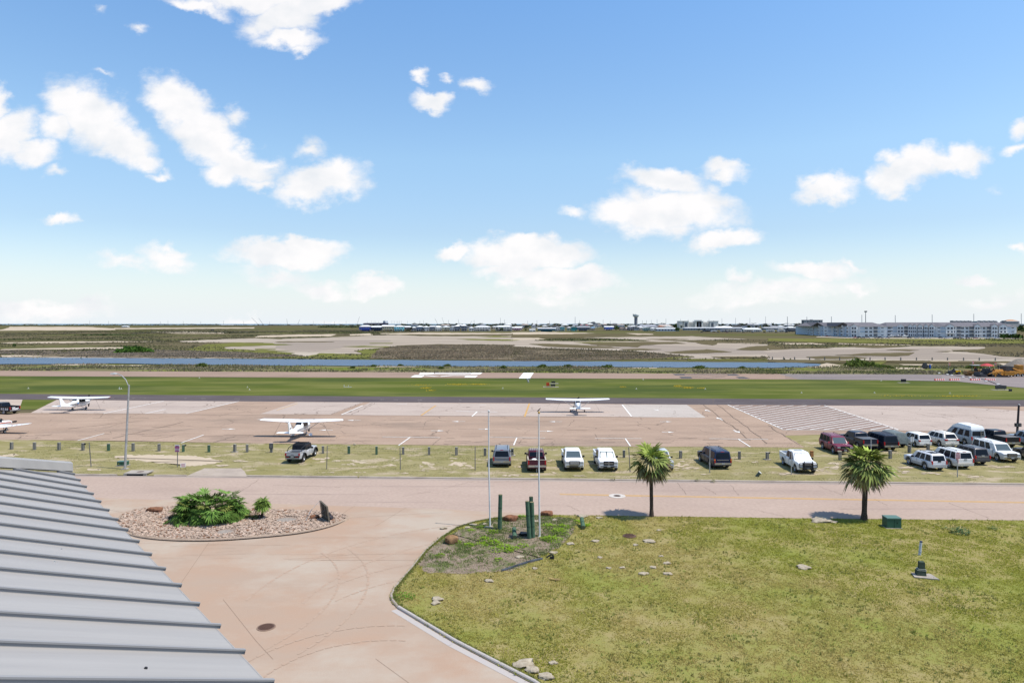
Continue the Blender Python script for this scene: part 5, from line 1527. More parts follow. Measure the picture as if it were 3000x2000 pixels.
for i, px in enumerate((2263,2296,2328,2372,2416,2460,2505,2549,2593,2639,2685,2731,2776,2823,2869,2916)):
	p = G(px, 1053.5 + i * .2)
	w_ = ['leftmost of the line', 'second from left', 'third from left, by the channel tip'][i] if i < 3 else f'{["above the mud by the channel end", "right of the channel end", "before the oval mud island", "at the middle of the oval island", "right of the oval island", "before the green thicket", "right of the green thicket", "left of the small roller", "above the small roller", "between the rollers", "above the big roller", "above the red umbrella", "near the right end of the line"][i - 3]}'
	tag(MB().box((0,0,.55),(.34,.34,1.25)).box((0,0,1.2),(.26,.26,.12)).build('fence_post', SH['wood_grey'], None, p), f'short dark fence post in the marsh, {w_}', 'post', 'fence posts in the marsh')
# VEHICLES
PAINT = {}
def paint(c, rough=.3, metal=0.0):
	k = tuple(c)
	if k not in PAINT:
		PAINT[k] = mat('car_paint', c, rough, metal, .22, coat=.12, c2=tuple(v * .9 for v in c), scale=1.2, detail=3)
	return PAINT[k]
def wheel_data(r, w, rimc='alloy', frac=.62):
	k = ('wheel', r, w, rimc)
	if k in SH:
		return SH[k]
	n = 22
	prof = [(r * frac, -w / 2),(r * .93,-w / 2),(r, -w * .36),(r, w * .36),(r * .93, w / 2),(r * frac, w / 2)]
	b = MB()
	b.loft([[(x, rr * math.cos(2 * math.pi * i / n), rr * math.sin(2 * math.pi * i / n)) for i in range(n)] for rr, x in prof], caps=False)
	ty = b.data('tyre', SH['rubber'],50)
	b = MB()
	R_ = r * frac
	prof = [(R_ * 1.0, w * .44),(R_ * .9, w * .36),(R_ * .86, w * .22),(R_ * .25, w * .30),(.001, w * .33)]
	b.loft([[(s_ * x, rr * math.cos(2 * math.pi * i / n), rr * math.sin(2 * math.pi * i / n)) for i in range(n)] for rr, x in prof for s_ in (1,)], caps=False)
	b.loft([[(-x, rr * math.cos(2 * math.pi * i / n), rr * math.sin(2 * math.pi * i / n)) for i in range(n)][::-1] for rr, x in prof], caps=False)
	for s_ in (-1,1):
		for k5 in range(5):
			a = 2 * math.pi * k5 / 5
			pts = []
			for rr, da in ((R_ * .42,-.2),(R_ * .84,-.34),(R_ * .84,.34),(R_ * .42,.2)):
				pts.append((s_ * w * .335, rr * math.cos(a + da), rr * math.sin(a + da)))
			b.poly(pts if s_ > 0 else pts[::-1],1)
	rim = b.data('rim', [SH[rimc], SH['black']],40)
	SH[k] = (ty, rim)
	return SH[k]
def add_wheel(root, x, y, r, w, rimc='alloy', frac=.62, name='wheel'):
	ty, rim = wheel_data(r, w, rimc, frac)
	o = link(name, ty, root, (x, y, r))
	link('rim', rim, o)
	return o
def lower_body(spec):
	L, W = spec['L'], spec['W']
	yr, yf = -L / 2, L / 2
	wr, arch = spec['r'], spec['r'] * 1.22
	ya_f, ya_r = spec['yf'], spec['yr']
	gc, zb, top = spec['gc'], spec['zm'], spec['top']     # top: [(y, z)...]
	ys = set([yr, yr + .05, yr + .14, yr + .3, yf - .3, yf - .14, yf - .05, yf])
	for yc in (ya_f, ya_r):
		for k in range(13):
			ys.add(yc + arch * math.cos(math.pi * k / 12) * .9999)
		ys.add(yc - arch - .02); ys.add(yc + arch + .02)
	for y, z in top:
		ys.add(y)
	ys = sorted(y for y in ys if yr - 1e-6 <= y <= yf + 1e-6)
	out = [ys[0]]
	for y in ys[1:]:
		if y - out[-1] > .008:
			out.append(y)
	ys = out
	def ztop(y):
		for (y0, z0),(y1, z1) in zip(top[:-1], top[1:]):
			if y0 <= y <= y1:
				return z0 + (z1 - z0) * (y - y0) / max(1e-6, y1 - y0)
		return top[-1][1] if y > top[-1][0] else top[0][1]
	rings = []
	for y in ys:
		zt = ztop(y)
		z0 = gc + spec.get('rise', .05) * max(0,(abs(y) - L / 2 + .5)) * 2
		for yc in (ya_f, ya_r):
			d = abs(y - yc)
			if d < arch:
				z0 = max(z0, wr + math.sqrt(arch * arch - d * d))
		zm = max(zb, z0 + .04)
		zm = min(zm, zt - .06)
		z0 = min(z0, zm - .03)
		e = L / 2 - abs(y)
		w = W / 2 * (1 - spec.get('nose', .07) * max(0,1 - e / .45) ** 2)
		fl = spec.get('flare', .0)
		for yc in (ya_f, ya_r):
			d = abs(y - yc)
			if d < arch * 1.12:
				w += fl
		tt = spec.get('tuck', .93)
		zs = zm + (zt - zm) * .78
		hw = [(w * .96, z0),(w, zm),(w * .985, zs),(w * tt, zt),(w * tt * .55, zt + spec.get('crown', .025))]
		ring = [(x_, y, z_) for x_, z_ in hw] + [(-x_, y, z_) for x_, z_ in hw[::-1]]
		rings.append(ring)
	return rings
def greenhouse(spec):
	zb, zr = spec['belt'], spec['H']
	wb, wr = spec['W'] / 2 * spec.get('gw', .92), spec['W'] / 2 * spec.get('rw', .76)
	b0, b1, r0, r1 = spec['gh']    # belt rear, belt front, roof rear, roof front (y)
	def ring(y0, y1, w, z, c):
		return [(-w + c, y0, z),(w - c, y0, z),(w, y0 + c, z),(w, y1 - c, z),(w - c, y1, z),(-w + c, y1, z),(-w, y1 - c, z),(-w, y0 + c, z)]
	f = (zr - .09 - zb) / (zr - zb)
	lerp = lambda a, b_: a + (b_ - a) * f
	rings = [ring(b0, b1, wb, zb - .03,.05), ring(lerp(b0, r0), lerp(b1, r1), lerp(wb, wr) + .015, zr - .09,.07),
			ring(r0 + .0 + .04, r1 - .06, wr - .03, zr - .025,.10), ring(r0 + .18, r1 - .25, wr - .18, zr, .12)]
	return rings
def make_car(name, label, cat, px, py, head, spec, c, group, near=None, z=0.0, jit=0.0, **kw):
	ang = R(head + jit)
	gp = G(px, py)
	ynear = spec['yr'] if head == 0 else spec['yf']
	off = rotz((0,-ynear, 0), ang)
	root = thing(name, label, cat, (gp.x + off[0], gp.y + off[1], z), ang, group)
	P = paint(c)
	low = kw.get('low')          # contrasting lower colour
	W, L, Hh = spec['W'], spec['L'], spec['H']
	b = MB()
	b.loft(lower_body(spec))
	if spec.get('gh'):
		b.loft(greenhouse(spec),0 if not kw.get('black_top') else 1)
	if kw.get('flat_hood'):
		pass
	b.build('body', [P, SH['black']], root, smooth=32)
	MB().box((0,0, spec['gc'] + .18),(W * .78, L * .86,.30)).box((0,0, spec['r'] + .25),(W * .62, L * .8,.4)).build('underbody', SH['black'], root)
	if low:
		b = MB()
		for s_ in (-1,1):
			b.box((s_ * (W / 2 + .004),(spec['yf'] + spec['yr']) / 2, spec['gc'] + .14),(.03, spec['yf'] - spec['yr'] - spec['r'] * 2.5,.26))
		b.build('side_cladding', paint(low), root)
	for (x, y) in ((W / 2 - .13, spec['yf']),(-W / 2 + .13, spec['yf']),(W / 2 - .13, spec['yr']),(-W / 2 + .13, spec['yr'])):
		add_wheel(root, x, y, spec['r'],.26, kw.get('rim', 'alloy'), kw.get('rimf', .62))
	# glazing ----------------------------------------------------
	if spec.get('gh'):
		zb, zr = spec['belt'], Hh
		wb, wr = W / 2 * spec.get('gw', .92), W / 2 * spec.get('rw', .76)
		b0, b1, r0, r1 = spec['gh']
		f = (zr - .09 - zb + .03) / (zr - zb + .03)
		def P3(sx, tb, tz):
			zz_ = zb - .03 + (zr - .09 - zb + .03) * tz
			ff = tz * f
			y0 = b0 + (r0 - b0) * ff; y1 = b1 + (r1 - b1) * ff
			w_ = wb + (wr - wb) * ff + .015 * tz + .008
			return (sx * w_, y0 + (y1 - y0) * tb, zz_)
		gm = SH['glass'] if not kw.get('clear') else SH['glass2']
		for (a, c_) in spec['side']:
			for sx in (-1,1):
				pts = [P3(sx, a, .05), P3(sx, c_, .05), P3(sx, c_ - .012,.96), P3(sx, a + .012,.96)]
				if sx < 0:
					pts = pts[::-1]
				MB().poly(pts).build('side_window', gm, root)
		def PE(front, tx, tz):
			zz_ = zb - .03 + (zr - .09 - zb + .03) * tz
			ff = tz * f
			y_ = (b1 + (r1 - b1) * ff + .008) if front else (b0 + (r0 - b0) * ff - .008)
			w_ = (wb + (wr - wb) * ff - .06) * tx
			return (w_, y_, zz_)
		ws = MB().poly([PE(True, .93,.08), PE(True, -.93,.08), PE(True, -.95,.95), PE(True, .95,.95)])
		ws.build('windscreen', SH['glass2'], root)
		rz0 = kw.get('rw0', .14)
		MB().poly([PE(False, -.9, rz0), PE(False, .9, rz0), PE(False, .9,.9), PE(False, -.9,.9)]).build('rear_window', gm, root)
		if kw.get('shade'):
			b = MB()
			for sx in (-1,1):
				b.poly([PE(True, .05 * sx, .14), PE(True, .82 * sx, .14), PE(True, .86 * sx, .5), PE(True, .80 * sx, .85), PE(True, .08 * sx, .85)][::-1 if sx < 0 else 1])
			o = b.build('sunshade', mat('sunshade_foil', (.55,.58,.56),.3,.3), root)
			o.location = (0,.012,.006)
	# lights, bumpers, plates --------------------------------------
	yr, yf = -L / 2, L / 2
	zt = spec['top'][0][1]; zh = spec['top'][-1][1]
	tl = spec.get('tail', (.12,.34, zt - .28))
	for sx in (-1,1):
		b = MB()
		b.box((sx * (W / 2 * .93 - tl[0] / 2 - .005), yr + .04, tl[2]),(tl[0],.14, tl[1]))
		o = b.build('taillight', SH['red'], root)
		if kw.get('amber'):
			MB().box((sx * (W / 2 * .93 - tl[0] / 2 - .005), yr + .032, tl[2] + tl[1] * .24),(tl[0] + .006,.14, tl[1] * .3)).build('indicator', SH['amber'], o)
	hl = spec.get('head', (.34,.2, zh - .2))
	for sx in (-1,1):
		MB().box((sx * (W / 2 * .90 - hl[0] / 2), yf - .05, hl[2]),(hl[0],.12, hl[1])).build('headlight', SH['lamp'], root)
	gw_ = W - 2 * hl[0] - .35
	gr = MB().box((0, yf + .0, hl[2] - .02),(gw_, .07, hl[1] + .10)).build('grille', kw.get('grille', SH['black']), root)
	MB().box((0, yf - .015, hl[2] - .02),(gw_ + .14,.06, hl[1] + .18)).build('grille_frame', SH['black'], gr)
	if kw.get('cross'):
		MB().box((0, yf + .045, hl[2] - .02),(gw_, .03,.07)).box((0, yf + .045, hl[2] - .02),(.10,.03, hl[1] + .1)).build('grille_bar', kw.get('crossm', P), gr)
	elif kw.get('bars', 2):
		b = MB()
		for k in range(kw.get('bars', 2)):
			b.box((0, yf + .04, hl[2] - .05 + (k - .5) * .11),(gw_, .03,.035))
		b.build('grille_bar', SH['chrome'], gr)
	bm_ = kw.get('bump', SH['chrome'])
	zb_ = spec['gc'] + .20
	b = MB()
	fw = W * .93
	b.loft([[(-fw / 2 - .02, yf - .25, zb_ - .1),(-fw / 2 + .08, yf + .03, zb_ - .1),(fw / 2 - .08, yf + .03, zb_ - .1),(fw / 2 + .02, yf - .25, zb_ - .1)],
			[(-fw / 2 - .03, yf - .25, zb_ + .1),(-fw / 2 + .08, yf + .06, zb_ + .1),(fw / 2 - .08, yf + .06, zb_ + .1),(fw / 2 + .03, yf - .25, zb_ + .1)]])
	b.build('bumper', kw.get('fbump', bm_), root)
	MB().box((0, yf + .05, zb_ - .06),(W * .56,.05,.13)).build('air_intake', SH['black'], root)
	b = MB()
	b.loft([[(fw / 2 + .02, yr + .2, zb_ - .02),(fw / 2 - .06, yr - .06, zb_ - .02),(-fw / 2 + .06, yr - .06, zb_ - .02),(-fw / 2 - .02, yr + .2, zb_ - .02)],
			[(fw / 2 + .02, yr + .2, zb_ + .17),(fw / 2 - .06, yr - .07, zb_ + .17),(-fw / 2 + .06, yr - .07, zb_ + .17),(-fw / 2 - .02, yr + .2, zb_ + .17)]])
	b.build('bumper', bm_, root)
	pz_ = zb_ + (.09 if kw.get('plate_low', True) else .5)
	MB().box((0, yr - .08 if kw.get('plate_low', True) else yr - .012, pz_),(.32,.02,.15)).build('number_plate', kw.get('platem', SH['lamp']), root)
	MB().box((kw.get('fplx', 0), yf + .075, zb_ + .0),(.32,.02,.14)).build('number_plate', SH['lamp'], root)
	if spec.get('gh'):
		ym = spec['gh'][1] - .55
		for sx in (-1,1):
			b = MB()
			b.box((sx * (W / 2 + .11), ym, spec['belt'] + .08),(.22,.12,.19), taper=.9)
			b.box((sx * (W / 2 - .02), ym, spec['belt'] + .03),(.14,.07,.07))
			b.build('mirror', kw.get('mirror', SH['black']), root)
	b = MB()
	for yy in spec.get('seams', ()):
		for sx in (-1,1):
			b.box((sx * (W / 2 * .995), yy, (spec['gc'] + spec['belt']) / 2 + .05),(.02,.018, spec['belt'] - spec['gc'] - .22))
	if b.v:
		b.build('door_seam', SH['black'], root)
	for yy in spec.get('seams', ())[:-1]:
		for sx in (-1,1):
			MB().box((sx * (W / 2 * .975), yy + .14, spec['belt'] - .13),(.04,.16,.035)).build('door_handle', kw.get('handle', P), root)
	if kw.get('rack'):
		wr = W / 2 * spec.get('rw', .76) - .14
		b = MB()
		for sx in (-1,1):
			b.tube([(sx * wr, spec['gh'][2] + .25, Hh),(sx * wr, spec['gh'][2] + .4, Hh + .08),(sx * wr, spec['gh'][3] - .6, Hh + .08),(sx * wr, spec['gh'][3] - .4, Hh - .01)],.025,5)
		if kw['rack'] > 1:
			for k in range(kw['rack']):
				yy = spec['gh'][2] + .55 + k * (spec['gh'][3] - spec['gh'][2] - 1.3) / max(1, kw['rack'] - 1)
				b.box((0, yy, Hh + .07),(2 * wr, .05,.03))
		b.build('roof_rack', kw.get('rackm', SH['black']), root)
	if kw.get('sunroof'):
		MB().box((0, spec['gh'][3] - .75, Hh + .003),(W * .42,.42,.012)).build('sunroof', SH['glass'], root)
	if kw.get('moon'):
		MB().box((0, spec['gh'][2] + .9, Hh + .004),(W * .42,1.0,.016)).build('roof_panel', SH['black'], root)
	if kw.get('brake'):
		MB().box((0, spec['gh'][2] + .02, Hh - .05),(.34,.08,.045)).build('brake_light', SH['red'], root)
	if kw.get('hatch_line'):
		MB().box((0, yr - .006, zt - .06),(W * .62,.015,.05)).build('tailgate_trim', kw['hatch_line'], root)
	if kw.get('arches'):
		for yc in (spec['yf'], spec['yr']):
			for sx in (-1,1):
				b = MB(); n = 10; ro = spec['r'] * 1.22
				for k in range(n):
					a0, a1 = math.pi * k / n, math.pi * (k + 1) / n
					q = lambda a, rr: (sx * (W / 2 + kw.get('arch_out', .03)), yc + rr * math.cos(a), spec['r'] + rr * math.sin(a))
					q2 = lambda a, rr: (sx * (W / 2 - .1), yc + rr * math.cos(a), spec['r'] + rr * math.sin(a))
					b.poly([q(a0, ro), q(a0, ro + .10), q(a1, ro + .10), q(a1, ro)])
					b.poly([q(a0, ro + .10), q2(a0, ro + .12), q2(a1, ro + .12), q(a1, ro + .10)])
					b.poly([q(a0, ro), q(a1, ro), q2(a1, ro), q2(a0, ro)])
				b.build('wheel_arch', kw['arches'], root)
	return root
def pickup_bed(root, spec, c, cover=None, rail=None, y0=None, inner=None):
	W, L = spec['W'], spec['L']
	yb0 = -L / 2 + .02; yb1 = y0
	z0, z1 = spec['top'][0][1], spec['bedz']
	w = W / 2 * .95
	b = MB()
	P = paint(c)
	t = .09
	b.box((-w + t / 2,(yb0 + yb1) / 2,(z0 + z1) / 2 - .05),(t, yb1 - yb0, z1 - z0 + .1))
	b.box((w - t / 2,(yb0 + yb1) / 2,(z0 + z1) / 2 - .05),(t, yb1 - yb0, z1 - z0 + .1))
	b.box((0, yb0 + t / 2,(z0 + z1) / 2 - .05),(2 * w - 2 * t, t, z1 - z0 + .1))
	b.box((0, yb1 - t / 2,(z0 + z1) / 2 - .05),(2 * w - 2 * t, t, z1 - z0 + .1))
	bed = b.build('cargo_bed', P, root)
	MB().box((0,(yb0 + yb1) / 2, z0 + .04),(2 * w - 2 * t, yb1 - yb0 - 2 * t, .04)).build('bed_liner', inner or SH['black'], bed)
	b = MB()
	for sx in (-1,1):
		b.box((sx * (w - t / 2),(yb0 + yb1) / 2, z1 + .02),(t + .03, yb1 - yb0,.04))
	b.box((0, yb0 + t / 2, z1 + .02),(2 * w - 2 * t - .04, t + .03,.04))
	b.build('bed_rail', rail or P, bed)
	if cover:
		MB().box((0,(yb0 + yb1) / 2 + .02, z1 + .055),(2 * w - .06, yb1 - yb0 - .08,.05)).build('bed_cover', cover, bed)
	return bed
SUVL = dict(L=5.15, W=2.0, H=1.90, r=.41, yf=1.55, yr=-1.42, gc=.36, zm=.66, top=[(-2.575,1.08),(1.05,1.12),(1.3,1.12),(2.35,1.05),(2.575,.95)], belt=1.09, gh=(-2.55,1.32,-2.38,.62),
			side=[(.03,.275),(.295,.555),(.575,.81)], seams=(-.95,.05,1.05), tail=(.13,.40,.94), head=(.36,.18,.88))
SUBU = dict(SUVL, L=5.55, yf=1.75, yr=-1.55, top=[(-2.775,1.08),(1.25,1.12),(1.5,1.12),(2.55,1.05),(2.775,.95)], gh=(-2.75,1.52,-2.60,.82), side=[(.03,.30),(.33,.56),(.585,.79)])
SUVM = dict(L=4.65, W=1.80, H=1.76, r=.39, yf=1.38, yr=-1.29, gc=.36, zm=.64, top=[(-2.325,1.01),(.85,1.04),(1.1,1.04),(2.1,.97),(2.325,.86)], belt=1.01, gh=(-2.28,1.12,-2.08,.42),
			side=[(.04,.31),(.35,.58),(.605,.82)], seams=(-.85,.0,.92), tail=(.13,.34,.92), head=(.34,.17,.84))
CROSS = dict(L=5.05, W=1.95, H=1.76, r=.37, yf=1.55, yr=-1.47, gc=.24, zm=.62, top=[(-2.525,1.02),(-2.3,1.12),(.9,1.06),(1.3,1.04),(2.2,.92),(2.525,.72)], belt=1.05, gh=(-2.42,1.42,-1.95,.35), rw=.70, nose=.14,
			side=[(.08,.31),(.345,.58),(.60,.86)], seams=(-.9,.05,1.0), tail=(.36,.17,.98), head=(.36,.2,.72))
HATCH = dict(L=4.25, W=1.80, H=1.68, r=.34, yf=1.32, yr=-1.30, gc=.24, zm=.6, top=[(-2.125,.98),(.9,1.02),(1.2,1.0),(1.9,.88),(2.125,.66)], belt=1.0, gh=(-2.05,1.30,-1.80,.45), rw=.76, nose=.12,
			side=[(.05,.25),(.285,.55),(.575,.85)], seams=(-.75,.1,1.0), tail=(.22,.2,.88), head=(.32,.2,.70))
TRUCK = dict(L=5.8, W=2.0, H=1.90, r=.41, yf=1.95, yr=-1.65, gc=.40, zm=.75, top=[(-2.9,.96),(-.95,.96),(-.93,1.14),(1.35,1.18),(1.65,1.19),(2.65,1.12),(2.9,1.02)], belt=1.17, gh=(-.95,1.62,-.72,.85), bedz=1.30,
			side=[(.05,.44),(.475,.83)], seams=(-.9,.2,1.3), tail=(.13,.42,1.06), head=(.36,.24,.92))
VAN = dict(L=5.65, W=2.02, H=2.02, r=.37, yf=1.85, yr=-1.65, gc=.30, zm=.66, top=[(-2.825,1.12),(1.7,1.15),(1.95,1.13),(2.6,1.02),(2.825,.9)], belt=1.14, gh=(-2.80,2.0,-2.70,.95), rw=.86, gw=.95,
		side=[(.07,.27),(.33,.54),(.62,.80)], seams=(-.7,.5,1.5), tail=(.16,.42,.98), head=(.3,.2,.84))
GRP = 'vehicles parked on the roadside grass'
GRP2 = 'vehicles parked in the right hand lot'
# 1 jeep style pickup -------------------------------------------------
JEEP = dict(L=5.35, W=1.80, H=1.84, r=.44, yf=1.92, yr=-1.57, gc=.52, zm=.80, top=[(-2.675,1.02),(-.85,1.02),(-.83,1.16),(1.05,1.18),(1.15,1.20),(2.35,1.18),(2.675,1.10)], belt=1.18, gh=(-.85,1.12,-.78,.82), gw=.90, rw=.84, bedz=1.22, nose=.10,
			side=[(.06,.46),(.52,.88)], seams=(-.8,.1,1.0), tail=(.15,.26,1.05), head=(.24,.24,.98))
jp = make_car('pickup_truck', 'silver off road pickup with black top and chunky tyres beside the white plane', 'pickup', 868,1353,0, JEEP, (.40,.40,.41), GRP, jit=-4, black_top=True, bump=SH['black'], rim='alloy', rimf=.5, bars=0, arches=SH['black'], arch_out=.10)
pickup_bed(jp, JEEP, (.40,.40,.41), y0=-.86)
b = MB()
for sx in (-1,1):
	b.tube([(sx * .80,-2.2,1.24),(sx * .74,-1.9,1.62),(sx * .74,-.9,1.74)],.045,6)
b.build('sport_bar', SH['black'], jp)
b = MB()
for k in range(3):
	b.box((0,-.55 + k * .5,1.87),(1.2,.08,.06))
for sx in (-1,1):
	b.box((sx * .6,.0,1.88),(.05,1.4,.05))
b.build('roof_rack', SH['black'], jp)
text('tailgate_lettering', 'Jeep', .20, SH['black'], jp, (0,-2.69,1.0),(R(90),0,0))
for sx in (-.62,-.45,.45,.62):
	MB().box((sx, -2.765,.80),(.10,.02,.07)).build('reflector', SH['red'], jp)
make_car('suv', 'grey SUV seen from behind between the flagpoles, leftmost of the parked row', 'SUV', 1470.5,1363,0, SUVL, (.155,.17,.20), GRP, rack=1, hatch_line=SH['chrome'], brake=True)
t3 = make_car('pickup_truck', 'dark maroon pickup with tan rails behind the right flagpole', 'pickup', 1572,1377,0, TRUCK, (.075,.018,.03), GRP, bump=flat((.42,.37,.30)), brake=True)
pickup_bed(t3, TRUCK, (.075,.018,.03), rail=flat((.42,.37,.30)), y0=-.93)
b = MB()
for k in range(7):
	b.box((-.6 + k * .2,0,1.925),(.05,1.2,.03))
b.build('roof_slats', flat((.42,.37,.30)), t3)
MB().sphere((-.25,-1.9,1.15),.22,8,5, sq=(1.4,1,.7)).build('cargo_bag', SH['white'], t3)
t4 = make_car('pickup_truck', 'white pickup facing the street with a wide chrome mesh grille', 'pickup', 1681,1375.5,180, TRUCK, (.72,.72,.72), GRP, grille=flat((.36,.36,.37),.4,.4,.4), bars=2, clear=True, mirror=SH['black'], fplx=-.55)
pickup_bed(t4, TRUCK, (.72,.72,.72), y0=-.93)
t5 = make_car('pickup_truck', 'white pickup facing the street with a foil sunshade and cross bar grille', 'pickup', 1780,1376.5,180, dict(TRUCK, top=[(-2.9,.96),(-.95,.96),(-.93,1.14),(1.35,1.2),(1.65,1.22),(2.5,1.16),(2.9,.98)]),(.72,.72,.73), GRP, cross=True, crossm=SH['chrome'], shade=True, fbump=flat((.33,.34,.36),.4))
pickup_bed(t5, TRUCK, (.72,.72,.73), y0=-.93)
t6 = make_car('pickup_truck', 'silver pickup mostly hidden behind the left palm', 'pickup', 1942,1377,180, TRUCK, (.45,.47,.50), GRP, bars=3)
pickup_bed(t6, TRUCK, (.45,.47,.50), y0=-.93)
make_car('suv', 'dark navy SUV seen from behind, alone right of the left palm', 'SUV', 2106,1368.5,0, SUBU, (.012,.018,.05), GRP, jit=3, rack=1, amber=True, brake=True, hatch_line=SH['chrome'])
t8 = make_car('pickup_truck', 'white pickup with black grille guard parked apart left of the right palm', 'pickup', 2357,1382.5,180, TRUCK, (.72,.72,.73), GRP, jit=-3, sunroof=True, shade=True, bars=3, mirror=SH['black'])
pickup_bed(t8, TRUCK, (.72,.72,.73), y0=-.93)
b = MB()
for sx in (-1,1):
	b.box((sx * .42,3.02,.85),(.07,.07,.95))
	b.tube([(sx * .42,3.02,1.18),(sx * .88,3.0,1.12),(sx * .92,2.98,.72),(sx * .42,3.02,.66)],.03,6)
for z_ in (.62,.80,.98,1.16,1.30):
	b.box((0,3.02, z_),(.84,.05,.045))
b.build('grille_guard', SH['black'], t8)
make_car('suv', 'burgundy SUV facing the street above the right palm', 'SUV', 2465,1328,180, SUVL, (.16,.022,.045), GRP2, jit=-2, rack=1, fbump=paint((.16,.022,.045)), bump=paint((.16,.022,.045)), mirror=flat((.45,.06,.09),.4), bars=1)
t10 = make_car('pickup_truck', 'dark blue black pickup with a flat bed cover next to the burgundy SUV', 'pickup', 2534,1314,0, TRUCK, (.02,.026,.045), GRP2, jit=2, brake=True)
pickup_bed(t10, TRUCK, (.02,.026,.045), cover=mat('bed_cover', (.10,.105,.115),.5), y0=-.93)
make_car('suv', 'long black SUV with chrome bumper left of the tarpaulin covered vehicle', 'SUV', 2595,1316.5,0, SUBU, (.016,.017,.026), GRP2, jit=2, rack=6, rackm=flat((.10,.11,.15)))
make_car('hatchback', 'small rounded white hatchback right of the tarpaulin covered vehicle', 'hatchback', 2699,1308,0, HATCH, (.68,.68,.66), GRP2, jit=2, bump=paint((.68,.68,.66)), handle=SH['chrome'])
make_car('suv', 'pearl white crossover with wrapped red lights left of the tall van', 'SUV', 2773,1307,0, CROSS, (.68,.66,.62), GRP2, jit=2, rack=1, low=(.36,.30,.22), bump=paint((.68,.66,.62)), hatch_line=SH['chrome'])
v15 = make_car('van', 'tall blue grey conversion van with raised white roof', 'van', 2848,1302,0, VAN, (.26,.31,.37), GRP2, jit=2, tail=None, rw0=.2)
b = MB()
b.loft([[(-.86,-2.66,2.0),(.86,-2.66,2.0),(.86,.95,2.0),(.5,1.15,2.0),(-.5,1.15,2.0),(-.86,.95,2.0)],
		[(-.84,-2.62,2.2),(.84,-2.62,2.2),(.84,.7,2.22),(.5,.95,2.2),(-.5,.95,2.2),(-.84,.7,2.22)],
		[(-.74,-2.45,2.46),(.74,-2.45,2.46),(.72,.0,2.52),(.4,.3,2.5),(-.4,.3,2.5),(-.72,.0,2.52)],
		[(-.45,-2.2,2.53),(.45,-2.2,2.53),(.42,-.3,2.6),(.2,-.15,2.6),(-.2,-.15,2.6),(-.42,-.3,2.6)]])
b.build('raised_roof', mat('white_fibreglass', (.66,.68,.69),.4), v15, smooth=35)
b = MB()
for sx in (.22,.62):
	b.box((sx, -2.90,1.6),(.04,.04,1.0))
for z_ in (1.2,1.45,1.7,1.95):
	b.box((.42,-2.90, z_),(.44,.035,.035))
b.build('ladder', SH['chrome'], v15)
for sx in (-1,1):
	MB().box((sx * .995,-.4,1.02),(.02,3.8,.10)).build('side_stripe', flat((.45,.50,.55)), v15)
t16 = make_car('pickup_truck', 'black pickup with grey bed cover right of the tall van', 'pickup', 2945,1308,0, TRUCK, (.013,.014,.02), GRP2, jit=3, brake=True)
pickup_bed(t16, TRUCK, (.013,.014,.02), cover=mat('bed_cover', (.13,.12,.115),.6), y0=-.93)
make_car('suv', 'silver blue SUV with roof rails cut by the right edge, back row', 'SUV', 3030,1306,0, SUVM, (.30,.34,.40), GRP2, jit=2, rack=2)
make_car('suv', 'silver white SUV with black roof panel, nearest at the left of the lot', 'SUV', 2733,1374.8,0, SUVM, (.62,.63,.66), GRP2, jit=3, rack=2, moon=True, low=(.34,.345,.36), arches=flat((.36,.37,.40),.4), bump=flat((.42,.43,.45),.4), plate_low=False, platem=SH['black'])
make_car('suv', 'big white SUV with tan trim behind the red and white sign', 'SUV', 2806,1369,0, SUVL, (.66,.66,.65), GRP2, jit=3, rack=2, low=(.33,.27,.20), bump=paint((.62,.58,.52)), arches=flat((.35,.29,.22),.4), arch_out=.015, brake=True, plate_low=False)
make_car('suv', 'charcoal SUV between the big white SUV and the white one facing out', 'SUV', 2858,1357.5,0, dict(SUVM, L=4.8, W=1.88, H=1.86),(.085,.085,.095), GRP2, jit=3, rack=1, bump=paint((.085,.085,.095)), hatch_line=SH['chrome'], plate_low=False)
make_car('suv', 'long white SUV facing out towards the street, right part of the lot', 'SUV', 2947,1350.5,180, SUBU, (.66,.66,.65), GRP2, jit=-2, rack=1, clear=False, bars=2, mirror=flat((.6,.6,.6),.4), amber=False)
make_car('suv', 'dark brown grey SUV cut off by the right edge, front row', 'SUV', 3072,1356,0, SUVL, (.085,.075,.065), GRP2, jit=3, rack=1, low=(.26,.22,.16))
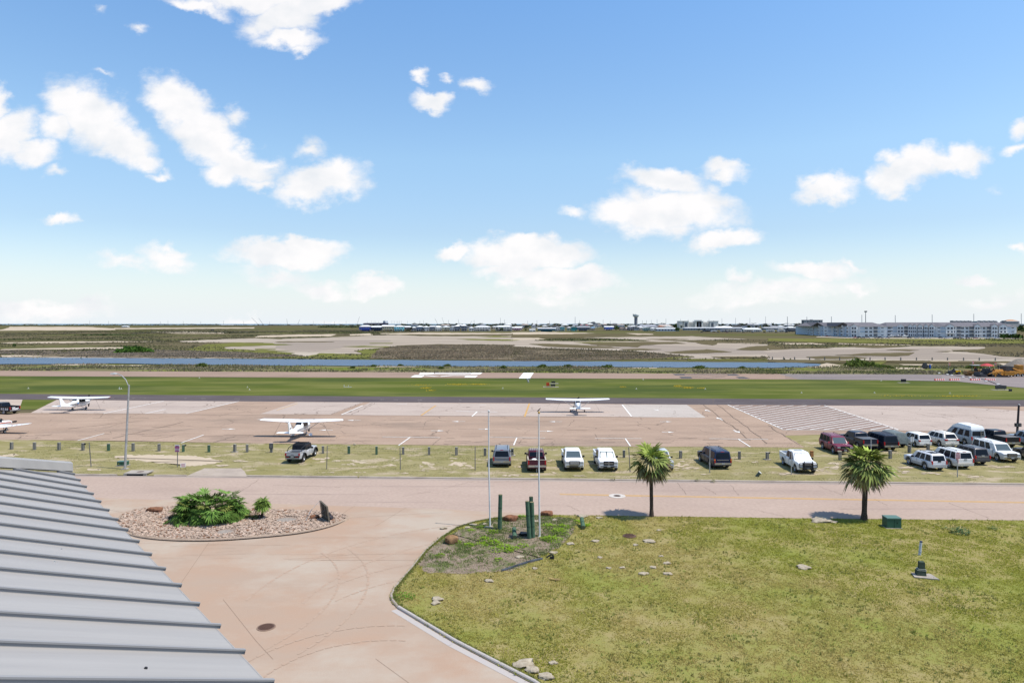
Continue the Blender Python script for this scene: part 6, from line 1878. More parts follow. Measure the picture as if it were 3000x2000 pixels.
# 12 covered vehicle -----------------------------------------------------
gp = G(2625,1308)
cv = thing('covered_vehicle', 'off road vehicle under a loose grey green tarpaulin', 'covered car', (gp.x, gp.y + 1.25,0), R(2), GRP2)
prof = [(-2.15,.72),(-2.1,1.25),(-1.9,1.78),(.4,1.84),(.75,1.70),(1.05,1.22),(2.0,1.12),(2.15,.75)]
prof = [(-2.18,.5),(-2.14,1.3),(-1.92,1.80),(-1.0,1.84),(.3,1.86),(.65,1.72),(1.1,1.26),(1.95,1.14),(2.14,.95),(2.18,.55)]
b = MB()
rings = []
rc = random.Random(8)
nx = 14
for j, (y, zt) in enumerate(prof):
	ring = []
	for i in range(nx + 1):
		t = i / nx
		a = math.pi * t
		hw = .86 if zt > 1.5 else .90
		if t < .3:
			x = -.98 + (.98 - hw) * (t / .3) ; zz_ = .52 + (zt - .12 - .52) * (t / .3)
		elif t > .7:
			x = .98 - (.98 - hw) * ((1 - t) / .3); zz_ = .52 + (zt - .12 - .52) * ((1 - t) / .3)
		else:
			x = -hw + 2 * hw * (t - .3) / .4; zz_ = zt + .03 * math.sin(math.pi * (t - .3) / .4)
		fold = .05 * math.sin(j * 2.3 + i * 1.7) + rc.uniform(-.03,.03)
		sc_ = 1 if (t < .28 or t > .72) else .3
		sag = .22 * math.sin(j * 1.4 + 1) * (1 if t in (0,1) else 0)
		ring.append((x * (1 + fold * sc_), y + rc.uniform(-.04,.04), max(.3, zz_ + fold * .5 * sc_ + sag * .5)))
	rings.append(ring)
b.loft(rings, closed=False, caps=True)
b.build('tarpaulin', mat('grey_tarpaulin', (.095,.12,.125),.75, c2=(.14,.165,.165), scale=1.5, bump=.7), cv, smooth=60)
MB().box((0,0,.62),(1.5,3.6,.4)).build('chassis', SH['black'], cv)
for sx in (-.75,.75):
	for sy in (-1.3,1.3):
		add_wheel(cv, sx, sy, .40,.26)
t23 = make_car('pickup_truck', 'black pickup with white lettering at the far left of the apron', 'pickup', 22,1211,0, dict(TRUCK),(.014,.014,.017), GRP + ' far left', brake=False)
t23.rotation_euler[2] = R(74)
g_ = G(14,1214)
t23.location = (g_.x - 1.5, g_.y + 1.4,.02)
pickup_bed(t23, TRUCK, (.014,.014,.017), y0=-.93)
b = MB()
rt = random.Random(2)
for x0 in (-2.6,-2.2,-1.7,-1.3,-.6,-.1,.35):
	b.box((-1.005, x0 + .12,1.0),(.012,.26,.12)); b.box((-1.005, x0 + .15,.8),(.012,.3,.1))
b.build('side_lettering', SH['white'], t23)
MB().box((-.25,-2.91,1.12),(.5,.012,.12)).box((.1,-2.91,.95),(1.1,.012,.10)).box((0,-2.91,.8),(1.0,.012,.08)).build('tailgate_lettering', SH['white'], t23)
# AIRCRAFT
m_air = mat('aircraft_white', (.80,.80,.80),.3,0,.5, coat=.3, c2=(.74,.74,.74), scale=.8)
def sec(y, w, zb, zt, n=16, p=2.6):
	out = []
	cz, hz = (zb + zt) / 2,(zt - zb) / 2
	for k in range(n):
		a = 2 * math.pi * k / n
		ca, sa = math.cos(a), math.sin(a)
		out.append((w * math.copysign(abs(ca) ** (2 / p), ca), y, cz + hz * math.copysign(abs(sa) ** (2 / p), sa)))
	return out
def airfoil(y0, c, z, t, x, n=7):
	inc = .055
	up = [(x, y0 + c / 2 - c * k / n, z + inc * c * (.5 - k / n) + t * (1.0 * math.sin(math.pi * (k / n) ** .55)) * .75) for k in range(n + 1)]
	lo = [(x, y0 + c / 2 - c * k / n, z + inc * c * (.5 - k / n) - t * .25 * math.sin(math.pi * (k / n) ** .6)) for k in range(n - 1,0,-1)]
	return up + lo
def prop(root, y, z, ang, d=1.9, nb=2):
	b = MB()
	for k in range(nb):
		s_ = 1
		dx, dz = math.cos(ang + k * 2 * math.pi / nb), math.sin(ang + k * 2 * math.pi / nb)
		rings = []
		for r, w, tw in ((.12,.09,.8),(.45,.15,.6),(.8,.13,.35),(d / 2,.07,.25)):
			cx, cz = dx * r, dz * r
			px_, pz_ = -dz * s_, dx * s_
			a = w * math.cos(tw); yv = w * math.sin(tw) * .6
			rings.append([(cx + px_ * a, y + yv + .012, z + cz + pz_ * a),(cx - px_ * a, y - yv + .012, z + cz - pz_ * a),(cx - px_ * a, y - yv - .012, z + cz - pz_ * a),(cx + px_ * a, y + yv - .012, z + cz + pz_ * a)])
		b.loft(rings)
	o = b.build('propeller', SH['black'], root)
	b = MB()
	b.loft([[(r * math.cos(2 * math.pi * i / 14), yy, z + r * math.sin(2 * math.pi * i / 14)) for i in range(14)] for r, yy in ((.17, y - .05),(.16, y + .06),(.10, y + .18),(.01, y + .25))])
	b.build('spinner', m_air, o, smooth=40)
def cessna(label, px, py, rz, tip, stripe, prop_ang, pants, tail_txt=None):
	p = G(px, py)
	root = thing('light_aircraft', label, 'small plane', (p.x, p.y, .02), R(rz), 'light aircraft parked on the apron')
	b = MB()
	b.loft([sec(-4.75,.06,1.02,1.22), sec(-4.3,.13,.98,1.34), sec(-3.0,.27,.88,1.46), sec(-1.7,.43,.76,1.62), sec(-1.05,.52,.70,1.98), sec(-.5,.56,.66,2.10), sec(.55,.56,.64,2.12), sec(.95,.56,.63,2.0), sec(1.35,.53,.66,1.66), sec(2.1,.47,.80,1.66), sec(2.45,.36,1.0,1.62), sec(2.55,.2,1.2,1.56)])
	b.build('fuselage', m_air, root, smooth=38)
	b = MB()
	st = [(-5.5,.92,.05,2.30,-.02),(-5.35,1.12,.11,2.29,0),(-2.6,1.6,.19,2.16,.05),(0,1.62,.20,2.10,.05),(2.6,1.6,.19,2.16,.05),(5.35,1.12,.11,2.29,0),(5.5,.92,.05,2.30,-.02)]
	b.loft([airfoil(yo, c, z, t, x) for x, c, t, z, yo in st])
	wg = b.build('wing', m_air, root, smooth=40)
	b = MB()
	for s_ in (-1,1):
		b.box((s_ * 1.9,-.50,2.245),(2.1,.02,.012)); b.box((s_ * 4.0,-.38,2.315),(1.9,.02,.012))
	b.build('flap_line', flat((.35,.35,.36)), wg)
	for s_ in (-1,1):
		b = MB()
		b.loft([airfoil(-.02,.90,2.30,.055, s_ * 5.50), airfoil(-.05,.75,2.285,.05, s_ * 5.60), airfoil(-.12,.4,2.25,.03, s_ * 5.66)])
		b.build('wing_tip', flat(tip, .4), root)
	for s_ in (-1,1):
		MB().cyl((s_ * .54,.35,.78),(s_ * 2.55,.25,2.12),.045, n=6).build('wing_strut', flat((.55,.55,.56) if pants else (.7,.7,.7),.4), root)
	b = MB()
	for s_ in (-1,1):
		b.loft([airfoil(-4.15,1.05,1.22,.07,0), airfoil(-4.30,.72,1.22,.05, s_ * 1.62), airfoil(-4.40,.5,1.22,.02, s_ * 1.72)])
	b.build('tailplane', m_air, root, smooth=40)
	b = MB()
	v = [(-4.85,1.12),(-4.55,1.30),(-5.05,2.52),(-4.55,2.62),(-3.75,1.75),(-2.6,1.42)]
	out = [(-4.72,1.05),(-5.08,2.50),(-4.98,2.60),(-4.52,2.62),(-3.80,1.72),(-3.3,1.50),(-2.4,1.46),(-3.2,1.2)]
	b.mesh([(-.045, y, z) for y, z in out] + [(.045, y, z) for y, z in out],[tuple(range(8)), tuple(range(15,7,-1))] + [(i, 8 + i, 8 + (i + 1) % 8,(i + 1) % 8) for i in range(8)])
	fin = b.build('tail_fin', m_air, root)
	MB().sphere((0,-4.9,2.66),.06,8,5).cyl((0,-4.9,2.58),(0,-4.9,2.66),.035, n=6).build('beacon', flat((.35,.02,.02) if not pants else (.3,.3,.3)), fin)
	gl = MB()
	gl.poly([(-.40,-1.32,1.79),(.40,-1.32,1.79),(.36,-.93,2.05),(-.36,-.93,2.05)])
	o = gl.build('rear_window', SH['glass'], root); o.location = (0,-.03,.035)
	for s_ in (-1,1):
		for y0, y1 in ((-.85,-.2),(-.12,.75)):
			pts = [(s_ * .575, y0,1.48),(s_ * .575, y1 + .1,1.48),(s_ * .545, y1,1.94),(s_ * .545, y0 + .12,1.94)]
			MB().poly(pts if s_ > 0 else pts[::-1]).build('side_window', SH['glass'], root)
	ws = MB().poly([(.46,1.30,1.68),(-.46,1.30,1.68),(-.44,.90,2.05),(.44,.90,2.03)]).build('windscreen', SH['glass'], root)
	ws.location = (0,.03,.03)
	for k, (c, z0, hh) in enumerate(stripe):
		b = MB()
		for s_ in (-1,1):
			pts = [(s_ * .335,-2.6, z0 - .02),(s_ * .475,-1.6, z0 - .01),(s_ * .573,-.6, z0),(s_ * .577,.6, z0 + .01),(s_ * .556,1.3, z0 + .02),(s_ * .50,2.05, z0 + .03)]
			for q, r_ in zip(pts[:-1], pts[1:]):
				qq = [q, r_, (r_[0], r_[1], r_[2] + hh),(q[0], q[1], q[2] + hh * .8)]
				b.poly(qq if s_ > 0 else qq[::-1])
		b.build('stripe', flat(c, .4), root)
	for s_ in (-1,1):
		MB().cyl((s_ * .45,-.1,.70),(s_ * 1.15,0,.25),.045,.035,6).build('gear_leg', m_air if pants else SH['galv'], root)
		w_ = add_wheel(root, s_ * 1.22,0,.21,.15, 'white', .5)
		if pants:
			b = MB()
			b.loft([[(s_ * 1.22 + x, y, z) for x, y, z in ring] for ring in ([(-.05,.55,.22),(.05,.55,.22),(.05,.55,.3),(-.05,.55,.3)],[(-.15,.2,.10),(.15,.2,.10),(.15,.2,.46),(-.15,.2,.46)],[(-.15,-.2,.12),(.15,-.2,.12),(.15,-.2,.46),(-.15,-.2,.46)],[(-.03,-.7,.28),(.03,-.7,.28),(.03,-.7,.36),(-.03,-.7,.36)])])
			b.build('wheel_fairing', mat('fairing', (.62,.66,.72),.35), root, smooth=60)
	MB().cyl((0,1.75,.75),(0,1.85,.25),.05, n=6).build('nose_gear', m_air, root)
	add_wheel(root, 0,1.86,.19,.14, 'white', .5)
	prop(root, 2.62,1.40, prop_ang, 2.24,3 if pants else 2)
	b = MB()
	for yy in (-.3,.15):
		b.cyl((.0, yy, 2.2),(.0, yy - .12,2.5),.012, n=4)
	b.build('antenna', SH['black'], root)
	for s_ in (-1,1):
		tag(MB().cyl((0,0,0),(s_ * 1.1,-.2,-2.13),.014, n=4).build('tie_down_rope', flat((.16,.14,.13)), None, (p.x + s_ * 2.75, p.y + .1,2.16)),
			f'tie down rope from the {"right" if s_ > 0 else "left"} wing of the {tail_txt}', 'rope', 'tie down ropes of the parked planes')
	return root
pA = cessna('white high wing plane with grey stripes parked just behind the silver pickup', 884,1279,-2,(.78,.78,.78),[((.10,.10,.12),1.22,.06),((.12,.12,.14),1.36,.04)], R(36), True, 'plane behind the silver pickup')
text('registration', 'N5205', .30, SH['black'], pA, (.345,-2.2,1.08),(R(90),0, R(97)))
b = MB()
for k in range(5):
	b.box((.052,-4.62 + k * .13,1.72 + .03 * k),(.02,.09,.12))
b.build('fin_lettering', SH['black'], pA)
pB = cessna('white high wing plane with brown stripes and red wing tips at the far left', 232,1201,-2,(.22,.045,.035),[((.10,.05,.035),1.18,.09),((.25,.20,.16),1.34,.05),((.06,.035,.03),1.42,.04)], R(88), False, 'far left plane')
b = MB()
rg = random.Random(6)
for k in range(60):
	yy = rg.uniform(-3.0,-1.2); zz_ = 1.08 + (yy + 3) * .02 + rg.uniform(-.10,.14)
	xw = .27 + (yy + 3.0) * .125 + .012
	b.box((xw, yy, zz_),(.012, rg.uniform(.03,.12), rg.uniform(.02,.05)))
b.build('speckled_graphic', SH['black'], pB)
MB().cyl((.52,-1.05,1.3),(.575,-1.05,1.3),.17, n=14).build('emblem', flat((.05,.22,.45),.4), pB)
MB().box((.56,-1.05,1.12),(.03,.34,.12)).build('emblem', flat((.45,.15,.03),.4), pB)
pC = cessna('white high wing plane seen tail on at the centre right of the apron', 1692,1207.5,0,(.12,.035,.06),[((.30,.32,.36),1.25,.06)], R(62), False, 'plane seen tail on')
gp = G(0,1268.5)
Y = gp.y
pD = thing('light_aircraft', 'white low wing plane with an orange stripe cut by the left edge', 'small plane', (-72.55, Y, .02), R(-3), 'light aircraft parked on the apron')
b = MB()
b.loft([sec(-5.2,.05,1.1,1.3), sec(-3.6,.22,.95,1.45), sec(-1.8,.48,.75,1.62), sec(-1.0,.56,.68,1.92), sec(.2,.58,.66,2.0), sec(.8,.57,.66,1.9), sec(1.35,.54,.68,1.55), sec(2.6,.46,.74,1.42), sec(2.95,.35,.82,1.32), sec(3.05,.2,.92,1.22)])
b.build('fuselage', m_air, pD, smooth=38)
b = MB()
b.loft([airfoil(yo, c, z, t, x) for x, c, t, z, yo in [(-5.4,.8,.04,1.38,-.1),(-2.2,1.5,.16,.98,.05),(0,1.75,.2,.80,.1),(2.2,1.5,.16,.98,.05),(5.4,.8,.04,1.38,-.1)]])
wgD = b.build('wing', m_air, pD, smooth=40)
b = MB()
for s_ in (-1,1):
	for x0 in (2.6,3.3,4.0,4.6):
		t_ = (x0 - 2.2) / 3.2
		z0 = .98 + .4 * t_ + .125 * (1 - t_ * .7)
		c = 1.5 - .7 * t_
		b.poly([(s_ * x0,.05 + c * .40, z0 + .012),(s_ * (x0 + .16),.05 + c * .40, z0 + .02),(s_ * (x0 + .45),.0 - c * .30, z0 + .0),(s_ * (x0 + .29),.0 - c * .30, z0 - .01)][::1 if s_ > 0 else -1])
b.build('wing_stripe', flat((.45,.06,.02),.4), wgD)
b = MB()
for s_ in (-1,1):
	pts = [(s_ * .50,-1.8,1.15),(s_ * .59,-.8,1.2),(s_ * .60,.8,1.2),(s_ * .55,1.6,1.17),(s_ * .485,2.6,1.1)]
	for q, r_ in zip(pts[:-1], pts[1:]):
		qq = [q, r_, (r_[0], r_[1], r_[2] + .12),(q[0], q[1], q[2] + .14)]
		b.poly(qq if s_ > 0 else qq[::-1])
b.build('stripe', flat((.50,.09,.015),.4), pD)
for s_ in (-1,1):
	for y0, y1 in ((-.9,-.1),(0,.8)):
		pts = [(s_ * .595, y0,1.45),(s_ * .595, y1 + .1,1.45),(s_ * .53, y1,1.82),(s_ * .53, y0 + .1,1.82)]
		MB().poly(pts if s_ > 0 else pts[::-1]).build('side_window', SH['glass'], pD)
o = MB().poly([(.46,1.34,1.56),(-.46,1.34,1.56),(-.44,.84,1.9),(.44,.84,1.9)]).build('windscreen', SH['glass'], pD); o.location = (0,.03,.03)
b = MB()
out = [(-5.15,1.1),(-5.5,2.35),(-4.95,2.4),(-4.2,1.5),(-3.2,1.42),(-3.8,1.2)]
b.mesh([(-.04, y, z) for y, z in out] + [(.04, y, z) for y, z in out],[tuple(range(6)), tuple(range(11,5,-1))] + [(i, 6 + i, 6 + (i + 1) % 6,(i + 1) % 6) for i in range(6)])
b.build('tail_fin', m_air, pD)
b = MB()
for s_ in (-1,1):
	b.loft([airfoil(-4.7,.95,1.25,.06,0), airfoil(-4.8,.6,1.27,.03, s_ * 1.8)])
b.build('tailplane', m_air, pD)
for s_ in (-1,1):
	MB().cyl((s_ * 1.5,0,.85),(s_ * 1.6,0,.25),.05, n=6).build('gear_leg', SH['galv'], pD)
	add_wheel(pD, s_ * 1.65,0,.24,.16, 'white', .6)
MB().cyl((0,2.2,.8),(0,2.3,.25),.05, n=6).build('nose_gear', SH['galv'], pD)
add_wheel(pD, 0,2.3,.2,.14, 'white', .5)
prop(pD, 3.1,1.08, R(8))
# PAVING CREW
m_cy = mat('machine_yellow', (.56,.25,.03),.55, c2=(.38,.17,.03), scale=2.5, detail=7)
m_cb = mat('machine_brown', (.30,.17,.055),.7, c2=(.15,.085,.035), scale=3, detail=7)
m_ck = mat('machine_black', (.022,.024,.03),.6, c2=(.05,.05,.055), scale=4)
gY = lambda px, py: G(px, py)
def drum(root, x, y, r, w, m_, name='drum'):
	MB().cyl((x - w / 2, y, r),(x + w / 2, y, r), r, n=22).build(name, m_, root, smooth=40)
p = gY(2795,1097)
rl = thing('road_roller', 'small yellow and black roller with a flag at the left of the paving crew', 'roller', (p.x, p.y, .07),0, 'road rollers')
for x in (-1.15,1.15):
	MB().cyl((x, -.65,.45),(x, .65,.45),.45, n=20).build('drum', m_ck, rl, smooth=40)
MB().loft([[(.15,-.6,.62),(.15,.6,.62),(.15,.6,1.35),(.15,-.6,1.35)],[(1.5,-.55,.7),(1.5,.55,.7),(1.5,.55,1.2),(1.5,-.55,1.2)],[(1.85,-.4,.8),(1.85,.4,.8),(1.85,.4,1.0),(1.85,-.4,1.0)]]).build('hood', mat('bright_yellow', (.62,.38,.02),.4), rl)
MB().box((-.7,0,.85),(1.7,1.1,.5)).box((-.3,0,1.2),(.5,.6,.5)).box((-.05,0,1.55),(.14,.55,.5)).build('platform', m_ck, rl)
b = MB()
b.tube([(-1.35,-.55,1.0),(-1.35,-.55,2.2),(-1.35,.55,2.2),(-1.35,.55,1.0)],.04,6)
b.build('roll_bar', m_ck, rl)
MB().box((.6,0,1.38),(1.2,.8,.10)).build('dust_cover', flat((.42,.42,.43)), rl)
def flag(px, py, z, h, label):
	q = G(px, py)
	r = thing('safety_flag', label, 'flag', (q.x, q.y, z),0, 'red and white safety flags')
	MB().cyl((0,0,0),(0,0, h),.03, n=5).build('staff', SH['galv'], r)
	b = MB()
	for k in range(3):
		b.box((.25 + .04 * k, .04 * math.sin(k * 2), h - .2 - k * .27),(.5 - .06 * k, .03,.27), mi=k % 2)
	b.build('cloth', [flat((.55,.12,.08)), flat((.6,.56,.55))], r)
flag(2779,1097,1.0,2.6, 'red and white flag on the small roller')
p = gY(2864,1101)
br = thing('road_roller', 'large dusty brown roller with a wide drum and canopy', 'roller', (p.x, p.y, .07), R(-4), 'road rollers')
MB().cyl((-2.7,-1.0,.82),(-2.7,1.0,.82),.82, n=26).build('drum', m_cb, br, smooth=40)
MB().cyl((-2.7,-1.06,.82),(-2.7,-1.0,.82),.5, n=16).build('drum_plate', flat((.10,.06,.03)), br)
MB().box((-2.7,-1.12,1.0),(1.2,.12,.5)).box((-1.75,0,1.1),(.5,2.1,.5)).box((-2.7,1.12,1.0),(1.2,.12,.5)).build('yoke', m_cb, br)
MB().box((-.4,0,1.0),(2.6,1.7,.9)).build('chassis', m_cb, br)
MB().box((1.2,0,1.15),(1.6,1.8,1.2), taper=.9).build('hood', m_cy, br)
MB().box((-.5,0,1.7),(.7,.8,.55)).build('seat', m_ck, br)
for sx in (-.9,.5):
	for sy in (-.8,.8):
		MB().cyl((sx - .3, sy, 1.4),(sx - .3, sy, 3.05),.05, n=6).build('canopy_post', m_ck, br)
MB().box((-.5,0,3.1),(2.4,2.1,.12)).build('canopy', flat((.40,.41,.42)), br)
for sy in (-.8,.8):
	add_wheel(br, 1.4, sy, .7,.5)
for w_ in list(br.children):
	if w_.name.startswith('wheel'):
		w_.rotation_euler = (0,0, R(90))
flag(2848,1101,1.5,2.9, 'red and white flag on the canopy of the brown roller')
flag(2914,1100,1.5,2.4, 'red and white flag on the paver screen')
p = gY(2905,1104)
pv = thing('asphalt_paver', 'black and yellow asphalt paver under a red umbrella', 'paver', (p.x, p.y, .07), R(-3))
MB().box((-3.2,0,.45),(1.6,3.4,.7)).box((-3.7,0,.9),(.9,3.2,.9), taper=.8).build('screed', m_ck, pv)
b = MB()
for k in range(9):
	b.tube([(-4.2 + k * .35,-1.5 + (k % 3) * .3,.7),(-4.0 + k * .35,-1.2,1.6 + .25 * (k % 3)),(-3.8 + k * .35,-1.3,1.1)],.07,5)
b.build('handrail', m_ck, pv)
MB().box((-1.3,0,1.3),(2.2,2.2,1.2)).box((-1.6,0,2.0),(1.2,1.6,.6)).build('engine_house', m_ck, pv)
MB().box((1.2,0,1.15),(3.4,2.3,1.1)).box((1.6,0,1.9),(2.4,1.8,.5), taper=.85).build('body', m_cy, pv)
MB().loft([[(2.9,-1.5,.5),(2.9,1.5,.5),(2.9,1.6,1.6),(2.9,-1.6,1.6)],[(5.2,-1.5,.5),(5.2,1.5,.5),(5.4,1.7,1.45),(5.4,-1.7,1.45)]]).build('hopper', m_cy, pv)
b = MB()
b.tube([(-2.4,-1.25,.6),(.4,-1.3,1.6),(2.4,-1.25,.5)],.10,6)
b.box((.3,-1.22,.55),(.35,.12,.9)); b.box((2.7,-1.6,1.0),(.14,.1,1.2))
b.build('tow_arm', m_cy, pv)
MB().box((1.4,-1.17,1.0),(.9,.04,.7)).build('grille', m_ck, pv)
MB().cyl((1.9,0,2.1),(1.9,0,2.9),.14, n=8).cyl((1.9,0,2.9),(1.9,0,3.3),.36,.3,10).build('exhaust', m_ck, pv)
for sy in (-1,1):
	b = MB()
	b.box((1.6, sy * .95,.34),(4.2,.4,.6))
	for k in range(5):
		b.cyl((-.3 + k * .95, sy * .95 - .22,.34),(-.3 + k * .95, sy * .95 + .22,.34),.34, n=12)
	b.build('track', m_ck, pv, smooth=40)
um = thing('umbrella', 'red parasol shading the paver driver', 'umbrella', (p.x - 1.35, p.y - .1,2.3),0)
MB().cyl((0,0,0),(0,0,1.55),.03, n=6).build('pole', SH['galv'], um)
b = MB()
n = 10
rings = [[(r * math.cos(2 * math.pi * i / n), r * math.sin(2 * math.pi * i / n), z - (.08 if i % 2 and r > 1 else 0)) for i in range(n)] for r, z in ((1.75,.98),(1.2,1.30),(.5,1.54),(.02,1.62))]
b.loft(rings, caps=False)
b.build('canopy', mat('red_canvas', (.42,.045,.05),.8), um)
p = gY(2968,1103)
mt = thing('transfer_machine', 'orange yellow milling and transfer machine with a raised conveyor at the right edge', 'paving machine', (p.x, p.y, .07), R(-2))
MB().box((.4,0,1.2),(4.2,2.3,.9)).build('chassis', m_cy, mt)
MB().loft([[(-3.4,-.6,2.2),(-3.4,.6,2.2),(-3.4,.6,3.0),(-3.4,-.6,3.0)],[(-2.6,-.9,1.6),(-2.6,.9,1.6),(-2.6,.9,3.1),(-2.6,-.9,3.1)],[(-.4,-.9,1.6),(-.4,.9,1.6),(-.4,.9,2.9),(-.4,-.9,2.9)]]).build('hopper_cover', m_ck, mt)
MB().box((1.6,0,2.5),(1.5,1.9,1.7)).build('cab', m_cy, mt)
b = MB()
for k in range(5):
	b.box((1.0 + k * .3,-.96,2.6),(.12,.04,1.0))
b.build('vent_slats', flat((.20,.10,.02)), mt)
b = MB()
b.cyl((-.8,-1.0,2.4),(3.6,-1.0,.7),.16, n=6); b.cyl((-.8,1.0,2.4),(3.6,1.0,.7),.16, n=6)
b.build('conveyor', m_cy, mt)
MB().box((2.9,0,.9),(1.6,2.0,.5)).build('auger', m_cb, mt)
for sx in (-1.2,.6,2.0,3.4):
	for sy in (-.95,.95):
		o = add_wheel(mt, sx, sy, .5,.4)
		o.rotation_euler = (0,0, R(90))
p = gY(2992,1092)
sp = thing('gravel_pile', 'grey heap of asphalt millings behind the machines', 'gravel pile', (p.x + 6, p.y + 8,0))
r_ = np.random.default_rng(4)
b = MB()
rings = []
for k, (rr, z_) in enumerate(((6.5,0),(5.0,1.2),(3.2,2.6),(1.4,3.8),(.1,4.2))):
	rings.append([(rr * (1 + .12 * math.sin(i * 2.1 + k)) * math.cos(2 * math.pi * i / 16), rr * (1 + .12 * math.cos(i * 1.7 + k)) * math.sin(2 * math.pi * i / 16), z_) for i in range(16)])
b.loft(rings)
b.build('heap', mat('millings', (.26,.225,.19),.95, c2=(.18,.155,.13), scale=2, bump=.8), sp, smooth=60)
p = gY(2712,1081)
pm = thing('water_pump', 'dark pump trailer with a blue barrel on the bank left of the rollers', 'pump', (p.x, p.y, .05))
MB().box((-.2,0,1.0),(1.6,1.0,.9)).box((-.3,0,1.65),(1.0,.8,.5)).box((0,0,.45),(2.4,1.0,.2)).cyl((.1,0,1.8),(.1,0,2.3),.1, n=6).build('pump', m_ck, pm)
MB().cyl((1.3,-.2,.1),(1.3,-.2,1.5),.3, n=12).build('barrel', flat((.02,.10,.45),.5), pm)
for sy in (-.6,.6):
	MB().cyl((-.2, sy - .1,.35),(-.2, sy + .1,.35),.35, n=12).build('wheel', SH['rubber'], pm)
for i, (px, ln) in enumerate(((2753,30),(2797,30),(2858,30),(2901,30))):
	p = G(px, 1114.5 - .2 * i)
	w_ = ln / F * p.y
	r = thing('barricade', ['low red and white barricade, leftmost of four on the runway edge', 'low red and white barricade, second from left on the runway edge', 'low red and white barricade, third from left on the runway edge', 'low red and white barricade, rightmost, in front of the paver'][i], 'barricade', (p.x, p.y, .07),0, 'low barricades across the runway')
	b = MB()
	for k in range(10):
		b.loft([[(-w_ / 2 + k * w_ / 10,-.25,0),(-w_ / 2 + k * w_ / 10,.25,0),(-w_ / 2 + k * w_ / 10,.12,.42),(-w_ / 2 + k * w_ / 10,-.12,.42)],[(-w_ / 2 + (k + 1) * w_ / 10,-.25,0),(-w_ / 2 + (k + 1) * w_ / 10,.25,0),(-w_ / 2 + (k + 1) * w_ / 10,.12,.42),(-w_ / 2 + (k + 1) * w_ / 10,-.12,.42)]], k % 2)
	b.build('body', [flat((.55,.09,.06),.5), flat((.62,.5,.48),.5)], r)
hp = [G(2760,1096.5), G(2785,1099.5), G(2840,1106), G(2870,1110), G(2890,1114), G(2925,1128), G(2945,1132)]
tag(MB().tube([(q.x, q.y, .12) for q in hp],.10,6).build('hose', m_ck), 'black hose laid diagonally across the runway with white bags', 'hose')
for i, (px, py) in enumerate(((2752,1095),(2776,1099),(2788,1101),(2821,1106.5),(2842,1108.5),(2861,1112),(2888,1118),(2924,1128))):
	p = G(px, py)
	w_ = ['at the grass edge, left end', 'below the small roller, left one', 'below the small roller, right one', 'just left of the big drum', 'below the big drum', 'touching the third barricade', 'between the runway and the dark sign box', 'nearest, by the dark sign box'][i]
	tag(MB().sphere((0,0,.12),.5,10,6, sq=(1,.6,.45)).build('sandbag', flat((.56,.55,.53)), None, (p.x, p.y, .08), smooth=60), f'white sandbag on the hose {w_}', 'sandbag', 'white sandbags along the hose')
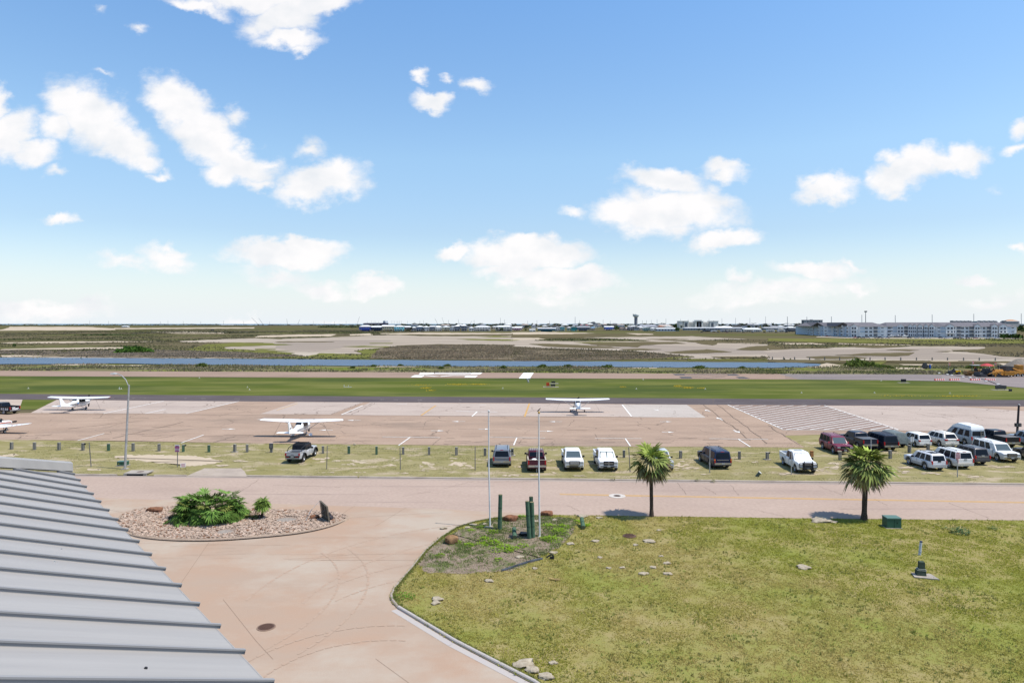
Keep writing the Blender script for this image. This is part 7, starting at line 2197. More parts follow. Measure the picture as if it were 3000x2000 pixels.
def person(label, px, py, z, rz, shirt, trousers, pose='stand', vest=None, hat=(.5,.45,.05)):
	p = G(px, py)
	root = thing('person', label, 'worker', (p.x, p.y, z), R(rz), 'workers of the paving crew')
	J = {'pel': (0,0,.95), 'ab': (0,.02,1.12), 'ch': (0,.03,1.36), 'nk': (0,.02,1.50), 'hd': (0,.05,1.63), 'ht': (0,.05,1.74),
		'hl': (-.10,0,.90), 'kl': (-.12,.05,.49), 'al': (-.12,0,.09), 'tl': (-.13,.17,.04), 'hr': (.10,0,.90), 'kr': (.12,.03,.49), 'ar': (.12,-.04,.09), 'tr': (.13,.13,.04),
		'sl': (-.19,.02,1.43), 'el': (-.27,.04,1.15), 'wl': (-.24,.24,1.02), 'fl': (-.22,.34,1.0), 'sr': (.19,.02,1.43), 'er': (.27,.02,1.15), 'wr': (.25,.2,.96), 'fr': (.24,.29,.93)}
	if pose == 'sit':
		J.update({'kl': (-.14,.42,.88), 'al': (-.14,.46,.46), 'tl': (-.14,.62,.42), 'kr': (.14,.42,.88), 'ar': (.14,.46,.46), 'tr': (.14,.62,.42), 'wl': (-.2,.38,1.12), 'fl': (-.18,.47,1.13), 'wr': (.2,.38,1.12), 'fr': (.18,.47,1.13)})
	names = list(J)
	E = [('pel', 'ab'),('ab', 'ch'),('ch', 'nk'),('nk', 'hd'),('hd', 'ht'),('pel', 'hl'),('hl', 'kl'),('kl', 'al'),('al', 'tl'),('pel', 'hr'),('hr', 'kr'),('kr', 'ar'),('ar', 'tr'),('ch', 'sl'),('sl', 'el'),('el', 'wl'),('wl', 'fl'),('ch', 'sr'),('sr', 'er'),('er', 'wr'),('wr', 'fr')]
	rad = {'pel': .155, 'ab': .145, 'ch': .165, 'nk': .058, 'hd': .098, 'ht': .075, 'hl': .10, 'hr': .10, 'kl': .066, 'kr': .066, 'al': .045, 'ar': .045, 'tl': .04, 'tr': .04, 'sl': .068, 'sr': .068, 'el': .048, 'er': .048, 'wl': .033, 'wr': .033, 'fl': .03, 'fr': .03}
	me = bpy.data.meshes.new('body')
	me.from_pydata([J[n] for n in names],[(names.index(a), names.index(c)) for a, c in E],[])
	o = link('body', me, root)
	md = o.modifiers.new('skin', 'SKIN')
	for i, n in enumerate(names):
		me.skin_vertices[0].data[i].radius = (rad[n], rad[n])
		me.skin_vertices[0].data[i].use_root = n == 'pel'
	s2 = o.modifiers.new('sub', 'SUBSURF'); s2.levels = 2; s2.render_levels = 2
	dg = bpy.context.evaluated_depsgraph_get()
	ev = o.evaluated_get(dg)
	m2 = bpy.data.meshes.new_from_object(ev)
	o.modifiers.clear()
	o.data = m2
	m2.name = 'body'
	m2.materials.clear()
	for m_ in (flat((.42,.25,.18)), flat(shirt), flat(trousers), SH['black']):
		m2.materials.append(m_)
	for f in m2.polygons:
		c = f.center
		f.use_smooth = True
		f.material_index = 3 if (c.z < .14 and pose == 'stand') else 2 if (c.z < .97 and not (abs(c.x) > .19 and c.z > .9)) else 1 if (c.z < 1.47 and (abs(c.x) < .3) and not (c.y > .2 and pose == 'stand')) else 0
	b = MB()
	b.loft([[(r * math.cos(2 * math.pi * i / 14),.05 + r * 1.15 * math.sin(2 * math.pi * i / 14), zz_) for i in range(14)] for r, zz_ in ((.15,1.69),(.115,1.70),(.105,1.77),(.06,1.82),(.005,1.83))])
	b.build('hard_hat', flat(hat, .4), root, smooth=50)
	b = MB()   # face
	b.sphere((0,.155,1.62),.022,6,4)
	b.build('nose', flat((.42,.25,.18)), root)
	b = MB()
	for s_ in (-1,1):
		b.sphere((s_ * .037,.142,1.65),.011,6,4)
	b.box((0,.145,1.575),(.05,.012,.012))
	b.build('face_features', SH['black'], root)
	for s_ in (-1,1):     # five finger hands
		w = Vector(J['fl' if s_ < 0 else 'fr'])
		hb = MB()
		hb.sphere(tuple(w),.04,8,5, sq=(.7,1.1,.8))
		for k in range(4):
			q = w + Vector(((k - 1.5) * .018,.035,-.005))
			hb.cyl(q, q + Vector((0,.04 - .006 * abs(k - 1),-.02)),.009,.008,6)
			hb.cyl(q + Vector((0,.04 - .006 * abs(k - 1),-.02)), q + Vector((0,.05,-.055)),.008,.007,6)
		hb.cyl(w + Vector((-s_ * .03,.0,0)), w + Vector((-s_ * .055,.04,-.015)),.010,.008,6)
		hb.build('hand', flat((.42,.25,.18)), root)
	if vest:
		b = MB()
		b.loft([[(.20 * math.cos(2 * math.pi * i / 14),.02 + .155 * math.sin(2 * math.pi * i / 14),1.0) for i in range(14)],[(.215 * math.cos(2 * math.pi * i / 14),.03 + .175 * math.sin(2 * math.pi * i / 14),1.3) for i in range(14)],[(.20 * math.cos(2 * math.pi * i / 14),.025 + .14 * math.sin(2 * math.pi * i / 14),1.45) for i in range(14)]], caps=False)
		b.build('vest', flat(vest, .6), root, smooth=60)
	return root
person('worker in a lime green vest standing at the left end of the paver', 2874,1104.5,.07,60,(.08,.09,.11),(.03,.04,.07), vest=(.35,.62,.06))
person('worker in a lime vest standing just behind the paver screed', 2890,1102,.07,-90,(.06,.07,.09),(.03,.04,.07), vest=(.40,.60,.08), hat=(.6,.6,.6))
person('worker in a yellow green shirt riding high on the paver', 2911,1104,1.62,90,(.42,.55,.06),(.04,.05,.08), 'stand', hat=(.55,.5,.1))
person('worker in an orange shirt seated under the brown roller canopy', 2856,1101,1.2,-85,(.62,.16,.06),(.03,.04,.07), 'sit', hat=(.5,.5,.5))
person('worker in a dark shirt at the middle of the paver platform', 2899,1103,1.0,180,(.05,.06,.09),(.04,.04,.05), 'stand', hat=(.6,.6,.58))
def small(name, label, cat, px, py, builder, group=None, z=0.0, rz=0):
	p = G(px, py)
	r = thing(name, label, cat, (p.x, p.y, z), rz, group)
	builder(r)
	return r
def sign_box(c, w=1.7, h=.9):
	def f(r):
		MB().box((0,0, h * .5 + .25),(w, .35, h)).build('panel', c, r)
		b = MB()
		for x in (-w * .35, w * .35):
			b.box((x, 0,.13),(.1,.1,.3))
		b.build('leg', SH['galv'], r)
		MB().box((0,0,.02),(w + 1.6,1.3,.08)).build('slab', SH['concrete'], r)
	return f
small('runway_sign', 'black taxiway sign box nearest the threshold bar, upper one', 'airfield sign', 1621,1123.5, sign_box(SH['black'],1.0,.35), 'small airfield sign boxes')
small('runway_sign', 'orange red square marker box in the green infield', 'airfield sign', 1605,1133, sign_box(flat((.45,.06,.02)),.75,.8), 'small airfield sign boxes')
small('runway_sign', 'black taxiway sign box right beside the orange marker', 'airfield sign', 1620,1133.5, sign_box(SH['black'],1.1,.4), 'small airfield sign boxes')
small('runway_sign', 'black crouching instrument box on a slab in the right infield', 'airfield box', 2647,1121, sign_box(SH['black'],1.2,.7), 'dark airfield boxes')
small('runway_sign', 'wide dark sign box with rounded frame at the right end of the infield', 'airfield box', 2932,1142, sign_box(m_ck, 2.4,.8), 'dark airfield boxes')
small('runway_sign', 'little black junction box right of the wide dark sign box', 'airfield box', 2960,1146, lambda r: MB().box((0,0,.25),(.5,.4,.5)).box((0,0,.52),(.56,.46,.05)).build('case', m_ck, r), 'dark airfield boxes')
for i, (px, py) in enumerate(((1545,1113),(1547,1117),(1548,1120.5),(1551,1112))):
	small('threshold_light', ['white threshold lamp below the bar, upper left', 'white threshold lamp below the bar, middle', 'white threshold lamp below the bar, lowest', 'white threshold lamp below the bar, upper right'][i], 'runway lamp', px, py, lambda r: MB().cyl((0,0,0),(0,0,.2),.18,.22,8).sphere((0,0,.3),.2,8,5).build('lamp', SH['lamp'], r), 'threshold lamps')
for i, (px, py, w_) in enumerate(((83,1138, 'far left'),(349,1139.5, 'left of the light pole'),(355,1139.5, 'left of the light pole, right of a post'),(584,1107.5, 'at the runway edge left of centre'),(725,1135, 'left of centre'),(731,1142, 'left of centre, lower'),(1473,1138, 'left of the orange marker'),(1864,1139.5, 'middle right'),(2066,1140, 'right of the flower patch'),(1884,1112, 'at the runway edge, middle right'),(2582,1115.5, 'left of the black instrument box'),(2562,1151, 'right infield'),(2348,1151, 'right infield, left one'),(2783,1152.5, 'right infield, far right'))):
	small('edge_light', f'small pale edge lamp in the infield, {w_}', 'runway lamp', px, py, lambda r: MB().cyl((0,0,0),(0,0,.16),.04, n=6).sphere((0,0,.2),.09,8,5).box((0,0,.02),(.4,.3,.04)).build('lamp', flat((.6,.58,.5)), r), 'runway edge lamps')
small('light_bar', 'low white approach light bar with two stems in the green infield', 'light bar', 1019,1134.5, lambda r: MB().box((0,0,.12),(1.9,.12,.08)).box((-.9,0,.35),(.07,.07,.7)).box((.2,0,.3),(.07,.07,.6)).build('bar', SH['trim'], r))
small('stake', 'thin white stake in the infield left of the light pole', 'stake', 349.5,1141, lambda r: MB().box((0,0,.3),(.08,.08,.6)).box((0,0,.62),(.05,.05,.06)).build('stake', SH['trim'], r))
fx, fy = [],[]
for (cx, cy, rx, ry, n_) in ((1340,1126.5,30,1.6,260),(1400,1126,26,1.3,220),(1248,1136.5,12,2,160),(1230,1128,30,1.2,90),(1262,1144,16,1.5,80),(1987,1131.5,10,2,160),(2014,1136,12,1.6,200),(1825,1134,8,1,60),(2800,1161,60,1.5,200),(2055,1137,12,1,60),(2640,1160,60,1.5,80)):
	for k in range(n_):
		q = G(cx + rng.normal(0, rx * .55), cy + rng.normal(0, ry * .6))
		fx.append(q.x); fy.append(q.y)
fx, fy = np.array(fx), np.array(fy)
V = blades(fx, fy, .05,.14,.22, rng, 1.6,1)
struct(link('yellow_flowers', tri_cloud('yellow_flowers', V, m_tint, np.tile(np.array([[.50,.38,.05]]),(len(fx),1)))), 'patches of yellow wild flowers in the infield', 'stuff')
# FOREGROUND
# metal roof at the lower left -------------------------------------------
D = 2.0
d1 = Vector((-.648,.761,0)).normalized()       # along the eave, away from the viewer
u2 = Vector((1.165,1.0,-.536)).normalized()     # down the slope, along the seams
ez = H - D
def on_eave(px, py):
	Y = F * D / (py - HZ)
	return Vector(((px - 1500) / F * Y, Y, ez))
e_near = on_eave(796,2017)
e_far = on_eave(207,1386)
Lr = (e_far - e_near).dot(d1)
e0 = e_near - d1 * 3.0                            # roof goes on under the camera side
e_end = e_near + d1 * Lr
m_roof = mat('standing_seam_metal', (.31,.292,.275),.5,0,.3, c2=(.28,.264,.25), scale=1.2, vscale=(1,1,1), detail=3, bump=.04, bscale=2.5)
mp_ = [n for n in m_roof.node_tree.nodes if n.type == 'MAPPING'][0]
mp_.vector_type = 'TEXTURE'
mp_.inputs['Rotation'].default_value = (0,0, R(40.6))
mp_.inputs['Scale'].default_value = (3.0,.16,1)
m_roofd = mat('shaded_seam_metal', (.24,.235,.235),.55,0,.3)  # darker than the sheets: shade on the ribs is put into their colour
up = -u2 * 7.0
bld = thing('metal_roofed_building', 'building under a pale grey standing seam metal roof in the lower left corner', 'building', (0,0,0))
nrm = u2.cross(d1).normalized()
if nrm.z < 0:
	nrm = -nrm
def on_roof(px, py):
	d = Vector(((px - 1500) / F, 1,-(py - HZ) / F))
	return Vector((0,0, H)) + d * ((e_near - Vector((0,0, H))).dot(nrm) / d.dot(nrm))
f_r, f_l = on_roof(209,1385), on_roof(-420,1352)     # far edge of the sheeting under the trim
t = nrm * -.05
b = MB()
low_l = e0 + up
b.poly([e0, f_r, f_l, low_l])
b.poly([e0 + t, e0, low_l, low_l + t]); b.poly([e0, e0 + t, f_r + t, f_r]); b.poly([f_r, f_r + t, f_l + t, f_l])
o = b.build('roof', m_roof, bld)
bm = bmesh.new(); bm.from_mesh(o.data); bmesh.ops.recalc_face_normals(bm, faces=bm.faces[:]); bm.to_mesh(o.data); bm.free()
ends = [(230,1408),(249,1429),(269,1448.5),(290,1473),(314,1498),(338,1524.5),(367,1555),(400,1591),(437,1628),(478,1669.5),(522,1719),(574,1774),(632,1839),(702,1914)]
tpos = [(on_eave(*e) - e_near).dot(d1) for e in ends]
step = (tpos[0] - tpos[-1]) / (len(tpos) - 1)
seam = MB()
k = 0
t0 = tpos[-1] - 5 * step
fd = f_l - f_r
while t0 + k * step < Lr + 3.5:
	c = e_near + d1 * (t0 + k * step)
	k += 1
	p0 = c - f_r
	fa, fb_ = fd.dot(-u2), fd.dot(d1)
	tl = 7.0
	a = c + u2 * .03
	if abs(fb_) > 1e-6:
		s_par = p0.dot(d1) / fb_
		cut = fa * s_par - p0.dot(-u2)
		if p0.dot(d1) > 0:
			if not 0 < s_par < 1:
				continue
			a = c - u2 * cut
		elif 0 > p0.dot(d1) and fb_ < 0 and 0 < s_par:
			tl = min(7.0, cut)
	z_ = c - u2 * tl
	w = d1 * .011
	f1 = nrm * .030; f0 = nrm * .020
	seam.poly([a - w * .4, a - w * .4 + f0, z_ - w * .4 + f0, z_ - w * .4]); seam.poly([a + w * .4 + f0, a + w * .4, z_ + w * .4, z_ + w * .4 + f0])
	seam.poly([a - w + f0, a - w + f1, z_ - w + f1, z_ - w + f0])
	seam.poly([a - w + f1, a + w + f1, z_ + w + f1, z_ - w + f1]); seam.poly([a + w + f1, a + w + f0, z_ + w + f0, z_ + w + f1])
	seam.poly([a - w, a + w, a + w + f1, a - w + f1])
seam.build('roof_seam', m_roofd, bld)
b = MB()   # eave drip edge
q = d1 * 0
b.poly([e0 + u2 * .012, e_end + u2 * .012, e_end + u2 * .012 + Vector((0,0,-.11)), e0 + u2 * .012 + Vector((0,0,-.11))][::-1])
b.poly([e0, e_end, e_end + u2 * .012, e0 + u2 * .012])
b.build('drip_edge', m_roof, bld)
for (px, py, rr) in ((427,1957,.010),(180,1608,.006),(160,1645,.006),(418,1753,.005)):
	d = Vector(((px - 1500) / F, 1,-(py - HZ) / F))
	cpos = Vector((0,0, H))
	tt = (e_near - cpos).dot(nrm) / d.dot(nrm)
	q = cpos + d * tt
	MB().cyl(q, q + nrm * .008, rr, rr * .7,8).build('screw_head', SH['black'] if rr > .008 else SH['galv'], bld)
Yt = f_r.y
s_ = Yt / F
back = Vector((fd.x, fd.y, fd.z)).normalized()
pe = f_r - back * .02 + nrm * .01
wv = d1 * .14
b = MB()
c0 = [pe - wv * .3 + Vector((0,0,5 * s_)), pe + wv + Vector((0,0,5 * s_)), pe + wv + Vector((0,0,27 * s_)), pe - wv * .1 + Vector((0,0,27 * s_))]
b.loft([c0,[p + fd * 1.1 for p in c0]])
o = b.build('rake_trim', m_roof, bld)
bm = bmesh.new(); bm.from_mesh(o.data); bmesh.ops.recalc_face_normals(bm, faces=bm.faces[:]); bm.to_mesh(o.data); bm.free()
b = MB()
c1 = [pe + wv * .1, pe + wv * .8, pe + wv * .8 + Vector((0,0,5 * s_)), pe + wv * .1 + Vector((0,0,5 * s_))]
b.loft([c1,[p + fd * 1.1 for p in c1]])
b.build('trim_flashing', flat((.10,.11,.13)), bld)
wl0 = e0 + u2 * -.55; wl1 = e_end + u2 * -.55
b = MB()
a0, a1 = Vector((wl0.x, wl0.y, 0)), Vector((wl1.x, wl1.y, 0))
hz_ = wl0.z - .08
inn = Vector((-u2.x, -u2.y, 0)).normalized() * 6
b.mesh([a0, a1, a1 + inn, a0 + inn] + [p + Vector((0,0, hz_)) for p in (a0, a1)] + [p + Vector((0,0, hz_ + 1.4)) for p in (a1 + inn, a0 + inn)],[(0,1,5,4),(1,2,6,5),(2,3,7,6),(3,0,4,7)])
b.build('wall', flat((.55,.50,.42)), bld)
# light pole ---------------------------------------------------------------
p = G(366,1374)
lp_ = thing('street_lamp', 'tall grey street lamp with a curved arm behind the metal roof', 'street lamp', p)
s = p.y / F
Ht = 247 * s
tilt = Vector((12 * s, 0, Ht))
MB().cyl((0,0,0), tuple(tilt),.13,.085,12).build('pole', SH['galv'], lp_, smooth=60)
MB().cyl((0,0,0),(0,0,.12),.26,.24,12).box((0,0,.04),(.6,.6,.1)).build('base', SH['concrete'], lp_)
arm = [tilt - Vector((0,0,.25)), tilt + Vector((-.35,0,.55)), tilt + Vector((-.75,0,.95)), tilt + Vector((-1.1,0,1.12)), tilt + Vector((-1.35,0,1.18))]
MB().tube([tuple(q) for q in arm],.045,7).build('arm', SH['galv'], lp_)
hq = arm[-1]
b = MB()
b.loft([[(hq.x + .1,-.05, hq.z - .04),(hq.x + .1,.05, hq.z - .04),(hq.x + .1,.05, hq.z + .05),(hq.x + .1,-.05, hq.z + .05)],[(hq.x - .25,-.16, hq.z - .07),(hq.x - .25,.16, hq.z - .07),(hq.x - .25,.12, hq.z + .10),(hq.x - .25,-.12, hq.z + .10)],[(hq.x - .62,-.07, hq.z - .04),(hq.x - .62,.07, hq.z - .04),(hq.x - .62,.05, hq.z + .04),(hq.x - .62,-.05, hq.z + .04)]])
b.build('lamp_head', flat((.55,.55,.55),.4), lp_, smooth=40)
MB().sphere((hq.x - .28,0, hq.z - .08),.13,8,5, sq=(1.5,.9,.4)).build('lens', SH['lamp'], lp_)
# flagpoles ------------------------------------------------------------------
ltop = lambda px, py, ytop: (py - ytop) * (F * H / (py - HZ)) / F
for px, py, yt, dx, lab in ((1436,1544,1207,-4, 'bare white flagpole, left one of the pair'),(1581,1571,1211,-2, 'bare white flagpole with a bird on its gold ball, right one of the pair')):
	p = G(px, py, .06)
	s = p.y / F
	h_ = (py - yt) * s
	fp = thing('flagpole', lab, 'flagpole', (p.x, p.y, .06),0, 'flagpoles in the mulch bed')
	MB().cyl((0,0,0),(dx * s, 0, h_ * .55),.062,.055,10).cyl((dx * s * .55 + dx * s * .45,0, h_ * .55),(dx * s, 0, h_),.052,.036,10).build('pole', flat((.66,.66,.66),.35), fp, smooth=60)
	MB().cyl((0,0,0),(0,0,.05),.14,.12,12).build('base_collar', flat((.5,.48,.44)), fp)
	MB().sphere((dx * s, 0, h_ + .07),.085,10,7).build('ball_finial', flat((.55,.55,.55) if 'left' in lab else (.45,.28,.06),.3), fp, smooth=60)
	MB().tube([(dx * s - .08,-.02, h_ - .05),(-.10,-.05, h_ * .5),(-.08,-.04,1.2)],.006,4).build('halyard', flat((.4,.4,.4)), fp)
	MB().box((-.07,-.02,1.28 if 'right' in lab else 1.95),(.05,.05,.12)).build('cleat', SH['galv'], fp)
	if 'right' in lab:
		bd = thing('bird', 'small dark bird perched on the right flagpole', 'bird', (p.x + dx * s, p.y, .06 + h_ + .15))
		b = MB()
		b.loft([[(x + r * .8 * math.cos(a), r * math.sin(a) * .7, z + 0) if False else (x, r * math.cos(a) * .8, z + r * math.sin(a)) for a in [2 * math.pi * k / 8 for k in range(8)]] for x, z, r in ((-.16,-.02,.012),(-.08,.05,.045),(.0,.11,.062),(.05,.17,.045),(.08,.22,.038),(.12,.225,.014),(.15,.22,.004))])
		b.build('body', flat((.12,.09,.07)), bd, smooth=60)
		b = MB()
		for sy in (-.02,.02):
			b.cyl((0, sy, -.01),(.0, sy, .07),.006, n=4)
		b.build('leg', SH['black'], bd)
tag(MB().loft([[(-.35,-.18,0),(.4,-.2,0),(.38,.2,0),(-.3,.2,0)],[(-.3,-.14,.09),(.34,-.15,.08),(.3,.15,.09),(-.25,.15,.1)]]).build('stone_slab', SH['rock_white'], None, G(1431,1545,.06)), 'flat pale stone slab at the foot of the left flagpole', 'stone')
# pilings ----------------------------------------------------------------------
def piling(label, px, py, ytop, r, lean=(0,0), bands=()):
	p = G(px, py, .06)
	s = p.y / F
	h_ = (py - ytop) * s
	rt = thing('timber_piling', label, 'timber post', (p.x, p.y, .0),0, 'green timber pilings round the flagpoles')
	n = 14
	rr = random.Random(int(px))
	rings = []
	for k in range(7):
		t = k / 6
		rings.append([(lean[0] * t * h_ + r * (1 - .06 * t) * (1 + rr.uniform(-.03,.03)) * math.cos(2 * math.pi * i / n), lean[1] * t * h_ + r * (1 - .06 * t) * math.sin(2 * math.pi * i / n), t * (h_ + .06)) for i in range(n)])
	MB().loft(rings).build('trunk', SH['wood_green'], rt, smooth=50)
	MB().loft([[(lean[0] * h_ + .9 * r * math.cos(2 * math.pi * i / n), lean[1] * h_ + .9 * r * math.sin(2 * math.pi * i / n), h_ + .062 + dz) for i in range(n)] for dz in (0,.006)]).build('end_grain', flat((.20,.17,.10),.9), rt)
	b = MB()
	for k in range(2 if h_ > 1 else 1):
		zc = h_ * (.35 + .3 * k)
		b.cyl((lean[0] * zc, lean[1] * zc, zc - .02),(lean[0] * (zc + .02), lean[1] * zc, zc + .02), r * 1.02, n=14)
	b.build('rope_mark', flat((.035,.07,.05),.9), rt)
	return rt
piling('single green timber piling standing right of the left flagpole', 1464,1550,1448,.155,(.02,0))
piling('green timber piling, left one of the leaning trio', 1551,1577,1467,.15,(-.06,-.02))
piling('tallest green timber piling at the back of the leaning trio', 1556,1569,1455,.15,(.0,.02))
piling('thickest green timber piling at the front of the leaning trio', 1561,1574,1470,.165,(-.03,0))
for lab, px, py, ln, r, dx in (('short green log lying banded left of the piling trio', 1508,1580,.95,.16,-.05),('short green log lying alone in the grass right of the flagpoles', 1709,1551,1.15,.16,.0)):
	p = G(px, py, .06)
	lg = thing('timber_log', lab, 'log', (p.x, p.y, .06),0, 'short green logs on the lawn')
	b = MB(); n = 14
	b.cyl((0,0,.17),(dx, ln * 1.0,.50), r, r * .95, n)
	b.build('trunk', SH['wood_green'], lg, smooth=40)
	MB().cyl((0,-.004,.17),(0,-.012,.168), r * .9, n=n).build('end_grain', flat((.16,.16,.10),.9), lg)
	MB().cyl((dx * .45, ln * .45,.32),(dx * .5, ln * .5,.336), r * 1.03, n=n).build('band', flat((.03,.06,.045)), lg)
tag(MB().box((.25,.15,.10),(1.0,.5,.14), rz=-.25).box((.1,.0,.18),(.6,.3,.06), rz=.2).box((.6,.2,.2),(.2,.3,.05), rz=.1).build('black_crate', SH['black'], None, G(1533,1569,.06)), 'flattened black plastic crate between log and piling trio', 'crate')
# rocks --------------------------------------------------------------------------
def rock(name, label, px, py, w, h, d, m_, group, seed, z=.06, rz=0.0, n=14, mm=9, jag=.22):
	p = G(px, py, z)
	r = np.random.default_rng(seed)
	vs, fs = [],[]
	ph = r.uniform(0,6.28,8)
	for k in range(mm + 1):
		th = math.pi * k / mm
		for i in range(n):
			a = 2 * math.pi * i / n
			q = 1 + jag * (math.sin(2 * a + ph[0] + th) * .5 + math.sin(3 * a + ph[1] - 2 * th) * .5 + .4 * math.sin(5 * a + ph[2] + 3 * th)) + r.normal(0, jag * .16)
			st, ct = math.sin(th), math.cos(th)
			st = math.copysign(abs(st) ** .75, st); ct = math.copysign(abs(ct) ** .75, ct)
			vs.append((w / 2 * q * st * math.cos(a), d / 2 * q * st * math.sin(a), max(-.05, h * (.42 + .58 * ct * (1 + .3 * (q - 1))))))
	for k in range(mm):
		for i in range(n):
			j = (i + 1) % n
			fs.append((k * n + i, (k + 1) * n + i, (k + 1) * n + j, k * n + j))
	return tag(MB().mesh(vs, fs).build(name, m_, None, p, rz, smooth=28), label, 'rock', group)
RG = 'red sandstone boulders'
rock('boulder', 'long flat red boulder at the back left of the gravel bed', 455,1498,1.25,.36,.8, SH['rock_red'], RG, 3,.12)
rock('boulder', 'red boulder behind the single piling', 1496,1524,1.1,.42,.7, SH['rock_red'], RG, 4)
rock('boulder', 'jagged red boulder beside the right flagpole at the road edge', 1602,1509,.95,.36,.7, SH['rock_red'], RG, 9)
rock('boulder', 'tan blocky boulder at the left edge of the mulch bed', 1322,1590,.88,.55,.8, mat('tan_rock', (.27,.165,.09),.9, c2=(.15,.09,.05), scale=3, bump=.8, detail=8), RG, 12, rz=.5)
rock('boulder', 'brick red block propping the leaning panel', 922,1519,.75,.32,.5, SH['rock_red'], RG, 15,.12)
for i, (dx, dy, dz) in enumerate(((0,0,0),(.2,-.18,0),(.42,-.35,0),(.1,-.1,.2),(.3,-.25,.18),(.55,-.5,0))):
	g_ = G(953,1521)
	o = rock('boulder', ['dark rock heaped behind the leaning panel, top left', 'dark rock heaped behind the leaning panel, middle low', 'dark rock heaped behind the leaning panel, right low', 'dark rock heaped behind the leaning panel, uppermost', 'dark rock heaped behind the leaning panel, upper right', 'dark rock heaped behind the leaning panel, nearest'][i],953,1521,.42,.32,.36, mat('dark_rock', (.07,.065,.075),.9, c2=(.03,.03,.035), scale=4, bump=.6), 'dark rocks piled behind the panel', 30 + i, .12)
	o.location = (g_.x + dx, g_.y + dy, .12 + dz)
WR = [(1433,1703,28, 'below the mulch bed centre'),(1281,1757,38, 'near the lawn corner'),(1277,1768,30, 'directly below the one near the lawn corner'),(1672,1594,26, 'right of the right flagpole foot'),(1744,1586,24, 'left of the brown manhole'),(1621,1620,24, 'above the black strip end'),(1523,1633,26, 'in the lower part of the mulch bed'),(1903,1587,40, 'right of the brown manhole'),(1862,1597,18, 'below the brown manhole'),(1758,1634,18, 'between strip end and manhole'),(1567,1666,18, 'pinkish, right of the black strip'),(1783,1665,16, 'left of the limestone cluster'),(1823,1664,18, 'middle of the limestone cluster'),(1914,1663,22, 'top right of the limestone cluster'),(1886,1682,30, 'lower left of the limestone cluster'),(1956,1682,26, 'lower right of the limestone cluster'),(1954,1651,24, 'upper right of the limestone cluster'),(1930,1554,14, 'upper lawn, below the left palm'),(2354,1663,44, 'alone in the middle of the lawn'),(1937,1630,14, 'small, above the limestone cluster'),(1535,1949,66, 'big patch at the kerb, bottom'),(1560,1965,46, 'patch right of the big kerb one'),(1620,1944,26, 'right of the kerb patch, upper'),(1600,1984,50, 'lowest near the kerb'),(1300,1547,22, 'at the driveway edge, upper left'),(1386,1538,22, 'at the driveway edge left of the left flagpole'),(1370,1546,18, 'second at the driveway edge'),(1420,1536,16, 'third at the driveway edge'),(1571,1528,16, 'between trio and red boulder'),(1625,1524,18, 'below the jagged red boulder'),(1706,1513,34, 'flat, at the road edge right of the boulder'),(1755,1517,20, 'at the road edge above the lying log'),(2408,1525,70, 'long flat slab at the road edge by the right palm'),(2440,1530,26, 'beside the long flat slab')]
for i, (px, py, w, lab) in enumerate(WR):
	s = (F * H / (py - HZ)) / F
	rock('limestone_rock', f'pale flat limestone rock {lab}', px, py, w * s * .92,.07 + .002 * w, w * s * .7, SH['rock_white'], 'pale limestone rocks in the lawn', 60 + i, .05, n=14, mm=8, jag=.34)
# gravel island --------------------------------------------------------------------
gb = [(347,1540),(352,1520),(380,1502),(440,1491),(560,1486),(720,1493),(880,1499),(980,1505),(1012,1514),(1010,1524),(960,1543),(880,1560),(760,1573),(620,1582),(500,1581),(410,1572),(362,1557)]
def smooth_px(pts, k=4):
	out = []
	n = len(pts)
	for i in range(n):
		p0, p1, p2, p3 = (pts[(i + j - 1) % n] for j in range(4))
		for t in range(k):
			t = t / k
			out.append(tuple(.5 * (2 * p1[c] + (-p0[c] + p2[c]) * t + (2 * p0[c] - 5 * p1[c] + 4 * p2[c] - p3[c]) * t * t + (-p0[c] + 3 * p1[c] - 3 * p2[c] + p3[c]) * t ** 3) for c in (0,1)))
	return out
gbs = smooth_px(gb)
m_grv = mat('gravel_base', (.33,.255,.205),.95, c2=(.17,.125,.10), scale=7, detail=6, bump=.8)
struct(sheet('gravel_bed', gbs, .11, m_grv), 'bed of pinkish gravel inside the driveway loop')
ring_o = [G(p[0], p[1],0) for p in gbs]
cx_ = sum((p for p in ring_o), Vector()) / len(ring_o)
rings = []
nn = len(ring_o)
for i in range(nn):
	p_ = ring_o[i]; d = (ring_o[(i + 1) % nn] - ring_o[i - 1]).normalized()
	nv = Vector((d.y, -d.x, 0))
	if nv.dot(p_ - cx_) < 0:
		nv = -nv
	rings.append([tuple(p_ + Vector((0,0,-.03))), tuple(p_ + Vector((0,0,.15))), tuple(p_ + nv * .07 + Vector((0,0,.16))), tuple(p_ + nv * .17 + Vector((0,0,.13))), tuple(p_ + nv * .26 + Vector((0,0,-.03)))])
rings.append(rings[0])
b = MB(); b.loft(rings, caps=False)
o = b.build('kerb', mat('island_kerb', (.35,.265,.20),.88, c2=(.27,.205,.155), scale=1.2, detail=8), None, smooth=40)
bm = bmesh.new(); bm.from_mesh(o.data); bmesh.ops.recalc_face_normals(bm, faces=bm.faces[:]); bm.to_mesh(o.data); bm.free()
struct(o, 'rounded tan kerb round the gravel bed')
gpoly = [tuple(p)[:2] for p in ring_o]
xs = [p[0] for p in gpoly]; ys = [p[1] for p in gpoly]
x, y = scatter(gpoly, 17000,(min(xs), max(xs), min(ys), max(ys)))
for (cx2, cy2, rx, ry) in ((664,1560,26,9),(842,1525,32,9)):
	q = G(cx2, cy2); rr_ = rx * q.y / F
	k = ((x - q.x) / rr_) ** 2 + ((y - q.y) / (ry * q.y ** 2 / (F * H))) ** 2 > 1
	x, y = x[k], y[k]
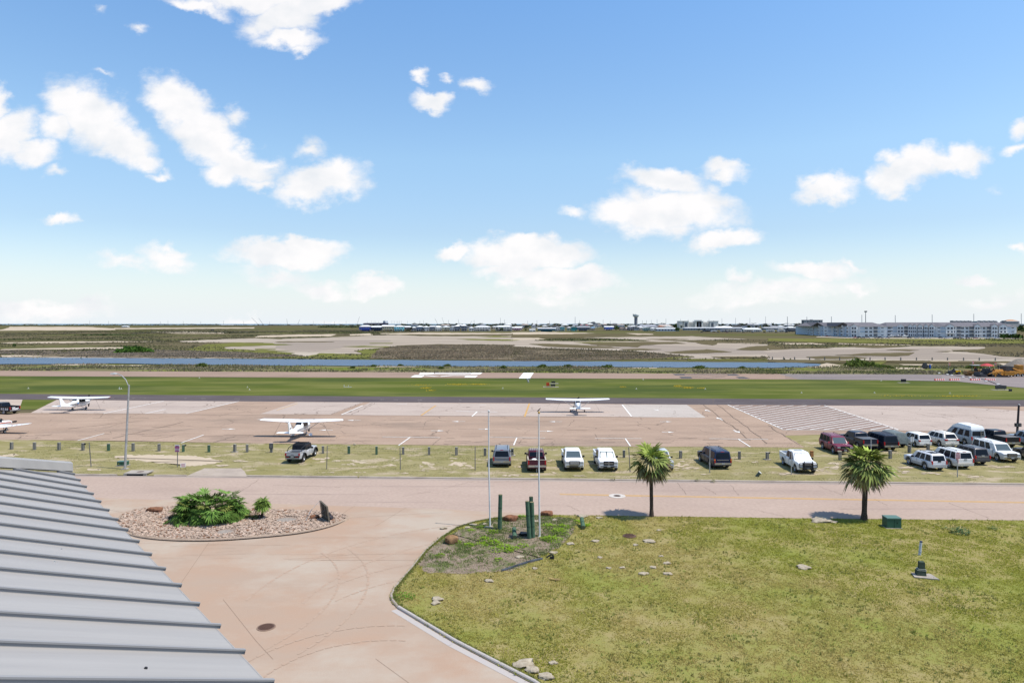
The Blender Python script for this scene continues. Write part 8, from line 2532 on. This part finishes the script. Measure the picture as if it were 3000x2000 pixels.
ico = bmesh.new(); bmesh.ops.create_icosphere(ico, subdivisions=1, radius=1.0)
iv = np.array([v.co[:] for v in ico.verts]); fi = np.array([[v.index for v in f.verts] for f in ico.faces]); ico.free()
n = len(x)
sz = rng.uniform(.045,.12, n) * rng.choice([1,1,1.35], n)
asp = rng.uniform(.55,1.2,(n, 3)); asp[:, 2] *= .6
P_ = iv[None] * (1 + rng.normal(0,.13,(n, len(iv),1))) * asp[:, None, :] * sz[:, None, None]
an = rng.uniform(0,6.28, n); ca, sa = np.cos(an)[:, None], np.sin(an)[:, None]
X_ = P_[:, :, 0] * ca - P_[:, :, 1] * sa + x[:, None]; Y_ = P_[:, :, 0] * sa + P_[:, :, 1] * ca + y[:, None]
Z_ = P_[:, :, 2] + .11 + rng.uniform(0,.07, n)[:, None]
PV = np.stack([X_, Y_, Z_],2)
T = PV[:, fi].reshape(-1,3,3)
cg = np.where(rng.uniform(0,1, n)[:, None] < .12, np.array([.20,.11,.07]), np.array([.37,.28,.22])) * rng.uniform(.65,1.25, n)[:, None]
struct(link('gravel', tri_cloud('gravel', T, tint_mat('gravel_stone', .9), np.repeat(cg, len(fi), axis=0))), 'loose pinkish beige gravel stones', 'stuff')
for (cx2, cy2, rx, ry, lab) in ((664,1560,26,9, 'round bare concrete patch in the gravel, left one'),(842,1525,32,9, 'round bare concrete patch in the gravel, right one')):
	tag(multi_sheet('concrete_patch', [[(cx2 + rx * math.cos(2 * math.pi * i / 20), cy2 + ry * math.sin(2 * math.pi * i / 20)) for i in range(20)]],.135, mat('spalled_concrete', (.30,.26,.225),.95, c2=(.22,.19,.165), scale=6, bump=.6)), lab, 'concrete patch', 'bare concrete patches in the gravel')
# palms -------------------------------------------------------------------------------
def fan(V, Cc, base, az, el, stem, rad, c, r, nl=18, droop=.35, spread=2.0, roll=0.0, wid_=.058, fold=0.0):
	base = np.array(base, float)
	d = np.array([math.cos(az) * math.cos(el), math.sin(az) * math.cos(el), math.sin(el)])
	side = np.array([-math.sin(az), math.cos(az),0.0])
	upv = np.cross(side, d) * -1
	if upv[2] < 0:
		upv = -upv
	upv = upv * math.cos(roll) + side * math.sin(roll); side = np.cross(d, upv)
	hub = base + d * stem - np.array([0,0, droop * .12 * stem])
	if fold:
		d, upv = d * math.cos(fold) - upv * math.sin(fold), upv * math.cos(fold) + d * math.sin(fold)
	w = .018
	V.append([base + side * w, base - side * w, hub - side * w]); V.append([base + side * w, hub - side * w, hub + side * w]); Cc += [np.array(c) * .9] * 2
	for k in range(nl):
		a = (k / (nl - 1) - .5) * 2 * spread
		L = rad * (1 - .22 * abs(a) / spread) * r.uniform(.72,1.15)
		dd = d * math.cos(a) + side * math.sin(a)
		pw = np.cross(dd, upv); wd = L * wid_
		m = hub + dd * L * .55 + upv * (.05 * L) - np.array([0,0, droop * .10 * L])
		e = hub + dd * L - np.array([0,0, droop * L * r.uniform(.35,.75)]) + upv * .02
		f_ = upv * wd * .55
		V.append([hub, m + pw * wd + f_ * (1 if k % 2 else -1), m - pw * wd]); V.append([m + pw * wd + f_ * (1 if k % 2 else -1), e, m - pw * wd])
		sh_ = r.uniform(.7,1.25)
		Cc += [np.array(c) * sh_, np.array(c) * sh_ * 1.1]
m_leaf = tint_mat('palm_leaf', .5,.12)
def palm(label, px, py, ytop, group, seed, lean=0.0, crown_r=1.0, tr=.14):
	p = G(px, py, .06)
	s = p.y / F
	root = thing('palm_tree', label, 'palm tree', (p.x, p.y, .0),0, group)
	Ht = (py - ytop) * s
	ch = Ht * .68
	r = np.random.default_rng(seed)
	n = 14
	rings = []
	for k in range(15):
		t = k / 14
		rr = tr * (1.45 - .45 * min(1, t * 6) + .12 * max(0, t - .75) * 4) * (1 + r.normal(0,.015))
		rings.append([(lean * t * ch + rr * (1 + r.normal(0,.04)) * math.cos(2 * math.pi * i / n), rr * math.sin(2 * math.pi * i / n), t * ch) for i in range(n)])
	MB().loft(rings).build('trunk', mat('palm_bark', (.125,.095,.075),.95, c2=(.055,.042,.035), scale=4, vscale=(3,3,7), detail=8, bump=1.0, lo=.4, hi=.6), root, smooth=50)
	b = MB()      # old leaf bases just under the crown
	for k in range(46):
		a = r.uniform(0,6.28); z_ = ch * r.uniform(.80,1.0)
		q = Vector((lean * ch + .2 * math.cos(a),.2 * math.sin(a), z_))
		b.cyl(q, q + Vector((math.cos(a) * .16, math.sin(a) * .16,.22)),.035,.02,5)
	b.build('leaf_base', mat('leaf_base', (.20,.145,.09),.9, c2=(.12,.085,.055), scale=6), root)
	hub = (lean * ch, 0, ch)
	V, Cc = [],[]
	for k in range(62):
		u = (k + .5) / 62
		el = math.asin(1 - 1.55 * u)
		az = k * 2.39996 + r.uniform(-.2,.2)
		g_ = np.array([.20,.25,.055]) if u < .25 else np.array([.155,.185,.055]) if u < .65 else np.array([.21,.20,.09])
		if r.uniform() < .22 and u > .2:
			g_ = np.array([.30,.25,.13])
		fan(V, Cc, (hub[0], hub[1], ch + .15 * (1 - u)), az, el, (.45 + .40 * r.uniform()) * crown_r, (.70 + .36 * r.uniform()) * crown_r, g_ * r.uniform(.4,1.5), r, 12,.2 + .3 * u, 1.5, r.uniform(-.6,.6),.08, r.uniform(.1,.9))
	link('crown', tri_cloud('crown', np.array(V), m_leaf, np.array(Cc)), root)
	V, Cc = [],[]
	for k in range(22):
		az = r.uniform(0,6.28)
		fan(V, Cc, (hub[0], hub[1], ch - .1), az, r.uniform(-1.15,-.6),.5 * crown_r, .72 * crown_r, np.array([.36,.29,.20]) * r.uniform(.45,1.2), r, 10,.6,.7, r.uniform(-.7,.7))
	link('dead_fronds', tri_cloud('dead_fronds', np.array(V), m_leaf, np.array(Cc)), root)
	return root
palm('fan palm hiding a silver pickup, the left of the two street palms', 1909,1512,1283, 'street palms', 3,-.01,1.24)
palm('fan palm below the burgundy SUV, the right of the two street palms', 2531,1521,1296, 'street palms', 8,.04,1.40,.19)
def palmetto(name, label, cat, px, py, w, h, n, seed, rad=.75, trunks=((0,0),), c=(.09,.16,.035), crown=None):
	p = G(px, py, .1)
	root = thing(name, label, cat, (p.x, p.y, .1))
	r = np.random.default_rng(seed)
	V, Cc = [],[]
	for k in range(n):
		a = r.uniform(0,6.28); u = r.uniform() ** .5
		th = r.uniform(.05,1.0)
		bx, by = .62 * w / 2 * u * math.cos(a),.35 * w / 2 * u * math.sin(a)
		el = math.pi / 2 * (1 - th * .95)
		az = math.atan2(by, bx) + r.uniform(-.6,.6)
		st = h * (.25 + .45 * r.uniform()) * (1 - .25 * u)
		g_ = np.array(c) * r.uniform(.4,1.75)
		if r.uniform() < .12:
			g_ = np.array([.17,.19,.05]) * r.uniform(.7,1.2)
		zb = h * r.uniform(.0,.42) * (1 - u * .5)
		if crown:
			bx, by, zb = crown[0],0, crown[1]
			az, el, st = k * 2.4, math.asin(1 - 1.5 * (k + .5) / n),.35
		fan(V, Cc, (bx, by, zb), az, el, st * .8, rad * r.uniform(.8,1.15), g_, r, 13,.12 + .2 * th, 1.75, r.uniform(-.5,.5),.075, r.uniform(.5,1.25))
	link('fronds', tri_cloud('fronds', np.array(V), m_leaf, np.array(Cc)), root)
	b = MB()
	for (x0, x1, h1) in trunks:
		b.cyl((x0 * .5,0,-.05),(x1,.05, h1),.09,.075,8)
	b.build('trunk', SH['wood_grey'] if n > 60 else mat('palmetto_bark', (.06,.045,.035),.95, c2=(.03,.024,.02), scale=6, bump=.6), root)
	return root
palmetto('palmetto_clump', 'large dense palmetto clump in the gravel bed', 'palm bush', 612,1522,6.0,2.95,240,4,.80,((-1.2,-1.3,.9),(0,.1,1.0),(1.3,1.4,.8)))
palmetto('small_palmetto', 'small single palmetto with curved trunk right of the dense clump', 'palm bush', 760,1520,.6,1.95,34,6,.62,((-.5,.0,.35),(.1,.22,.55),(.44,.24,1.2)),(.12,.18,.04),(.22,1.2))
palmetto('palmetto_sprout', 'low pale palmetto sprout at the foot of the small palmetto', 'palm bush', 736,1520,.5,.7,12,9,.42,((0,0,.2),),(.12,.14,.04))
# leaning panel -----------------------------------------------------------------------
p = G(966,1531,.12)
pn = thing('leaning_panel', 'weathered dark sign panel seen from behind, propped by struts in the gravel bed', 'sign panel', (p.x, p.y, .1))
quad = [Vector((0,0,0)), Vector((-.85,1.15,0)), Vector((-1.05,1.15,1.42)), Vector((-.2,0,1.25))]
n_ = Vector((.05,.035,.012))
b = MB()
b.loft([[tuple(v) for v in quad],[tuple(v + n_) for v in quad]])
b.build('panel', mat('panel_board', (.075,.068,.055),.85, c2=(.13,.115,.09), scale=3, vscale=(1,1,3)), pn)
b = MB()
for t in (.0,.33,.66,1):
	u0 = quad[0].lerp(quad[1], t); u1 = quad[3].lerp(quad[2], t)
	b.cyl(u0 - n_ * .6, u1 - n_ * .6,.028, n=5)
for t in (.3,1):
	b.cyl(quad[0].lerp(quad[3], t) - n_ * .6, quad[1].lerp(quad[2], t) - n_ * .6,.024, n=5)
b.build('frame', flat((.16,.14,.11)), pn)
b = MB()
b.cyl(quad[2] - n_, Vector((-1.75,.5,.62)),.014, n=5); b.cyl(Vector((-1.5,.45,.95)), Vector((-1.95,.35,.05)),.03, n=6)
b.build('strut', SH['galv'], pn)
MB().cyl(Vector((-.35,.5,.95)), Vector((-1.75,.4,.03)),.03, n=6).build('strut', flat((.12,.11,.10)), pn)
# manholes, drain, boxes ------------------------------------------------------------------
def disc(name, label, cat, px, py, r, z, m_rim, m_lid, ri, group=None, dome=0.0):
	p = G(px, py, z)
	root = thing(name, label, cat, (p.x, p.y, z),0, group)
	n = 32
	b = MB()
	c = lambda rr, zz_: [(rr * math.cos(2 * math.pi * i / n), rr * math.sin(2 * math.pi * i / n), zz_) for i in range(n)]
	b.loft([c(r, -.01), c(r, .012), c(ri, .016)], caps=False)
	b.build('collar', m_rim, root)
	b = MB()
	b.loft([c(ri, .012), c(ri * .97,.02 + dome * .4), c(ri * .6,.022 + dome), c(.01,.023 + dome)], caps=False)
	lid = b.build('lid', m_lid, root)
	b = MB()
	for k in range(-3,4):
		hw = math.sqrt(max(0,(ri * .82) ** 2 - (k * ri * .22) ** 2))
		b.box((0, k * ri * .22,.028 + dome),(2 * hw, ri * .07,.012))
	b.build('tread', flat((.10,.055,.04)), lid)
	return root
m_iron = mat('rusty_iron', (.085,.045,.033),.7,.3, c2=(.13,.075,.05), scale=8)
disc('manhole', 'rusty manhole cover in the driveway at the bottom', 'manhole', 780,1836,.46,.03, mat('iron_collar', (.20,.13,.09),.8), m_iron, .40)
disc('manhole', 'raised brown manhole in the upper lawn', 'manhole', 1844,1569,.48,.09, m_iron, m_iron, .40, dome=.05)
disc('manhole', 'manhole with a wide pale concrete collar in the street', 'manhole', 1808,1452,.74,.02, mat('collar_concrete', (.50,.46,.42),.85, c2=(.42,.38,.34), scale=3), mat('old_iron', (.20,.16,.14),.7,.3, c2=(.15,.12,.11), scale=6),.33)
p = G(395,1392)
dr_ = thing('storm_drain', 'concrete storm drain inlet in the far kerb left of the lamp foot', 'storm drain', (p.x, p.y, 0))
MB().box((0,.78,.165),(2.3,1.5,.09)).box((-1.0,.08,.06),(.3,.2,.2)).box((1.0,.08,.06),(.3,.2,.2)).build('slab', SH['concrete'], dr_)
MB().box((0,.03,.045),(1.6,.12,.15)).build('opening', SH['black'], dr_)
MB().cyl((.15,.8,.2),(.15,.8,.215),.33, n=20).build('lid', mat('drain_lid', (.12,.08,.06),.8), dr_)
def cabinet(label, px, py, w, h, d, rz=0.0):
	p = G(px, py, .02)
	r = thing('utility_cabinet', label, 'utility box', (p.x, p.y + d / 2,.02), rz, 'green utility cabinets')
	MB().box((0,0, h * .47),(w, d, h * .94)).build('body', SH['green_paint'], r)
	MB().box((0,0, h * .97),(w + .06, d + .06, h * .07), taper=.96).build('lid', mat('lid_green', (.07,.14,.115),.5, c2=(.09,.16,.13), scale=3), r)
	MB().box((0,-d / 2 - .005, h * .5),(w * .02,.012, h * .75)).box((w * .2,-d / 2 - .01, h * .55),(.05,.02,.12)).build('door_seam', flat((.01,.03,.022)), r)
	MB().box((0,0,.03),(w + .2, d + .2,.07)).build('pad', SH['concrete'], r)
	return r
cabinet('green utility cabinet on the lawn right of the right palm', 2621,1549,1.02,.82,.8,-.06)
o = cabinet('dark green utility cabinet behind the street lamp foot', 356,1365,.98,.5,.6,.05)
MB().box((-.3,-.31,.25),(.06,.01,.08)).build('warning_label', flat((.55,.42,.05)), o)
p = G(2697,1686,.06)
pd = thing('cable_pedestal', 'tiered dark green cable pedestal on a cracked concrete pad', 'pedestal', (p.x, p.y, .06), R(-12))
pd.scale = (.78,.78,.74)
m_pg = mat('faded_green', (.05,.066,.05),.85, c2=(.08,.10,.075), scale=4, detail=7)
b = MB(); b.box((0,0,.24),(.66,.56,.40), taper=.93).box((.02,0,.47),(.60,.50,.08)).box((.03,0,.56),(.52,.44,.10)); b.build('base', m_pg, pd)
MB().box((.06,0,.88),(.42,.36,.56), taper=.93).box((.06,0,1.17),(.36,.32,.03)).build('cover', m_pg, pd)
MB().box((.02,-.005,.52),(.64,.53,.018)).box((.03,0,.62),(.55,.46,.016)).build('rim', flat((.30,.32,.29)), pd)
MB().prism([(-.62,-.62),(1.05,-.75),(.85,.35),(-.55,.4)],-.02,.10).build('pad', SH['concrete'], pd)
p = G(2694,1625,.06)
pp = thing('marker_post', 'short leaning white plastic post in the lawn above the pedestal', 'marker post', (p.x, p.y, .05))
MB().cyl((0,0,0),(.10,0,.93),.085,.08,10).build('pipe', flat((.50,.53,.58),.4), pp)
MB().cyl((.097,0,.86),(.102,0,.935),.088, n=10).build('cap', flat((.05,.06,.10)), pp)
MB().cyl((.025,-.01,.2),(.03,-.01,.26),.088, n=10).build('band', flat((.35,.37,.42)), pp)
# black edging strip, hook, dead frond, weeds -------------------------------------------------
b = MB()
ep = [G(1470,1672,.07), G(1497,1664,.07), G(1525,1654,.07), G(1558,1644,.07), G(1590,1637,.07)]
b.loft([[tuple(q + Vector((0, w, z_))) for w, z_ in ((-.09,.02),(-.07,.1),(.07,.1),(.09,.02))] for q, in zip(ep)])
tag(b.build('edging_strip', mat('black_edging', (.035,.04,.05),.85, c2=(.085,.095,.11), scale=2), None), 'loose black plastic edging strip at the lower edge of the mulch bed', 'edging')
p = G(1612,1637,.06)
b = MB()
b.tube([(-.25,0,.1),(.05,.05,.28),(.18,.0,.26),(.22,-.05,.05)],.05,6).box((.1,-.02,.1),(.25,.12,.16))
tag(b.build('bent_edging', SH['black'], None, (p.x, p.y, .06)), 'bent black plastic end piece standing in the grass', 'edging')
p = G(1628,1700,.06)
V, Cc = [],[]
r = np.random.default_rng(2)
for k in range(16):
	a = r.uniform(-.5,.5) + (math.pi if k % 2 else 0)
	d = np.array([math.cos(a), math.sin(a) * .7,0]); L = r.uniform(.3,.75)
	q = np.array([r.normal(0,.08), r.normal(0,.08),.06 + r.uniform(0,.06)])
	pw = np.array([-d[1], d[0],0]) * .022
	V.append([q - pw, q + pw, q + d * L + np.array([0,0, r.uniform(.02,.12)])]); Cc.append(np.array([.36,.25,.13]) * r.uniform(.7,1.2))
o = link('dead_frond', tri_cloud('dead_frond', np.array(V), m_leaf, np.array(Cc)), None, (p.x, p.y, .06))
tag(o, 'dry tan palm frond lying on the lawn below the edging strip', 'palm frond')
def weed(label, px, py, w, h, c, n, seed, group=None, name='weed_plant'):
	p = G(px, py, .06)
	r = np.random.default_rng(seed)
	V, Cc = [],[]
	for k in range(n):
		a = r.uniform(0,6.28); u = r.uniform() ** .6
		q = np.array([math.cos(a) * u * w / 2, math.sin(a) * u * w / 2, r.uniform(.02, h) * (1.1 - u * .6)])
		d = np.array([math.cos(a), math.sin(a), r.uniform(-.2,.7)]); d /= np.linalg.norm(d)
		L = r.uniform(.10,.22) * (h / .4) ** .5; sd = np.array([-d[1], d[0],.1]) * L * .3
		V.append([q, q + d * L * .5 + sd, q + d * L]); V.append([q, q + d * L, q + d * L * .5 - sd])
		cc = np.array(c) * r.uniform(.6,1.4); Cc += [cc, cc]
	return tag(link(name, tri_cloud(name, np.array(V), m_tint, np.array(Cc)), None, (p.x, p.y, .05)), label, 'weed', group)
WG = 'leafy weeds in the lawn'
weed('broad leafy grey green weed in the upper right lawn', 2812,1562,1.1,.45,(.10,.165,.08),160,1, WG)
weed('small leafy weed left of the broad weed', 2770,1549,.5,.16,(.14,.21,.09),40,2, WG)
weed('tiny leafy weed left of the small one', 2746,1540,.5,.14,(.15,.21,.10),30,3, WG)
weed('leafy weed near the right end of the lawn', 2908,1550,.5,.25,(.12,.18,.09),50,4, WG)
for i, (px, py, w, h) in enumerate(((1440,1560,.9,.18),(1412,1546,.8,.16),(1380,1556,.7,.16),(1418,1583,.9,.25),(1448,1592,1.0,.25),(1410,1597,.8,.2),(1372,1598,.7,.18),(1478,1602,.8,.22),(1455,1612,1.0,.25),(1490,1616,.5,.25),(1530,1600,.8,.2),(1505,1608,.6,.2),(1620,1582,1.3,.28),(1640,1560,1.4,.28),(1610,1545,1.3,.25),(1650,1545,1.0,.25),(1600,1580,.9,.2),(1720,1540,.6,.25),(1690,1530,.7,.18),(1530,1515,.8,.2),(1460,1640,.5,.14),(1290,1628,.6,.14),(1340,1590,.6,.18),(1182,1750,1.3,.16))):
	weed(['bright weed clump between left flagpole and piling', 'bright weeds left of the left flagpole foot', 'bright weeds at the kerb left of the flagpole', 'tall lime weed clump left of the mulch centre', 'lime weed clump above the bed centre', 'lime weeds spreading below the tall lime clump', 'small lime weed right of the tan boulder', 'lime weed clump below the banded log', 'widest lime clump in the middle of the bed', 'narrow lime clump at the lower middle', 'lime weeds below the piling trio', 'small lime weeds left of the piling trio foot', 'lime weeds at the foot of the right flagpole', 'large green weed patch right of the right flagpole', 'green weed patch behind the right flagpole', 'green weed patch under the jagged boulder', 'low weeds touching the right flagpole', 'green weed beside the lone lying log', 'weeds between boulder and lone log', 'weeds beside the red boulder behind the piling', 'tiny weed in the bare mulch', 'tiny weed near the left bed edge', 'weed touching the tan boulder', 'rich green grass tuft at the lawn corner'][i], px, py, w, h, (.22,.36,.03) if i < 23 else (.12,.26,.03), int(120 * w + 30),20 + i, 'bright weeds in the mulch bed')
bpoly = poly_xy(bed_px, .06)
xs = [q[0] for q in bpoly]; ys = [q[1] for q in bpoly]
x, y = scatter(bpoly, 30000,(min(xs), max(xs), min(ys), max(ys)))
dn = vnoise(x * .9, y * .9,61) * .6 + vnoise(x * 3, y * 3,62) * .4
yy = (y - min(ys)) / (max(ys) - min(ys))
k = rng.uniform(0,1, len(x)) < np.clip((dn - .56 + .28 * yy) * 2.5,.02,.8)
x, y = x[k], y[k]
t = rng.uniform(0,1, len(x))[:, None]
cols = (np.array([.10,.155,.045]) * (1 - t) + np.array([.22,.25,.085]) * t)
V = blades(x, y, .06,.11,.06, rng, 1.1,2)
struct(link('ground_cover', tri_cloud('ground_cover', V, m_tint, np.concatenate([cols, cols]))), 'dark low ground cover in the mulch bed', 'stuff')
x, y = scatter(bpoly, 14000,(min(xs), max(xs), min(ys), max(ys)))
V = blades(x, y, .07,.03,.10, rng, 2.5,1)
struct(link('wood_chips', tri_cloud('wood_chips', V, m_tint, np.array([.34,.27,.20]) * rng.uniform(.5,1.3, len(x))[:, None])), 'scattered wood chips in the mulch bed', 'stuff')
# wooden bollards ---------------------------------------------------------------------------
BO = [(34,1316, 'second from the left edge of the photo'),(101,1317, 'above the roof end, left'),(173,1318, 'above the roof end, right'),(243,1319, 'just left of the leaning sign pole'),(318,1320, 'between leaning pole and street lamp'),(390,1321, 'just right of the street lamp'),(466,1321, 'above the sandy patch, left'),(537,1323, 'just right of the purple sign'),(612,1324, 'left of the white based post'),(688,1323.5, 'on a white base'),(724,1324, 'short, near the white based post'),(946,1328, 'just right of the silver off road pickup'),(1022,1329, 'second right of the silver off road pickup'),(1103,1331, 'third right of the silver off road pickup'),(1181,1330.5, 'just right of the bare pole left of centre'),(1257,1332, 'in the middle between two bare poles'),(1337,1333, 'left of the bare pole near the flagpoles'),(1421,1335, 'left of the grey SUV'),(1501,1334, 'right of the grey SUV'),(1744,1340, 'between the two white pickups'),(1828,1340, 'left of the left palm'),(1994,1342, 'right of the left palm'),(2166,1345, 'right of the navy SUV'),(2248,1346, 'T topped, left of the white pickup with guard'),(2461,1347, 'pale capped, touching the right palm crown'),(2608,1343, 'right of the right palm'),(2664,1325, 'behind the double white plates'),(2719,1321, 'half hidden behind the silver white SUV')]
proto = {}
for i, (px, py, lab) in enumerate(BO):
	p = G(px, py)
	s = p.y / F
	r = thing('bollard', f'weathered square wooden bollard {lab}', 'bollard', (p.x, p.y, 0), random.uniform(-.3,.3), 'wooden bollards along the apron')
	h_ = random.uniform(.82,.95)
	m_ = SH['wood_green'] if px in (243,318,946,1022,1103,612,537) and random.random() < .6 else SH['wood_grey']
	MB().box((0,0, h_ / 2),(.27,.27, h_)).build('post', m_, r)
	MB().box((0,0, h_ + .015),(.29,.29,.03)).build('cap', flat((.32,.30,.27),.9), r)
	if px in (243,537,2248):
		MB().box((.22,0, h_ - .08),(.22,.12,.16)).build('bracket', SH['black'], r)
	if px in (688,2248,1501):
		MB().box((0,0,.03),(.7,.6,.06)).build('footing', SH['concrete'], r)
	if px == 2461:
		MB().box((-.05,0, h_ + .08),(.42,.3,.12)).build('capstone', SH['rock_white'], r)
p = G(2378,1337)
tag(MB().box((0,0,.3),(.32,.3,.62)).box((0,0,.62),(.36,.34,.04)).build('wooden_box', flat((.33,.15,.06)), None, (p.x, p.y, .02)), 'reddish wooden post box behind the white pickup with guard', 'post')
p = G(795,1325)
mb_ = thing('meter_box', 'grey slatted meter panel on a short post left of the silver pickup', 'meter box', (p.x, p.y, 0))
MB().box((0,0,.3),(.26,.22,.6)).build('post', SH['wood_grey'], mb_)
MB().box((0,-.08,.78),(.42,.2,.62)).build('panel', flat((.06,.06,.065)), mb_)
b = MB()
for k in range(5):
	b.box((-.12 + k * .06,-.19,.8),(.025,.015,.46))
b.box((0,-.08,1.1),(.46,.26,.03))
b.build('slat', flat((.25,.24,.24)), mb_)
b = MB()
cpts = [G(px, py) for px, py, _ in BO[:25]]
for z_ in (.38,.62):
	for q0, q1 in zip(cpts[:-1], cpts[1:]):
		if (q1 - q0).length < 6.2:
			b.cyl((q0.x, q0.y, z_),(q1.x, q1.y, z_),.008, n=4)
tag(b.build('cable', flat((.12,.115,.10)), None), 'thin double cable strung through the wooden bollards', 'cable')
# sign posts ---------------------------------------------------------------------------------------
def sign_post(label, px, py, ytop, dx=0.0, plate=None, group='thin sign posts on the verge', w=.05, dark=False):
	p = G(px, py)
	s = p.y / F
	r = thing('sign_post', label, 'sign post', (p.x, p.y, 0),0, group)
	h_ = (py - ytop) * s
	MB().cyl((0,0,0),(dx * s, 0, h_), w, w * .85,6).build('pole', SH['galv'] if not dark else flat((.17,.16,.15)), r)
	if plate:
		pw, ph, zt, cbg, bars = plate
		c = Vector((dx * s * .95,-.07, h_ - zt))
		pl = MB().box(tuple(c),(pw, .02, ph)).build('plate', flat(cbg, .5), r)
		for (bx, bz, bw, bh, bc) in bars:
			MB().box((c.x + bx * pw, c.y - .014, c.z + bz * ph),(bw * pw, .008, bh * ph)).build('lettering', flat(bc, .5), pl)
	return r
PUR = (.25,.055,.16); WHT = (.62,.58,.60); RED = (.36,.05,.045)
def rows(y0, y1, n, c, w=.8):
	out = []
	rr = random.Random(int(abs(y0 * 100)) + n)
	for k in range(n):
		z_ = y0 + (y1 - y0) * k / max(1, n - 1)
		x_ = -.4
		while x_ < .36:
			L = min(rr.uniform(.05,.16),.40 - x_)
			out.append((x_ + L / 2, z_, L * .85,.055, c))
			x_ += L + .03
	return out
sign_post('leaning bare sign pole left of the street lamp', 267,1367,1295,-6, dark=True)
sign_post('pole carrying a purple and white notice above the sandy patch', 520,1368,1302,0,(.50,.78,.38, WHT, [(0,.34,.7,.10,(.08,.03,.10)),(0,.13,.96,.26, PUR),(0,-.40,.9,.15, PUR)] + rows(-.08,-.26,3, PUR)), dark=True)
sign_post('bare sign pole right of the silver off road pickup', 957,1374,1305,2, dark=True)
sign_post('bare sign pole left of centre on the verge', 1173,1375,1309,-1, dark=True)
sign_post('bare sign pole left of the left flagpole', 1392,1377,1307,0, dark=True)
sign_post('pale post in front of the maroon pickup tailgate', 1572,1383,1312,1)
sign_post('dark bare pole at the left edge of the left palm crown', 1846,1382,1310,-4, dark=True)
sign_post('bare pole at the corner of the navy SUV', 2079,1384,1311,1)
sign_post('bare pole in front of the white pickup with guard', 2318,1389,1321,1)
sign_post('tilted red lettered plate on a pole behind the right palm', 2552,1392,1282,0,(.52,.40,1.55, WHT, rows(.3,-.3,4, RED)))
sign_post('pole with two white plates left of the hatchback', 2668,1326,1278,4,(.42,.60,.34,(.60,.60,.60),[(0,0,.06,1.0,(.2,.2,.2))]))
sign_post('thin bare pole in front of the white crossover', 2770,1311,1266,1, w=.04)
sign_post('pole with a blank white plate in front of the black pickup', 2936,1303,1270,0,(.52,.62,.31,(.58,.58,.58),[(0,0,.08,1.0,(.22,.22,.23))]))
sign_post('pole with a red and white notice in front of the big white SUV', 2805,1397,1323,0,(.52,.68,.36, WHT, [(0,.38,.6,.09, RED),(0,-.42,.85,.08, RED)] + rows(.22,-.30,6, RED)))
p = G(532,1376)
yd = thing('yard_sign', 'small white yard sign with red line on wire legs below the purple notice', 'yard sign', (p.x + .15, p.y, .02), R(28))
MB().box((0,0,.48),(.50,.015,.42)).build('board', flat((.62,.60,.62),.5), yd)
MB().box((0,-.012,.60),(.36,.008,.035)).box((0,-.012,.50),(.38,.008,.035)).box((0,-.012,.36),(.36,.008,.05)).build('lettering', flat((.35,.04,.05),.5), yd)
b = MB()
for x_ in (-.24,.24):
	b.cyl((x_, .012,0),(x_, .012,.72),.012, n=5)
b.build('leg', SH['black'], yd)
p = G(2216,1395)
wc = thing('capped_pipe', 'leaning dark pipe with a round white cap on the verge', 'pipe', (p.x, p.y, 0))
MB().cyl((0,0,0),(.32,-.12,.42),.15,.16,14).build('pipe', flat((.09,.11,.09)), wc)
MB().cyl((.32,-.12,.42),(.345,-.13,.455),.18,.17,16).build('cap', flat((.62,.60,.55),.5), wc)
p = G(1039,1303.5)
tag(MB().sphere((0,0,.1),.16,8,6, sq=(1,.8,.9)).box((0,0,.015),(.3,.25,.05)).build('white_stone', SH['rock_white'], None, (p.x, p.y, 0), smooth=60), 'lone white stone at the apron edge right of the silver pickup', 'stone')
p = G(2979,1283)
up_ = thing('utility_pole', 'dark timber pole with a black box behind the lot at the right edge', 'utility pole', (p.x, p.y, 0))
s = p.y / F
MB().cyl((0,0,0),(6 * s, 0,98 * s),.15,.12,10).build('pole', flat((.05,.042,.045),.9), up_)
MB().box((0,-.2,(1283 - 1243.5) * s),(16.5 * s, .3,10 * s)).build('box', SH['black'], up_)
b = MB()
for sx in (-.24,.24):
	for sz_ in (-2,1.6):
		b.box((sx * 16.5 * s, -.36,(1283 - 1243.5 + sz_) * s),(5 * s, .02,1 * s))
b.build('vent', flat((.3,.3,.3)), up_)
MB().sphere((6.6 * s, 0,97 * s),.13,8,5).box((6.4 * s, 0,96 * s),(.3,.1,.06)).build('lamp', flat((.5,.5,.5)), up_)
for i, (x0, lab) in enumerate(((-8, 'left stay wire of the dark timber pole'),(11, 'right stay wire of the dark timber pole'))):
	tag(MB().cyl((0,0,0),(-x0 * s, .02,30 * s),.012, n=4).build('stay_wire', flat((.25,.25,.25)), None, (p.x + x0 * s, p.y - .2,0)), lab, 'wire', 'stay wires of the timber pole')
for i, (px, py, w_, lab) in enumerate(((2090,1410,14, 'grass tuft in the kerb gutter right of the left palm'),(1796,1405,14, 'grass tuft in the kerb gutter left of the left palm'),(2045,1406,20, 'long grass tuft hanging over the kerb'))):
	weed(lab, px, py + 1, w_ * .03,.2,(.17,.18,.05),50,90 + i, 'grass tufts at the kerb', 'grass_tuft')
